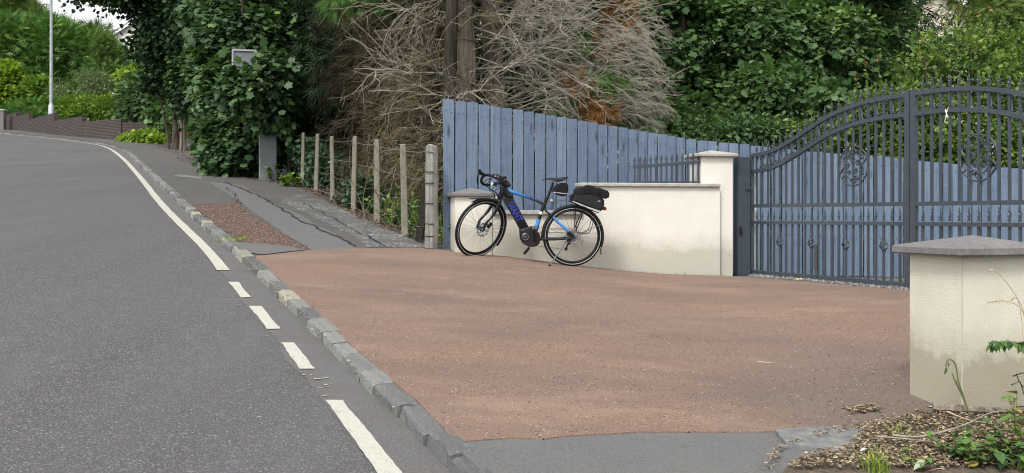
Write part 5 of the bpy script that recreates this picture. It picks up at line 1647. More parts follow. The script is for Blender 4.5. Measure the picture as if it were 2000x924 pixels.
for zx, zy in ((1004, 318), (1022, 305), (1008, 340)):
    tpart('buckle', 'bag_gloss', lambda m: m.bbox(P3(zx, zy, .06), (.02, .05, .022), .004), tb)
tpart('lamp_bracket', 'black_plastic', lambda m: m.tube([P3(1240, 405), P3(1266, 410)], .013, 8), tb)
tpart('tail_lamp', 'lamp_red', lambda m: m.lathe([(.02, -.012), (.024, 0.0), (.02, .02), (0, .022)], P3(1274, 412), 'Y', 12), tb)
sb = empty('saddle_bag', (0, 0, 0), 0, 'small black wedge bag strapped under the bicycle saddle', 'bag'); sb.matrix_world = BM
tpart('bag_body', 'bag_cloth', lambda m: m.puff([zb(*p) for p in ((876, 290), (884, 262), (905, 236), (940, 222), (975, 220), (993, 232), (996, 275), (986, 306), (960, 320), (925, 314))], .048, .85), sb)
tpart('trim_strip', 'reflective', lambda m: m.tube([P3(880, 288, .046), P3(925, 294, .05), P3(986, 300, .045)], .004, 6), sb)
tpart('strap', 'bag_gloss', lambda m: m.tube([P3(905, 232, .045), P3(908, 260, .05), P3(908, 290, .05)], .006, 5), sb)
# ------------------------------------------------------------------ vegetation toolkit (numpy)
def unit(a): return a / np.maximum(1e-9, np.linalg.norm(a, axis=-1, keepdims=True))
def rdir(n): return unit(rng.normal(size=(n, 3)))
TM = {}
def _fan(outline, ctr, droop=.25, fold=.12):
    v = [(ctr[0], ctr[1], 0.0)] + [(x, y, -droop * (x * x * 1.2 + (y - ctr[1]) ** 2 * .6) + fold * abs(x)) for x, y in outline]
    n = len(outline)
    return np.array(v, float), [(0, 1 + i, 1 + (i + 1) % n) for i in range(n)]
TM['maple'] = _fan([(0, 0), (.2, .03), (.48, .14), (.40, .38), (.55, .64), (.28, .70), (0, 1.0), (-.28, .70), (-.55, .64), (-.40, .38), (-.48, .14), (-.2, .03)], (0, .38))
TM['ivy'] = _fan([(0, 0), (.36, .08), (.26, .4), (.42, .55), (0, 1.0), (-.42, .55), (-.26, .4), (-.36, .08)], (0, .4))
TM['lobed'] = _fan([(0, 0), (.45, .2), (.35, .6), (0, 1.0), (-.35, .6), (-.45, .2)], (0, .4))
TM['oval'] = (np.array([(0, 0, 0), (.27, .38, .07), (.2, .75, .05), (0, 1, -.06), (-.2, .75, .05), (-.27, .38, .07)], float), [(0, 1, 2), (0, 2, 3), (0, 3, 4), (0, 4, 5)])
TM['round'] = (np.array([(0, 0, 0), (.36, .3, .06), (.34, .72, .05), (0, 1, -.05), (-.34, .72, .05), (-.36, .3, .06)], float), [(0, 1, 2), (0, 2, 3), (0, 3, 4), (0, 4, 5)])
TM['narrow'] = (np.array([(0, 0, 0), (.10, .4, .03), (0, 1, -.12), (-.10, .4, .03)], float), [(0, 1, 2), (0, 2, 3)])
def _spray():
    v, f = [], []
    for k, (x0, y0, x1, y1, w) in enumerate(((0, 0, 0, 1, .05), (0, .15, .28, .62, .035), (0, .15, -.28, .62, .035), (0, .35, .26, .85, .03), (0, .35, -.26, .85, .03), (0, .05, .22, .3, .03), (0, .05, -.22, .3, .03))):
        n = len(v); dx, dy = x1 - x0, y1 - y0; l = math.hypot(dx, dy); px, py = -dy / l * w, dx / l * w
        v += [(x0 + dx * .3 + px, y0 + dy * .3 + py, .02), (x0 + dx * .3 - px, y0 + dy * .3 - py, -.02), (x1, y1, -.18 * y1 * y1 - .05 * abs(x1))]
        f.append((n, n + 1, n + 2))
    return np.array(v, float), f
TM['spray'] = _spray()

def inst(name, tmpl, pos, ydir, zdir, size, rnd, mat, parent=None):
    """one mesh holding many small copies of a leaf template"""
    tv, tf = TM[tmpl]; tf = np.array(tf, np.int64); n = len(pos); k = len(tv)
    y = unit(ydir); z = unit(zdir - (zdir * y).sum(1, keepdims=True) * y); x = np.cross(y, z)
    size = np.broadcast_to(np.asarray(size, float), (n,))
    vv = (pos[:, None, :] + size[:, None, None] * (tv[None, :, 0:1] * x[:, None, :] + tv[None, :, 1:2] * y[:, None, :] + tv[None, :, 2:3] * z[:, None, :])).reshape(-1, 3)
    ff = (tf[None] + (np.arange(n) * k)[:, None, None]).reshape(-1)
    return raw_mesh(name, vv, ff, 3, mat, parent, np.repeat(rnd, len(tf)))
def raw_mesh(name, vv, ff, per, mat, parent=None, rnd=None, smooth=False):
    me = bpy.data.meshes.new(name); nf = len(ff) // per
    me.vertices.add(len(vv)); me.vertices.foreach_set('co', np.ascontiguousarray(vv, np.float32).ravel())
    me.loops.add(len(ff)); me.loops.foreach_set('vertex_index', ff.astype(np.int32))
    me.polygons.add(nf); me.polygons.foreach_set('loop_start', np.arange(0, nf * per, per, dtype=np.int32))
    me.polygons.foreach_set('loop_total', np.full(nf, per, np.int32))
    if smooth: me.polygons.foreach_set('use_smooth', np.ones(nf, bool))
    me.update(calc_edges=True)
    if rnd is not None:
        at = me.attributes.new('rnd', 'FLOAT', 'FACE'); at.data.foreach_set('value', np.clip(rnd, 0, 1).astype(np.float32))
    o = link_mesh(name, me, parent, M[mat])
    return o
def behind_wire(P):
    """shoots that stay on the garden side of the wire fence"""
    d = (P[..., 0] - FEN0.x) * fnn.x + (P[..., 1] - FEN0.y) * fnn.y
    return (d > .14).all(axis=1)
def tubes(name, P, R, mat, parent=None, sides=4, split=12):
    """tapering tubes, P (m,n,3), R (m,n): few are parts of their own, a crowd stays one part"""
    m, n, _ = P.shape
    if 1 < m <= split:
        for i in range(m): o = tubes(name, P[i:i + 1], R[i:i + 1], mat, parent, sides)
        return o
    if m > 1:
        o = _tubes(name, P, R, mat, parent, sides); o['kind'] = 'stuff'; return o
    return _tubes(name, P, R, mat, parent, sides)
def _tubes(name, P, R, mat, parent=None, sides=4):
    m, n, _ = P.shape
    T = np.empty_like(P); T[:, 1:-1] = P[:, 2:] - P[:, :-2]; T[:, 0] = P[:, 1] - P[:, 0]; T[:, -1] = P[:, -1] - P[:, -2]
    T = unit(T)
    ref = np.where(np.abs(T[..., 2:3]) < .85, np.array([0, 0, 1.0]), np.array([1.0, 0, 0]))
    X = unit(np.cross(ref, T)); Y = np.cross(T, X)
    an = 2 * np.pi * np.arange(sides) / sides
    vv = P[:, :, None, :] + R[:, :, None, None] * (np.cos(an)[None, None, :, None] * X[:, :, None, :] + np.sin(an)[None, None, :, None] * Y[:, :, None, :])
    i = np.arange(m)[:, None, None] * n * sides + np.arange(n - 1)[None, :, None] * sides
    k = np.arange(sides)[None, None, :]; k2 = (k + 1) % sides
    ff = np.stack([i + k, i + k2, i + sides + k2, i + sides + k], -1).reshape(-1)
    return raw_mesh(name, vv.reshape(-1, 3), ff, 4, mat, parent, smooth=True)
def grow(start, d, length, n=6, wob=.25, droop=0.0, upcurl=0.0):
    """random-walk shoots; droop pulls down, upcurl lifts towards the tip"""
    m = len(start); P = np.empty((m, n, 3)); P[:, 0] = start; d = unit(d); st = (np.asarray(length) / (n - 1)).reshape(-1, 1)
    for k in range(1, n):
        P[:, k] = P[:, k - 1] + d * st
        d = unit(d + rng.normal(size=(m, 3)) * wob + np.array([0, 0, -droop + upcurl * (2.0 * k / n)]))
    return P
def sub(P, cnt, spread=.8, t0=.2):
    """start points and headings of side shoots on P"""
    m, n, _ = P.shape; idx = np.repeat(np.arange(m), cnt); t = t0 + (1 - t0) * rng.random(len(idx)); f = t * (n - 1); i = np.minimum(f.astype(int), n - 2); w = (f - i)[:, None]
    s = P[idx, i] * (1 - w) + P[idx, i + 1] * w
    tan = unit(P[idx, i + 1] - P[idx, i])
    return s, unit(tan + spread * rdir(len(idx))), t, idx

def blob(px, py, rx, ry, Y, ry_d=None):
    """crown lobe from its place in the photo and its distance"""
    s = Y / FPX
    return (np.array([px_(px, Y), Y, pz(py, Y)]), np.array([rx * s, ry_d if ry_d is not None else (rx * s * .5 + ry * s * .5) * .8, ry * s]))
def crown_points(blobs, n, shell=.55):
    vol = np.array([b[1].prod() ** (2 / 3) for b in blobs]); w = rng.choice(len(blobs), n, p=vol / vol.sum())
    c = np.array([b[0] for b in blobs])[w]; r = np.array([b[1] for b in blobs])[w]
    u = rdir(n); rr = shell + (1 - shell) * rng.random((n, 1)) ** .6
    return c + u * r * rr, unit(u / r), rr[:, 0]
def foliage(name, blobs, ncl, per, cr, size, tmpl, mat, parent, shell=.55, droop=.35, jit=.5, flat=.5, keep=None, clr=.35, sizev=.35):
    """leaf clumps: ncl boughs of `per` leaves each"""
    c, out, rr = crown_points(blobs, ncl, shell)
    idx = np.repeat(np.arange(ncl), per); n = len(idx)
    off = rng.normal(size=(n, 3)) * cr * .55
    od = out[idx]
    upv = np.array([0, 0, 1.0])
    ax_ = unit(od * .6 + upv * .7)
    off -= ax_ * (off * ax_).sum(1, keepdims=True) * (1 - flat)
    # dome the clump so that its rim hangs lower
    r2 = (off ** 2).sum(1, keepdims=True) / (cr ** 2)
    pos = c[idx] + off - ax_ * r2 * cr * .18
    yd = unit(unit(off) * .7 + od * .5 - upv * droop + rng.normal(size=(n, 3)) * .35)
    zd = unit(upv * .9 + od * .5 + rng.normal(size=(n, 3)) * jit)
    base = rng.random(ncl)[idx] * clr + rng.random(n) * (1 - clr)
    sz = size * (1 - sizev + 2 * sizev * rng.random(n))
    if keep is not None:
        k = keep(pos); pos, yd, zd, base, sz = pos[k], yd[k], zd[k], base[k], sz[k]
    o = inst(name, tmpl, pos, yd, zd, sz, base, mat, parent)
    o['kind'] = 'stuff'
    return o
def limbs(parent, base, blobs, r0, mat, nsub=5, lean=(0, 0, 0), top=None, trunkname='trunk'):
    """tapered trunk that carries a limb into every lobe of the crown"""
    base = np.array(base); bl = sorted(blobs, key=lambda b: b[0][2])
    topz = max(b[0][2] for b in blobs) if top is None else top
    c = np.mean([b[0] for b in blobs], 0)
    tp = np.array([c[0] * .6 + base[0] * .4, c[1] * .6 + base[1] * .4, topz])
    t = np.linspace(0, 1, 9)[:, None]
    tr = base + (tp - base) * t + np.c_[np.sin(t * 5 + base[0]) * .1, np.cos(t * 4) * .1, t * 0] * r0 * 3
    tubes(trunkname, tr[None], (r0 * (1 - .75 * t[:, 0]) * (1 + .5 * np.exp(-t[:, 0] * 14)))[None], mat, parent, 10)
    for b in blobs:
        k = int(np.clip(np.searchsorted(tr[:, 2], b[0][2] - b[1][2] * .6), 1, 7))
        L = [(tr[k] + (b[0] - tr[k]) * s + np.array([0, 0, -.25 * math.sin(s * 3.1) * b[1][2] * .5]) + rng.normal(size=3) * .05 * s) for s in np.linspace(0, 1, 6)]
        L = np.array(L); tubes('limb', L[None], np.linspace(r0 * .42, r0 * .14, 6)[None], mat, parent, 6)
        s, dd, tt, _ = sub(L[None], nsub * 3, 1.2)
        P = grow(s, dd, np.linalg.norm(b[1]) * .5 * rng.uniform(.5, 1, len(s)), 5, .25, .02)
        tubes('branch', P, np.linspace(1, .4, 5)[None] * np.full((len(s), 1), r0 * .10), mat, parent, 4)
def tree_root(name, px, Y, label, cat, group=None, dz=0):
    x = px_(px, Y); return empty(name, (x, Y, terr(x, Y) + dz), 0, label, cat, group)
def adopt(root):
    """parts were made in world space: shift their meshes so that they hang under the root"""
    inv = Matrix.Translation(-Vector(root.location))
    for ch in root.children:
        if ch.matrix_parent_inverse == Matrix.Identity(4) and ch.type == 'MESH': ch.matrix_parent_inverse = inv
    return root

# ------------------------------------------------------------------ trees and shrubs behind the gates
def broad(name, px, Y, label, cat, blobs, trunk_r, leaf, tmpl, mat, ncl, per, cr, group=None, bark='bark_brown', **kw):
    t = tree_root(name, px, Y, label, cat, group)
    limbs(t, tuple(t.location - Vector((0, 0, .15))), blobs, trunk_r, M and bark)
    foliage('crown', blobs, ncl, per, cr, leaf, tmpl, mat, t, **kw)
    return adopt(t)
GT = 'broadleaf trees behind the blue fence'
broad('sycamore_tree', 1330, 20.5, 'dense green sycamore rising behind the blue fence beside the dead conifer', 'tree',
      [blob(1290, 60, 90, 90, 20), blob(1340, 175, 110, 70, 20.5), blob(1250, 200, 70, 60, 19.5), blob(1400, 230, 110, 50, 19), blob(1370, 40, 100, 80, 21), blob(1330, -70, 170, 90, 21), blob(1300, 250, 90, 40, 18.5)],
      .17, .105, 'maple', 'leaf_sycamore', 500, 44, .31, GT, 'bark_brown', shell=.8, clr=.6, sizev=.5)
broad('sycamore_tree', 1560, 21.5, 'broad green sycamore with layered boughs above the arched gate', 'tree',
      [blob(1480, 60, 100, 70, 20), blob(1600, 75, 110, 80, 20.5), blob(1530, 170, 120, 45, 19), blob(1660, 150, 90, 60, 21), blob(1430, 140, 70, 60, 20.5), blob(1560, -60, 200, 90, 21.5), blob(1500, 240, 100, 40, 19), blob(1700, 40, 80, 80, 22)],
      .2, .107, 'maple', 'leaf_sycamore', 540, 44, .31, GT, 'bark_brown', shell=.8, clr=.6, sizev=.5)
broad('laurel_bush', 1460, 17.2, 'rounded mid-green bush peeping over the blue fence beside the tall pillar', 'bush',
      [blob(1470, 262, 60, 26, 17), blob(1390, 262, 50, 24, 17.2), blob(1530, 258, 60, 26, 17.4)], .05, .10, 'oval', 'leaf_bush', 110, 22, .3, None)
# dark backing trees; top lobes added above the picture to block sky light
EV = 'dark evergreens behind the dead conifer'
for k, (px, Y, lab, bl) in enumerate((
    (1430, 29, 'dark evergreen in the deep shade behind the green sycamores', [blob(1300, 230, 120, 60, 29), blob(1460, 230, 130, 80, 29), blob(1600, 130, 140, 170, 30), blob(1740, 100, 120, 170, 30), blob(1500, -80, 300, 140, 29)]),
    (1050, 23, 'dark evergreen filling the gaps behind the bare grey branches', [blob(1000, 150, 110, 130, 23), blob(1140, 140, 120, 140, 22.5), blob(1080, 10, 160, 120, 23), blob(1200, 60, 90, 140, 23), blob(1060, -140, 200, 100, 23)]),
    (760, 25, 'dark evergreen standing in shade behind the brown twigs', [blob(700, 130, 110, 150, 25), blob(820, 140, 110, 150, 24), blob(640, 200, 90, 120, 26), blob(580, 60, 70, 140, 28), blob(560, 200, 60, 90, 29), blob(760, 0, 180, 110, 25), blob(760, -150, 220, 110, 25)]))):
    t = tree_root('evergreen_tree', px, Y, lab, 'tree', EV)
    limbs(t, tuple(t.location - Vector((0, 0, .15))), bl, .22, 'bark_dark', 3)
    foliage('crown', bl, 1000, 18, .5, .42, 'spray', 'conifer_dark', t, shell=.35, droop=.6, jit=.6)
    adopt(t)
broad('filler_hedge', 1650, 16.4, 'dark laurel hedge pressed against the back of the blue fence', 'hedge', [blob(x, 400, 75, 105, 15.6 + (x - 1340) * .0026, .45) for x in range(1010, 2060, 95)], .05, .12, 'oval', 'leaf_dark', 1500, 24, .3, None, shell=.3)  # hedge added so no bright background shows between the boards
# bright shrub behind the gates
sh = tree_root('garden_shrub', 1860, 16.6, 'bright yellow-green leafy shrub spilling over the fence behind the arched gates', 'shrub')
bl = [blob(1860, 130, 110, 70, 17), blob(1760, 215, 80, 55, 16.4), blob(1840, 240, 100, 70, 16.4), blob(1950, 220, 100, 100, 16.6), blob(1940, 120, 80, 70, 17.2), blob(1700, 270, 60, 30, 16.2), blob(1990, 290, 90, 60, 16.2), blob(1800, 300, 110, 40, 16.0), blob(1640, 272, 50, 30, 16.6), blob(1600, 285, 60, 24, 16.8), blob(1560, 262, 40, 20, 17), blob(1700, 215, 44, 36, 16.3), blob(1660, 240, 36, 26, 16.4)]
limbs(sh, tuple(sh.location - Vector((0, 0, .1))), bl, .06, 'bark_brown', 4)
foliage('foliage', bl, 520, 26, .26, .075, 'round', 'leaf_bright', sh, shell=.5, droop=.15, jit=.6, clr=.5)
foliage('foliage', bl, 130, 26, .3, .07, 'round', 'leaf_sycamore', sh, shell=.2, droop=.15, jit=.6)
# upright shoots
s0 = np.array([[px_(x, 16.6), 16.6, pz(y, 16.6)] for x, y in ((1885, 110), (1900, 100), (1868, 120), (1915, 110), (1790, 180), (1740, 200), (1700, 230), (1690, 235), (1935, 90))])
P = grow(s0, np.tile([0.05, -.05, 1.0], (len(s0), 1)) + rng.normal(size=(len(s0), 3)) * .25, rng.uniform(.5, 1.0, len(s0)), 8, .1)
tubes('shoot', P, np.linspace(.008, .003, 8)[None].repeat(len(s0), 0), 'green_stem', sh, 4)
s, dd, tt, _ = sub(P, 16, 1.5, .1); foliage_o = inst('shoot_leaves', 'round', s, dd + [0, 0, .2], rdir(len(s)) + [0, -.3, 1], .06, rng.random(len(s)) * .5 + .5, 'leaf_bright', sh); foliage_o['kind'] = 'stuff'
s, dd, tt, _ = sub(P, 3, 1.0, .8); o = inst('young_leaves', 'round', s, dd + [0, 0, .3], rdir(len(s)) + [0, -.3, 1], .055, rng.random(len(s)), 'leaf_red', sh); o['kind'] = 'stuff'
adopt(sh)
cf = tree_root('conifer_tree', 1975, 21, 'feathery green conifer at the edge above the bright shrub', 'tree')
bl = [blob(1960, 60, 60, 60, 20), blob(2020, 30, 90, 110, 20.5), blob(1930, 0, 60, 50, 21), blob(2010, 150, 80, 80, 20), blob(1980, -100, 110, 90, 21)]
limbs(cf, tuple(cf.location - Vector((0, 0, .15))), bl, .16, 'bark_brown', 3)
foliage('crown', bl, 700, 14, .35, .26, 'spray', 'conifer_yellow_green', cf, shell=.5, droop=.5, jit=.5); adopt(cf)

# ------------------------------------------------------------------ the dying conifers behind the boards
def trunk_line(px0, py0, px1, py1, Y0, Y1):
    return np.array([[px_(px0, Y0), Y0, pz(py0, Y0)], [px_(px1, Y1), Y1, pz(py1, Y1)]])
dc = tree_root('dead_conifer', 905, 15.4, 'dying conifer with two fluted trunks and bare silver-grey branches', 'tree')
trs = []
for nm, a, r, mt in (('trunk', (908, 420, 902, -160, 15.4, 15.6), .15, 'bark_pale'), ('trunk', (966, 420, 962, -160, 16.1, 16.3), .155, 'bark_pale'), ('trunk', (886, 420, 878, -160, 16.2, 16.4), .085, 'bark_pale')):
    e = trunk_line(*a); t = np.linspace(0, 1, 14)[:, None]; T = e[0] + (e[1] - e[0]) * t; T[:, 0] += .04 * np.sin(t[:, 0] * 9 + a[0]); T[0, 2] = terr(T[0, 0], T[0, 1]) - .2
    n = 14; vv = []
    for i in range(14):
        for k in range(n):
            an = 2 * np.pi * k / n; fl = 1 + .13 * math.sin(an * 4 + i * .3) + .08 * math.sin(an * 7 + 1.3 - i * .2)
            rr = r * (1.12 - .3 * i / 13) * fl * (1 + .5 * math.exp(-i * .9))
            vv.append((T[i, 0] + rr * math.cos(an), T[i, 1] + rr * math.sin(an), T[i, 2]))
    ff = [(i * n + k, i * n + (k + 1) % n, (i + 1) * n + (k + 1) % n, (i + 1) * n + k) for i in range(13) for k in range(n)]
    raw_mesh('trunk', np.array(vv), np.array(ff).reshape(-1), 4, mt, dc, smooth=True); trs.append(T)
lt_ = trunk_line(1060, 330, 1098, 60, 17.5, 17.8)
tubes('stem', (lt_[0] + (lt_[1] - lt_[0]) * np.linspace(0, 1, 6)[:, None] + rng.normal(size=(6, 3)) * .04)[None], np.full((1, 6), .06), 'bark_pale', dc, 8)
def whorl(T, n, z0, z1, heads, Lr, spread=.45, droop=.03, up=0.03):
    z = rng.uniform(z0, z1, n); i = np.clip(np.searchsorted(T[:, 2], z) - 1, 0, len(T) - 2); w = ((z - T[i, 2]) / (T[i + 1, 2] - T[i, 2]))[:, None]
    s = T[i] * (1 - w) + T[i + 1] * w
    h = np.array(heads)[rng.integers(0, len(heads), n)] + rng.normal(size=(n, 3)) * spread
    h[:, 2] *= .55
    return grow(s, h, rng.uniform(*Lr, n), 9, .17, droop, up)
zlo, zhi = pz(265, 15.5), pz(-70, 15.5)
RIGHT = [(1, -.25, .0), (1, .2, -.1), (.9, -.6, -.1)]; LEFT = [(-1, -.3, 0), (-.8, -.7, -.1), (-1, .2, -.05)]; FRONT = [(.1, -1, 0), (-.4, -1, -.1), (.5, -1, -.05)]
prim = np.concatenate([whorl(trs[0], 14, zlo, zhi, RIGHT, (1.0, 2.2), .4, .0, .02), whorl(trs[1], 50, zlo, zhi, RIGHT, (1.3, 3.0), .42, .005, .03), whorl(trs[0], 11, zlo + .4, zhi, LEFT, (.8, 2.0), .35, .0, .03), whorl(trs[1], 7, zlo, zhi, FRONT, (.8, 1.6), .4, 0, 0), whorl(trs[0], 5, zlo, zhi, FRONT, (.9, 1.6), .4, 0, .02)])
tubes('branch', prim, np.linspace(.0155, .005, 9)[None] * rng.uniform(.5, 1.4, (len(prim), 1)), 'deadwood_pale', dc, 5, 300)
s, dd, tt, _ = sub(prim, 10, .7, .2); sec = grow(s, dd, rng.uniform(.35, 1.2, len(s)) * (1.15 - .4 * tt), 6, .18, .03, .0)
tubes('side_branch', sec, np.linspace(.006, .003, 6)[None] * rng.uniform(.7, 1.2, (len(sec), 1)), 'deadwood_pale', dc, 4)
s, dd, tt, _ = sub(sec, 4, .8, .25); ter = grow(s, dd, rng.uniform(.12, .42, len(s)), 4, .22, .10)
o = tubes('twigs', ter, np.linspace(.0032, .002, 4)[None].repeat(len(ter), 0), 'deadwood_pale', dc, 3); o['kind'] = 'stuff'
# fringe of hanging twig tips on the outside right
fr = np.array([[px_(x, Y), Y, pz(y, Y)] for x, y, Y in zip(rng.uniform(1150, 1250, 150), rng.uniform(20, 225, 150), rng.uniform(15.0, 16.4, 150))])
fp = grow(fr, np.tile([1.0, -.2, .1], (150, 1)) + rng.normal(size=(150, 3)) * .35, rng.uniform(.3, .75, 150), 7, .12, .16)
tubes('hanging_tip', fp, np.linspace(.005, .0025, 7)[None].repeat(150, 0), 'deadwood_pale', dc, 3)
s, dd, tt, _ = sub(fp, 8, .5, .15); P = grow(s, dd, rng.uniform(.1, .3, len(s)), 4, .15, .2)
o = tubes('twigs', P, np.linspace(.003, .002, 4)[None].repeat(len(P), 0), 'deadwood_pale', dc, 3); o['kind'] = 'stuff'
# rusty and surviving green sprays
foliage('rusty_sprays', [blob(1212, 25, 26, 40, 16.2), blob(1190, 85, 18, 36, 16.2), blob(1165, 205, 38, 16, 15.4), blob(1130, 150, 16, 16, 15.4), blob(1190, 218, 26, 10, 15.2)], 62, 18, .16, .18, 'spray', 'conifer_brown', dc, shell=.2, droop=.5, jit=.8)
foliage('green_sprays', [blob(1180, 160, 24, 20, 15.5), blob(1215, 150, 16, 14, 15.4), blob(1090, 215, 30, 18, 16.0), blob(1140, 100, 30, 50, 16.4)], 50, 18, .16, .20, 'spray', 'conifer_green', dc, shell=.2, droop=.5, jit=.8)
# unseen crown added above the picture to darken the branches below
topb = [blob(900, -260, 230, 100, 16), blob(1050, -230, 180, 70, 16.5), blob(760, -230, 160, 70, 17)]
foliage('shade_crown', topb, 420, 14, .5, .45, 'spray', 'conifer_dark', dc, shell=.3, droop=.6, jit=.6)
adopt(dc)

# ------------------------------------------------------------------ browned lower twigs of the neighbouring conifers
def twiggy(name, label, T, n, zr, heads, Lr, nsec, nter, mat, bark='bark_dark', r=.12):
    root = empty(name, (T[0, 0], T[0, 1], terr(T[0, 0], T[0, 1])), 0, label, 'tree', 'half-dead conifers behind the wire fence')
    tubes('trunk', T[None], np.linspace(r, r * .6, len(T))[None], bark, root, 9)
    pr = whorl(T, n, zr[0], zr[1], heads, Lr, .4, .05, .05); pr = pr[behind_wire(pr)]
    tubes('branch', pr, np.linspace(.011, .004, 9)[None].repeat(len(pr), 0), mat, root, 4, 300)
    s, dd, tt, _ = sub(pr, nsec, .6, .12); se = grow(s, dd, rng.uniform(.3, .8, len(s)), 6, .15, .09); se = se[behind_wire(se)]
    o = tubes('side_twigs', se, np.linspace(.0062, .004, 6)[None].repeat(len(se), 0), mat, root, 3); o['kind'] = 'stuff'
    s, dd, tt, _ = sub(se, nter, .55, .2); te = grow(s, dd, rng.uniform(.12, .38, len(s)), 4, .15, .16); te = te[behind_wire(te)]
    o = tubes('fine_twigs', te, np.linspace(.0045, .003, 4)[None].repeat(len(te), 0), mat, root, 3); o['kind'] = 'stuff'
    return root
def tline(px, Y, py_top=-120):
    x = px_(px, Y); z0 = terr(x, Y) - .2; z1 = pz(py_top, Y); t = np.linspace(0, 1, 8)[:, None]
    return np.array([x, Y, z0]) + np.array([0, 0, z1 - z0]) * t + np.c_[np.sin(t * 6 + px) * .05, t * 0, t * 0]
LFT = [(-1, -.5, -.05), (-.7, -.9, -.1), (-1, .0, .0)]
ALL = LFT + [(.6, -1, -.1), (.2, -1, 0), (1, -.4, 0)]
fd3 = np.array([fdir.x, fdir.y, 0]); fn3 = np.array([fnn.x, fnn.y, 0])
def wire_tree(along, back, label, n, mat, heads, nsec=10, nter=3, ztop=3.9):
    p = np.array([FEN0.x, FEN0.y, 0]) + fd3 * along + fn3 * back
    z0 = terr(p[0], p[1]); t = np.linspace(0, 1, 8)[:, None]
    T = np.array([p[0], p[1], z0 - .2]) + np.array([0, 0, 6.5]) * t + np.c_[np.sin(t * 6 + along) * .05, t * 0, t * 0]
    hd = [tuple(-fn3 * a + fd3 * c + np.array([0, 0, e])) for a, c, e in heads]
    return twiggy('half_dead_conifer', label, T, n, (z0 + .5, z0 + ztop), hd, (1.0, 2.3), nsec, nter, mat)
HD = [(.45, 1.0, -.1), (.3, 1.0, -.05), (.2, 1.0, -.1), (.4, -1, -.05), (.1, -1, 0), (.7, .5, -.1)]
t1 = wire_tree(2.4, .95, 'conifer with dense drooping brown twigs beside the end of the blue fence', 85, 'twig_olive', [(.45, 1.0, -.1), (.3, 1.0, -.05), (.15, 1.0, -.1), (.0, 1, -.05)]); adopt(t1)
t2 = wire_tree(4.7, 1.15, 'conifer with a curtain of brown twigs behind the middle concrete posts', 95, 'twig_olive', HD)
foliage('green_sprays', [blob(664, -4, 22, 26, 17), blob(736, -4, 20, 20, 17), blob(715, -40, 90, 30, 17.6)], 60, 22, .16, .19, 'spray', 'conifer_green', t2, shell=.2, droop=.9, jit=.7); adopt(t2)
t4 = wire_tree(7.4, 1.15, 'brown twiggy conifer shading the farther concrete posts', 90, 'twig_olive', HD); adopt(t4)
t3 = wire_tree(10.6, 1.3, 'dark twiggy conifer between the leafy bush and the wire fence', 80, 'twig_brown', HD, 10, 3, 4.6)
foliage('shade_crown', [blob(740, -180, 260, 80, 18), blob(600, -150, 160, 80, 21)], 300, 14, .5, .45, 'spray', 'conifer_dark', t3, shell=.3, droop=.6)  # unseen crown added overhead to keep sky light off the twigs
adopt(t3)

# ------------------------------------------------------------------ leafy bush swallowing the grey box
bx_Y = BP.y
def clear_of_box(pos):
    """nothing grows inside the box and column or right against their open faces"""
    px = CX + FPX * pos[:, 0] / pos[:, 1]; py = HZ - FPX * (pos[:, 2] - H) / pos[:, 1]
    a = (px > 452) & (px < 506) & (py > 98) & (py < 124) & (pos[:, 1] < bx_Y + .6)
    b = (px > 502) & (px < 545) & (py > 256) & (py < 352) & (pos[:, 1] < bx_Y + .5)
    return ~(a | b)
bu = tree_root('sycamore_bush', 470, 26.3, 'tall leafy sycamore bush over the pavement wrapped round the grey box', 'bush')
bl = [blob(470, 275, 70, 62, 25.6), blob(440, 300, 42, 36, 25.2), blob(460, 175, 66, 62, 26), blob(500, 215, 55, 60, 25.6), blob(485, 70, 60, 60, 26.4), blob(432, 60, 46, 70, 26.8), blob(530, 150, 36, 55, bx_Y - .5), blob(545, 60, 30, 70, 27), blob(480, -40, 90, 60, 27), blob(415, 150, 34, 60, 26.6), blob(528, 225, 34, 34, bx_Y - .55), blob(480, 165, 50, 34, bx_Y - .8)]
limbs(bu, tuple(bu.location - Vector((0, 0, .1))), bl, .10, 'bark_brown', 4)
foliage('foliage', bl, 470, 36, .32, .145, 'maple', 'leaf_bush', bu, shell=.82, droop=.55, jit=.45, keep=clear_of_box, clr=.5, sizev=.5)
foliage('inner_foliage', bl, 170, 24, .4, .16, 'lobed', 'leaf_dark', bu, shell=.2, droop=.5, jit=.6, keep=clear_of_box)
adopt(bu)

# ------------------------------------------------------------------ dark trees over the far pavement
LT = 'trees along the far pavement'
dk = tree_root('ash_tree', 345, 42, 'dark multi-stemmed tree arching over the far pavement', 'tree', LT)
bl = [blob(350, 60, 78, 75, 42), blob(305, 14, 44, 34, 43), blob(335, 130, 52, 50, 42), blob(388, 140, 40, 90, 41), blob(395, 20, 60, 70, 40), blob(366, 190, 30, 26, 41), blob(235, -10, 44, 12, 43), blob(170, -22, 40, 12, 43), blob(310, -60, 160, 60, 42), blob(290, 85, 26, 24, 43)]
limbs(dk, tuple(dk.location - Vector((0, 0, .15))), bl, .12, 'bark_brown', 4)
for px in (328, 352, 361, 373):
    e = tline(px, 41.0 + (px % 7) * .2, 90); e[:, 0] += np.linspace(0, 1, 8) ** 1.5 * (px - 352) * .03; tubes('stem', e[None], np.linspace(.065, .03, 8)[None], 'bark_pale' if px in (352, 361) else 'bark_brown', dk, 7)
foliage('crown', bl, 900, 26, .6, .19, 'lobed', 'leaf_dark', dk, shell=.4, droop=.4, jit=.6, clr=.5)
foliage('outer_leaves', bl, 90, 22, .5, .19, 'lobed', 'leaf_sycamore', dk, shell=.9, droop=.4, jit=.5, clr=.5); adopt(dk)
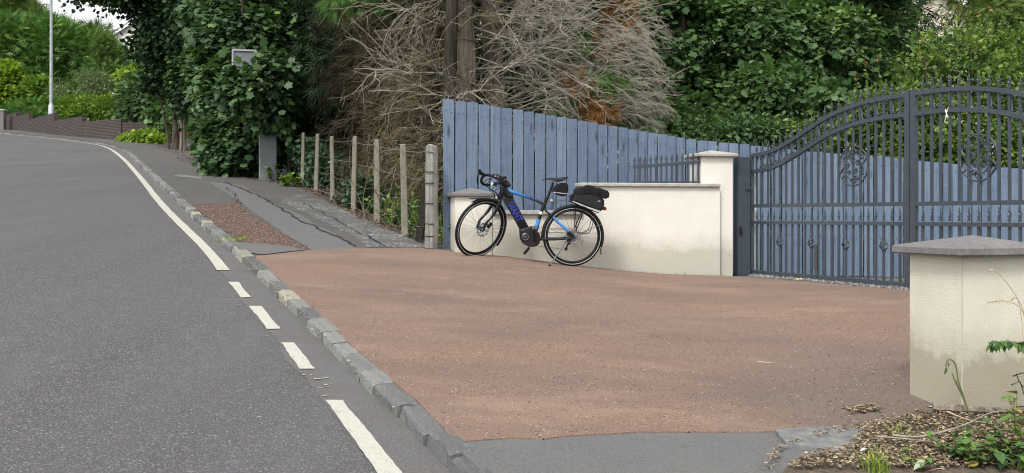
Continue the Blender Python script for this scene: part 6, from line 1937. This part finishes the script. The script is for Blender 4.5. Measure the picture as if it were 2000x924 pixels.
broad('maple_sapling', 402, 33, 'light-leaved young maple between the dark tree and the bush', 'tree', [blob(415, 75, 30, 40, 33), blob(395, 110, 28, 18, 33), blob(410, 252, 24, 26, 32), blob(400, 20, 40, 40, 34), blob(425, 190, 24, 40, 32.5)], .06, .2, 'maple', 'leaf_bush', 120, 22, .4, LT)
broad('laurel_bush', 285, 55, 'glossy dark laurel bush on top of the brick wall end', 'bush', [blob(285, 190, 36, 40, 55), blob(260, 200, 26, 26, 56), blob(312, 205, 26, 34, 54), blob(275, 165, 26, 16, 56)], .12, .3, 'oval', 'leaf_bush', 200, 20, .6, None, droop=.1)
broad('laurel_bush', 318, 52, 'dark low bush drooping past the brick wall beside the tree stems', 'bush', [blob(312, 232, 18, 28, 52), blob(322, 250, 10, 16, 51)], .06, .24, 'lobed', 'leaf_sycamore', 50, 20, .5)
broad('bedding_plant', 275, 49, 'low green plants with orange flowers at the foot of the brick wall', 'plant', [blob(258, 271, 18, 9, 49.5), blob(282, 269, 22, 11, 49), blob(303, 273, 14, 8, 48.5)], .02, .2, 'round', 'leaf_lime', 70, 16, .3)

# ------------------------------------------------------------------ gardens up the road
GP = 'shrubs in the garden behind the brick wall'
def conif(name, px, Y, label, blobs, mat, ncl, per, cr, size, cat='tree', group=None, tr=.2, shell=.55, **kw):
    t = tree_root(name, px, Y, label, cat, group); limbs(t, tuple(t.location - Vector((0, 0, .2))), blobs, tr, 'bark_brown', 2)
    foliage('crown', blobs, ncl, per, cr, size, 'spray', mat, t, shell=shell, **kw); return adopt(t)
conif('conifer_hedge', 110, 76, 'tall feathery conifer hedge behind the brick wall', [blob(30, 110, 70, 75, 76), blob(110, 115, 70, 70, 76), blob(180, 130, 50, 62, 76), blob(60, 190, 90, 50, 75), blob(160, 195, 80, 45, 75), blob(225, 150, 40, 50, 74), blob(70, 75, 60, 40, 77), blob(-50, 120, 70, 90, 76)], 'conifer_green', 1500, 14, .9, .85, 'hedge', None, .3, .6, droop=-.1, jit=.6)
conif('conifer_tree', 30, 84, 'loose yellowish conifers topping the hedge under the sky', [blob(10, 30, 22, 40, 84), blob(45, 25, 18, 36, 85), blob(70, 40, 18, 30, 84), blob(120, 66, 24, 22, 84), blob(150, 72, 24, 18, 84), blob(185, 68, 22, 18, 83), blob(-30, 20, 30, 50, 84)], 'conifer_yellow_green', 420, 14, .7, .8, 'tree', None, .15, .3, droop=-.3, jit=.7)
conif('conifer_hedge', -230, 74, 'continuation of the conifer hedge beyond the stone pier', [blob(x, 150, 80, 90, 74) for x in (-150, -260, -370, -480, -600)], 'conifer_green', 900, 12, .9, .9, 'hedge', None, .3, .6, droop=-.1, jit=.6)
conif('golden_conifer', 205, 70, 'small golden conifer under the white gable', [blob(203, 92, 16, 18, 70)], 'conifer_lime', 60, 16, .4, .5, 'tree', None, .06, .4, droop=-.2)
broad('round_bush', 14, 69, 'bright lime clipped bush shaped like an egg by the stone pier', 'bush', [blob(12, 165, 27, 42, 69)], .1, .28, 'round', 'leaf_lime', 170, 22, .5, GP, shell=.85, droop=.0)
broad('round_bush', 72, 68, 'low lime-green rounded bush beside the lamp column', 'bush', [blob(72, 180, 26, 26, 68), blob(60, 186, 16, 18, 68)], .08, .28, 'round', 'leaf_privet', 120, 20, .5, GP, shell=.8, droop=.0)
broad('variegated_shrub', 185, 66, 'loose pale variegated shrub above the privet hedge', 'shrub', [blob(185, 160, 36, 22, 66), blob(205, 180, 26, 20, 66), blob(165, 148, 14, 14, 66), blob(118, 180, 14, 16, 66)], .05, .26, 'narrow', 'leaf_variegated', 150, 26, .6, GP, shell=.3, droop=.1)
broad('laurel_bush', 265, 62, 'yellow-green large-leaved shrub under the white roof verge', 'bush', [blob(262, 148, 26, 14, 62), blob(250, 160, 20, 14, 62)], .06, .34, 'oval', 'leaf_lime', 50, 16, .5)
conif('creeping_juniper', 70, 66.5, 'dark creeping juniper spilling over the stepped brick wall', [blob(30, 219, 24, 9, 66), blob(70, 215, 34, 11, 65), blob(110, 213, 26, 12, 64), blob(130, 224, 18, 10, 62.5)], 'conifer_green', 220, 14, .5, .6, 'shrub', GP, .05, .3, droop=.3)
broad('privet_hedge', 190, 61, 'yellow-green privet hedge along the top of the brick wall', 'hedge', [blob(150, 208, 30, 18, 62), blob(185, 207, 32, 20, 61), blob(220, 210, 30, 22, 60), blob(245, 222, 20, 14, 59), blob(170, 222, 40, 12, 61)], .06, .2, 'oval', 'leaf_privet', 340, 20, .45, GP, shell=.7, droop=-.2)

# ------------------------------------------------------------------ houses glimpsed through the trees
def house(name, label, px0, px1, Y, py_eave, py_ridge, mat, gable_px=None, depth=8.0, rot=0.0, zdrop=0.0):
    x0, x1 = px_(px0, Y), px_(px1, Y); cx = (x0 + x1) / 2; w = x1 - x0
    z0 = terr(cx, Y) - .3; ze, zr = pz(py_eave, Y), pz(py_ridge, Y)
    r = empty(name, (cx, Y + depth / 2, z0), rot, label, 'house')
    he, hr = ze - z0, zr - z0
    mb = MB(); q = w / 2; d2 = depth / 2
    mb.add([(-q, -d2, 0), (q, -d2, 0), (q, d2, 0), (-q, d2, 0), (-q, -d2, he), (q, -d2, he), (q, d2, he), (-q, d2, he), (0, -d2, hr), (0, d2, hr)],
           [(0, 1, 5, 8, 4), (3, 7, 9, 6, 2), (0, 4, 7, 3), (1, 2, 6, 5), (4, 8, 9, 7), (5, 6, 9, 8)])
    mb.build('wall', M[mat], r)
    rf = MB(); th = .12
    for sg in (-1, 1):
        sl = (hr - he) / q; ex = .35
        a = Vector((sg * (q + ex), 0, he - sl * ex)); b = Vector((0, 0, hr)); n = Vector((sg * sl, 0, 1)).normalized() * th
        e = .02 * n
        vs = [Vector((p.x, y, p.z)) + o for y in (-d2 - .3, d2 + .3) for p in (a, b) for o in (n * .2, n * 1.2)]
        rf.add(vs, [(0, 1, 3, 2), (4, 6, 7, 5), (0, 4, 5, 1), (2, 3, 7, 6), (1, 5, 7, 3), (0, 2, 6, 4)])
    rfo = rf.build('roof', M['roof_slate'], r)
    for sg in (-1, 1):
        mb = MB(); sl = (hr - he) / q; a = Vector((sg * (q + .35), -d2 - .31, he - sl * .35)); b = Vector((0, -d2 - .31, hr)); dv_ = (b - a)
        xx = dv_.normalized(); mb.box((a + b) / 2 - Vector((0, 0, .05)), (dv_.length, .03, .2), Matrix((xx, Vector((0, 1, 0)), xx.cross(Vector((0, 1, 0))))).transposed()); mb.build('verge_board', M['white_upvc'], r)
    def window(x, z, w_, h_, y=-d2):
        mb = MB()
        for c, s in (((x, y - .02, z + h_ / 2), (w_ + .1, .06, .09)), ((x, y - .02, z - h_ / 2), (w_ + .2, .1, .09)), ((x - w_ / 2, y - .02, z), (.09, .06, h_ - .092)), ((x + w_ / 2, y - .02, z), (.09, .06, h_ - .092)), ((x, y - .02, z), (.06, .05, h_ - .092))): mb.box(c, s)
        f = mb.build('window', M['white_upvc'], r); m2 = MB(); m2.box((x, y - .008, z), (w_, .012, h_)); m2.build('pane', M['window_glass'], f)
    for (x, z) in ((-w * .28, he * .3), (w * .26, he * .3), (-w * .28, he * .8), (w * .26, he * .8)):
        if he > 4: window(x, z, 1.4, 1.2)
    if he <= 4: window(0, he * .6, 1.3, 1.0); window(w * .3, he * .6, 1.0, 1.0)
    return r, rfo, hr
r_, rf_, hr_ = house('house', 'cream house glimpsed through the gaps of the sycamores', 1180, 1900, 40, 20, -190, 'house_cream', depth=9)
r_, rf_, hr_ = house('house', 'white gabled house with a chimney above the conifer hedge', 195, 330, 92, 84, 42, 'house_white', depth=10)
mb = MB(); mb.bbox((-1.6, 2.0, hr_ + .1), (.8, .8, 2.6), .05); mb.build('chimney', M['house_cream'], rf_)
for dx in (-.2, .2):
    mb = MB(); mb.lathe([(.1, 0), (.1, .4), (.12, .42)], (-1.6 + dx, 2.0, hr_ + 1.4), seg=8); mb.build('chimney_pot', M['house_brick'], rf_)
r_, rf_, hr_ = house('house', 'low house with white verge boards behind the laurel', 216, 320, 64, 190, 158, 'house_brick', depth=7)

# ------------------------------------------------------------------ low plants, litter and loose bits
def scatter_px(n, pts):
    """ground points inside a photo-pixel polygon"""
    P = [G(*p) for p in pts]; out = []
    poly = [(p.x, p.y) for p in P]; xs = [p[0] for p in poly]; ys = [p[1] for p in poly]
    def inside(x, y):
        c = False; j = len(poly) - 1
        for i in range(len(poly)):
            if (poly[i][1] > y) != (poly[j][1] > y) and x < (poly[j][0] - poly[i][0]) * (y - poly[i][1]) / (poly[j][1] - poly[i][1]) + poly[i][0]: c = not c
            j = i
        return c
    while len(out) < n:
        x, y = random.uniform(min(xs), max(xs)), random.uniform(min(ys), max(ys))
        if inside(x, y): out.append((x, y, terr(x, y)))
    return np.array(out)
def litter(name, n, pts, size, mat, dz=.012, label=None, tmpl='oval'):
    p = scatter_px(n, pts); p[:, 2] += dz + rng.random(n) * .012
    yd = np.c_[rng.normal(size=(n, 2)), rng.normal(size=n) * .2]; zd = np.c_[rng.normal(size=(n, 2)) * .22, np.ones(n)]
    o = inst(name, tmpl, p, yd, zd, size * rng.uniform(.5, 1.4, n), rng.random(n), mat)
    tag(o, label, 'leaf litter', kind='stuff'); return o
litter('leaf_litter', 2600, [(545, 352), (600, 375), (650, 398), (720, 436), (780, 460), (836, 478), (835, 462), (740, 415), (660, 375), (600, 350), (570, 342)], .05, 'litter_red', label='reddish leaf litter along the foot of the wire fence')
litter('leaf_litter', 1100, [(330, 272), (400, 320), (430, 340), (480, 350), (560, 362), (540, 352), (470, 335), (420, 318), (370, 290), (350, 274)], .07, 'litter_red', label='leaf litter under the leafy bush')
litter('leaf_litter', 5000, [(1540, 926), (1570, 900), (1650, 884), (1690, 846), (1760, 828), (1822, 815), (2000, 822), (2000, 924)], .021, 'litter', .032, label='brown leaf litter covering the soil verge')
litter('leaf_litter', 420, [(1490, 924), (1510, 880), (1600, 850), (1690, 828), (1790, 806), (1822, 812), (1680, 845), (1530, 880), (1515, 924)], .018, 'litter', .016, label='sparse leaf scraps fringing the soil verge')
litter('leaf_litter', 900, [(330, 278), (300, 284), (360, 318), (420, 340), (480, 352), (470, 338), (410, 316), (360, 288)], .06, 'litter_red', .008, label='brown leaves strewn over the far pavement')
litter('leaf_litter', 260, [(1650, 800), (1710, 795), (1722, 806), (1660, 812)], .024, 'litter', .012, label='small heap of dry leaves on the red driveway')
litter('leaf_litter', 150, [(1500, 880), (1560, 872), (1680, 850), (1700, 800), (1770, 800), (1770, 690), (1640, 660), (1400, 800)], .016, 'litter', .012, label='stray leaf scraps on the red driveway')
litter('leaf_litter', 120, [(520, 505), (880, 500), (1400, 545), (1700, 580), (1500, 830), (920, 850)], .014, 'litter', .012, label='tiny scraps scattered over the red driveway')
litter('leaf_litter', 220, [(470, 512), (520, 560), (640, 680), (790, 828), (806, 828), (655, 672), (530, 545), (484, 502)], .02, 'litter', .0, label='dead leaves along the driveway kerb')
litter('leaf_litter', 160, [(960, 508), (1110, 521), (1400, 540), (1400, 535), (1100, 516), (960, 504)], .022, 'litter', .012, label='dry scraps swept along the foot of the wall')
def gravel(n, pts, size, label):
    p = scatter_px(n, pts); p[:, 2] += .006
    TM['stone'] = (np.array([(0, 0, .5), (.5, 0, 0), (0, .45, .05), (-.55, 0, .02), (0, -.5, 0)]), [(0, 1, 2), (0, 2, 3), (0, 3, 4), (0, 4, 1)])
    o = inst('gravel', 'stone', p, np.c_[rng.normal(size=(n, 2)), np.zeros(n)], np.c_[rng.normal(size=(n, 2)) * .2, np.ones(n)], size * rng.uniform(.5, 1.5, n), rng.random(n), 'gravel_grey')
    tag(o, label, 'gravel', kind='stuff')
gravel(2600, [(1462, 541), (1560, 548), (1680, 560), (1790, 570), (1800, 556), (1680, 545), (1560, 536), (1470, 532)], .03, 'grey gravel spilling under the gate')
# ivy and weeds along the wire fence
def clumpy(name, label, cat, spots, tmpl, mat, per, size, h, group=None, up=.6):
    """small plants: stems from the ground with leaves along them"""
    res = []
    for (px, py, n, hh, sp) in spots:
        b = G(px, py); root = empty(name, b, 0, label, cat, group)
        st = np.array([0, 0, -.02]) + np.c_[rng.normal(size=(n, 2)) * sp * .35, np.zeros(n)]
        P = grow(st, np.c_[rng.normal(size=(n, 2)) * .45, np.ones(n)], hh * rng.uniform(.55, 1.1, n), 6, .14, .03)
        tubes('stem', P, np.linspace(.005, .002, 6)[None].repeat(n, 0) * (hh / .5) ** .3, 'green_stem', root, 4)
        s, dd, tt, _ = sub(P, per, 1.4, .2)
        o = inst('leaves', tmpl, s, dd * [1, 1, .5] + [0, 0, .12], rdir(len(s)) * .5 + [0, -.2, 1], size * rng.uniform(.6, 1.3, len(s)), rng.random(len(s)), mat, root); o['kind'] = 'stuff'
        res.append(root)
    return res
for sp_, lb_ in (((806, 452, 16, .75, .3), 'tallest green weeds beside the leaning plank'), ((776, 440, 14, .6, .35), 'green weeds round the foot of the second concrete post'), ((760, 428, 10, .5, .3), 'shorter green weeds between the concrete posts')):
    clumpy('weed', lb_, 'plant', [sp_], 'oval', 'leaf_weed', 16, .07, 0, 'weeds along the wire fence')
clumpy('weed', 'low dark green weed at the foot of the straining post', 'plant', [(818, 466, 14, .16, .3)], 'oval', 'leaf_bush', 12, .06, 0)
clumpy('weed', 'green weeds growing in the gap between the straining post and the pillar', 'plant', [(862, 478, 10, .7, .1)], 'oval', 'leaf_weed', 16, .06, 0)
clumpy('weed', 'pale green weed sprouting beside the grey column', 'plant', [(562, 364, 12, .32, .4)], 'lobed', 'leaf_weed', 10, .11, 0)
clumpy('weed', 'thin sapling weed against the grey column', 'plant', [(530, 352, 5, .45, .15)], 'lobed', 'leaf_weed', 8, .11, 0)
clumpy('weed', 'yellowish tuft growing on the kerb edge of the pavement', 'plant', [(458, 471, 12, .07, .25)], 'narrow', 'leaf_lime', 8, .06, 0)
iv = empty('ivy', G(640, 392), 0, 'grey-green ivy creeping along the foot of the wire fence', 'ivy')
ibl = [blob(620, 372, 30, 12, 22.5), blob(660, 395, 34, 14, 20.4), blob(700, 412, 32, 12, 18.6), blob(745, 420, 30, 22, 17), blob(720, 380, 50, 40, 18), blob(790, 440, 26, 16, 15.2), blob(640, 330, 40, 40, 22.5), blob(610, 290, 40, 30, 24), blob(575, 290, 22, 44, 26.5)]
foliage('foliage', ibl, 260, 18, .2, .095, 'ivy', 'leaf_ivy', iv, shell=.5, droop=.4, jit=.5); adopt(iv)
sx = np.array([[b[0][0], b[0][1], terr(b[0][0], b[0][1]) - .02] for b in ibl]); P = grow(sx, np.tile([0, 0, 1.0], (len(sx), 1)) + rng.normal(size=(len(sx), 3)) * .3, np.array([max(.2, b[0][2] - z[2]) for b, z in zip(ibl, sx)]), 6, .12)
tubes('stem', P, np.full((len(sx), 6), .01), 'twig_brown', iv, 4); adopt(iv)
# dead straws and thin saplings among the posts
dsx = empty('dried_weed', G(800, 450), 0, 'dry straw-coloured stems tangled in the wire fence', 'dried weed')
st = np.array([list(G(px, py)) for px, py in zip(rng.uniform(700, 835, 15), rng.uniform(425, 462, 15))]); st[:, 1] += .3; st[:, 2] = [terr(x, y) - .02 for x, y in st[:, :2]]
P = grow(st, np.c_[rng.normal(size=(15, 2)) * .5, np.ones(15)], rng.uniform(.6, 1.3, 15), 7, .12, .03); tubes('stem', P, np.linspace(.006, .003, 7)[None].repeat(15, 0), 'twig_olive', dsx, 4, 40); adopt(dsx)
# ------------------------------------------------------------------ the corner by the near pillar
def stick(name, label, pts, r, mat, cat='stick', sub_n=0):
    W = [Vector(p) for p in pts]; b = W[0].copy()
    root = empty(name, b, 0, label, cat)
    mb = MB(); n = len(W); mb.tube([p - b for p in spline(W, 4)], [r * (1 - .5 * i / (4 * (n - 1))) * (1 + .15 * math.sin(i * 2.3)) for i in range(4 * (n - 1) + 1)], 7)
    mb.build('stem', M[mat], root, True)
    return root
def gp3(px, py, dz=.0): 
    p = G(px, py); return Vector((p.x, p.y, p.z + dz))
stick('log', 'rotten branch lying along the foot of the near pillar', [gp3(1822, 812, .045), gp3(1880, 817, .05), gp3(1940, 818, .045), gp3(2010, 818, .05)], .026, 'bark_pale')
stick('stick', 'long bent twig lying across the soil verge', [gp3(1745, 868, .045), gp3(1800, 872, .05), gp3(1880, 858, .07), gp3(1930, 845, .10), gp3(1965, 842, .11)], .0055, 'deadwood_pale')
stick('stick', 'pale thin twig fallen on the brown litter', [gp3(1712, 870, .045), gp3(1770, 877, .05), gp3(1830, 884, .05)], .004, 'deadwood_pale')
stick('stick', 'straight dead stem resting against the rotten branch', [gp3(1850, 822, .05), gp3(1890, 838, .05), gp3(1925, 848, .06)], .004, 'straw')
stick('stick', 'short dark twig beside the pillar foot', [gp3(1790, 811, .025), gp3(1815, 818, .03)], .006, 'bark_brown')
stick('stick', 'yellow straw lying on the red driveway', [gp3(1480, 710, .012), gp3(1512, 713, .012)], .004, 'straw')
def blade(mb, b, a, h, bend, w):
    d = Vector((math.cos(a), math.sin(a), 0)); pr = Vector((-d.y, d.x, 0)); P = [b + Vector((0, 0, h * t)) + d * bend * t * t for t in (0, .35, .7, 1)]
    vs = []
    for p, ww in zip(P, (w, w * .8, w * .5, 0.001)): vs += [p - pr * ww, p + pr * ww]
    mb.add(vs, [(0, 1, 3, 2), (2, 3, 5, 4), (4, 5, 7, 6)])
def tuft(px, py, label, n, h, mat):
    b = G(px, py, .03); root = empty('grass_tuft', b, 0, label, 'grass tuft')
    mb = MB(); r = random.Random(px)
    for _ in range(n): blade(mb, Vector((r.uniform(-.05, .05), r.uniform(-.05, .05), -.01)), r.uniform(0, 6.3), h * r.uniform(.5, 1.1), r.uniform(.02, .1), .003)
    o = mb.build('blades', M[mat], root); o['kind'] = 'stuff'
    me = o.data; at = me.attributes.new('rnd', 'FLOAT', 'FACE'); at.data.foreach_set('value', rng.random(len(me.polygons)).astype(np.float32))
tuft(1712, 918, 'bright yellow-green grass tuft on the litter', 46, .11, 'leaf_lime')
tuft(1760, 850, 'thin pale grass tuft between the leaf litter and the pillar', 16, .07, 'leaf_lime')
tuft(1906, 850, 'wispy grass tuft growing near the rotten branch', 14, .08, 'leaf_weed')
# leafy weeds: every leaf its own part
leaf_meshes = []
for k in range(4):
    r = random.Random(k); n = 8; mb = MB(); out = []
    for i in range(n):
        t = i / (n - 1); w = .30 * math.sin(math.pi * min(1, t * 1.05 + .04)) ** .8 * (1 - .25 * t) * (1 + .10 * (i % 2))
        z = -.30 * t * t + .05 * math.sin(t * 6 + k)
        out.append((w, t, z))
    vs = [(0, t, z) for w, t, z in out] + [(w, t, z + .10 * w / .3) for w, t, z in out] + [(-w, t, z + .10 * w / .3) for w, t, z in out]
    fs = [(i, n + i, n + i + 1, i + 1) for i in range(n - 1)] + [(i, i + 1, 2 * n + i + 1, 2 * n + i) for i in range(n - 1)]
    mb.add(vs, fs); leaf_meshes.append(mb.mesh('leaf', None, True))
def leafy(px, py, label, nst, h, size, mats, spread, seed, per=7, dirx=(0, 0)):
    r = random.Random(seed); b = G(px, py, .03); root = empty('weed', b, 0, label, 'plant')
    for s in range(nst):
        a = r.uniform(0, 6.28); d = Vector((math.cos(a) * spread + dirx[0], math.sin(a) * spread + dirx[1], 1))
        P = [Vector((0, 0, -.03))]; st = h * r.uniform(.6, 1.1) / 5
        for k in range(5):
            d = (d + Vector((r.uniform(-.25, .25), r.uniform(-.25, .25), -.05))).normalized(); P.append(P[-1] + d * st)
        mb = MB(); mb.tube(P, [.0042, .004, .0036, .003, .0025, .002], 5); mb.build('stem', M['green_stem'], root, True)
        for k in range(per):
            t = .25 + .75 * (k + 1) / per; i = min(4, int(t * 5)); p = P[i].lerp(P[i + 1], t * 5 - i)
            az = k * 2.4 + r.uniform(-.4, .4)
            o = link_mesh('leaf', LM[(r.randrange(4), r.choice(mats))], root); o.location = p
            sc = size * r.uniform(.65, 1.15); o.scale = (sc, sc, sc)
            o.rotation_euler = (r.uniform(-.1, .55), r.uniform(-.35, .35), az)
LM = {}
simple('weed_leaf', (0.085, 0.16, 0.032), .5, .35, var=.35, nscale=14)
simple('weed_leaf_dark', (0.045, 0.10, 0.028), .45, .4, var=.35, nscale=14)
simple('weed_leaf_yellow', (0.28, 0.24, 0.06), .5, .35, var=.3, nscale=14)
for k in range(4):
    for mt in ('weed_leaf', 'weed_leaf_dark', 'weed_leaf_yellow'):
        me = leaf_meshes[k].copy(); me.materials.clear(); me.materials.append(M[mt]); LM[(k, mt)] = me
WL = ['weed_leaf', 'weed_leaf', 'weed_leaf_dark']
leafy(1985, 915, 'large-leaved green weed clump at the verge edge', 11, .26, .075, WL, .7, 3, 7)
leafy(1960, 895, 'broad green weed clump sprawling on the litter', 7, .17, .065, WL, .8, 4, 7)
leafy(2000, 880, 'taller pale-leaved weed beside the big clump', 6, .30, .07, ['weed_leaf', 'weed_leaf', 'weed_leaf_yellow'], .5, 5, 7)
leafy(1860, 888, 'small green seedling weed on the bare litter', 6, .16, .06, WL, .6, 6, 6)
leafy(1915, 905, 'weed with some yellowing leaves among the litter', 7, .16, .07, WL + ['weed_leaf_yellow'], .8, 7, 6)
leafy(1790, 912, 'little pale weed by the grass tuft', 4, .12, .05, ['weed_leaf', 'weed_leaf_yellow'], .6, 8, 5)
# dry stems in front of the near pillar
dn = empty('dried_weed', gp3(1880, 826, .02), 0, 'drooping dried weed stem leaning on the pillar corner', 'dried weed')
b0 = Vector(dn.location); Yp = NP.y - .09
def at_(px, py, Y): return Vector((px_(px, Y), Y, pz(py, Y)))
for pts in ([at_(1894, 812, Yp), at_(1884, 780, Yp), at_(1872, 745, Yp), at_(1868, 720, Yp), at_(1862, 706, Yp), at_(1852, 703, Yp), at_(1847, 716, Yp)], [at_(1884, 782, Yp), at_(1868, 750, Yp), at_(1860, 730, Yp)], [at_(1890, 800, Yp), at_(1876, 765, Yp), at_(1866, 742, Yp)]):
    mb = MB(); mb.tube(spline([p - b0 for p in pts], 4), .0038, 5); mb.build('stem', M['green_stem'], dn, True)
for (px, py) in ((1846, 722), (1849, 717), (1852, 708)):
    o = link_mesh('leaf', LM[(1, 'weed_leaf_dark')], dn); o.location = at_(px, py, Yp) - b0; o.scale = (.03,) * 3; o.rotation_euler = (-1.3, .2, px)
# oat-like dry grass and a hanging sprig reaching in past the pillar
og = empty('dry_grass', gp3(2010, 838, .02), 0, 'bleached dry grass stalks leaning in front of the near pillar', 'dry grass'); b0 = Vector(og.location); Yg = NP.y - .25
for pts in ([at_(2006, 830, Yg), at_(2000, 700, Yg), at_(1992, 600, Yg), at_(1972, 560, Yg), at_(1945, 530, Yg), at_(1932, 527, Yg)], [at_(2008, 830, Yg), at_(2006, 690, Yg), at_(1998, 610, Yg), at_(1965, 588, Yg), at_(1928, 590, Yg)], [at_(2010, 830, Yg), at_(2008, 700, Yg), at_(2002, 620, Yg), at_(1985, 582, Yg), at_(1968, 590, Yg)]):
    mb = MB(); mb.tube(spline([p - b0 for p in pts], 4), .0022, 4); mb.build('stalk', M['straw'], og, True)
    mb = MB(); e = pts[-1]; q = pts[-2]
    for k in range(9):
        p = e.lerp(q, k / 9) - b0; mb.tube([p, p + Vector((random.uniform(-.012, .004), random.uniform(-.01, .01), random.uniform(-.014, .006)))], [.003, .0008], 4)
    mb.build('seed_head', M['straw'], og)
br = empty('bramble', gp3(2075, 850, .0), 0, 'arching bramble shoot with small drooping dark leaves', 'bramble'); b0 = Vector(br.location); Yb = NP.y - .42
arc = [Vector(br.location), at_(2080, 760, Yb), at_(2060, 690, Yb), at_(2020, 668, Yb), at_(1975, 672, Yb), at_(1938, 668, Yb)]
mb = MB(); mb.tube(spline([p - b0 for p in arc], 5), .004, 5); mb.build('stem', M['bark_brown'], br, True)
rr = random.Random(9)
for k in range(34):
    px = 1932 + (k / 34) ** 1.1 * 80; o = link_mesh('leaf', LM[(rr.randrange(4), rr.choice(['weed_leaf', 'weed_leaf_dark', 'weed_leaf_dark']))], br)
    o.location = at_(px, 669 + rr.uniform(-3, 3), Yb) - b0; s = rr.uniform(.04, .065); o.scale = (s, s, s)
    o.rotation_euler = (rr.uniform(-1.2, -.2), rr.uniform(-.6, .6), rr.uniform(1.4, 4.8))
tw = [[at_(2010, 800, Yb), at_(1992, 745, Yb), at_(1975, 752, Yb)], [at_(2010, 770, Yb), at_(1990, 745, Yb), at_(1985, 730, Yb)], [at_(2010, 740, Yb), at_(1998, 728, Yb), at_(1978, 735, Yb)]]
for pts in tw:
    mb = MB(); mb.tube([Vector(br.location) - b0 + Vector((0, 0, .1))] + [p - b0 for p in pts], .003, 4); mb.build('side_twig', M['bark_dark'], br, True)
# larger fallen leaves and a white scrap: single things
def fallen(px, py, label, col, size, name='fallen_leaf', cat='leaf', rz=0.0):
    nm = 'fallen_%s' % label.split()[0]
    if nm not in M: simple(nm, col, .7, .25, var=.25, nscale=20)
    p = G(px, py, .05 if py > 815 and px > 1600 else .014); me = leaf_meshes[(px + py) % 4].copy(); me.materials.clear(); me.materials.append(M[nm])
    o = link_mesh(name, me); o.location = p; o.scale = (size,) * 3; o.rotation_euler = (.1, .1, rz); tag(o, label, cat)
fallen(1815, 905, 'pale green fallen leaf curled on the litter', (.32, .38, .27), .10, rz=2.0)
fallen(1845, 920, 'pinkish fallen leaf beside the curled green one', (.42, .27, .19), .08, rz=1.0)
fallen(1700, 842, 'orange fallen leaf at the edge of the litter', (.48, .25, .08), .045, rz=.6)
fallen(1900, 866, 'golden fallen leaf under the bent twig', (.50, .30, .06), .05, rz=2.6)
fallen(1560, 545, 'yellow fallen leaf on the gravel under the gate', (.62, .38, .06), .11, rz=3.0)
fallen(1824, 795, 'white petal lying at the pillar foot', (.8, .8, .77), .05, 'fallen_petal', 'petal', 1.0)
fallen(1692, 877, 'white pebble-like petal on brown litter', (.8, .79, .76), .04, 'fallen_petal', 'petal', 2.0)
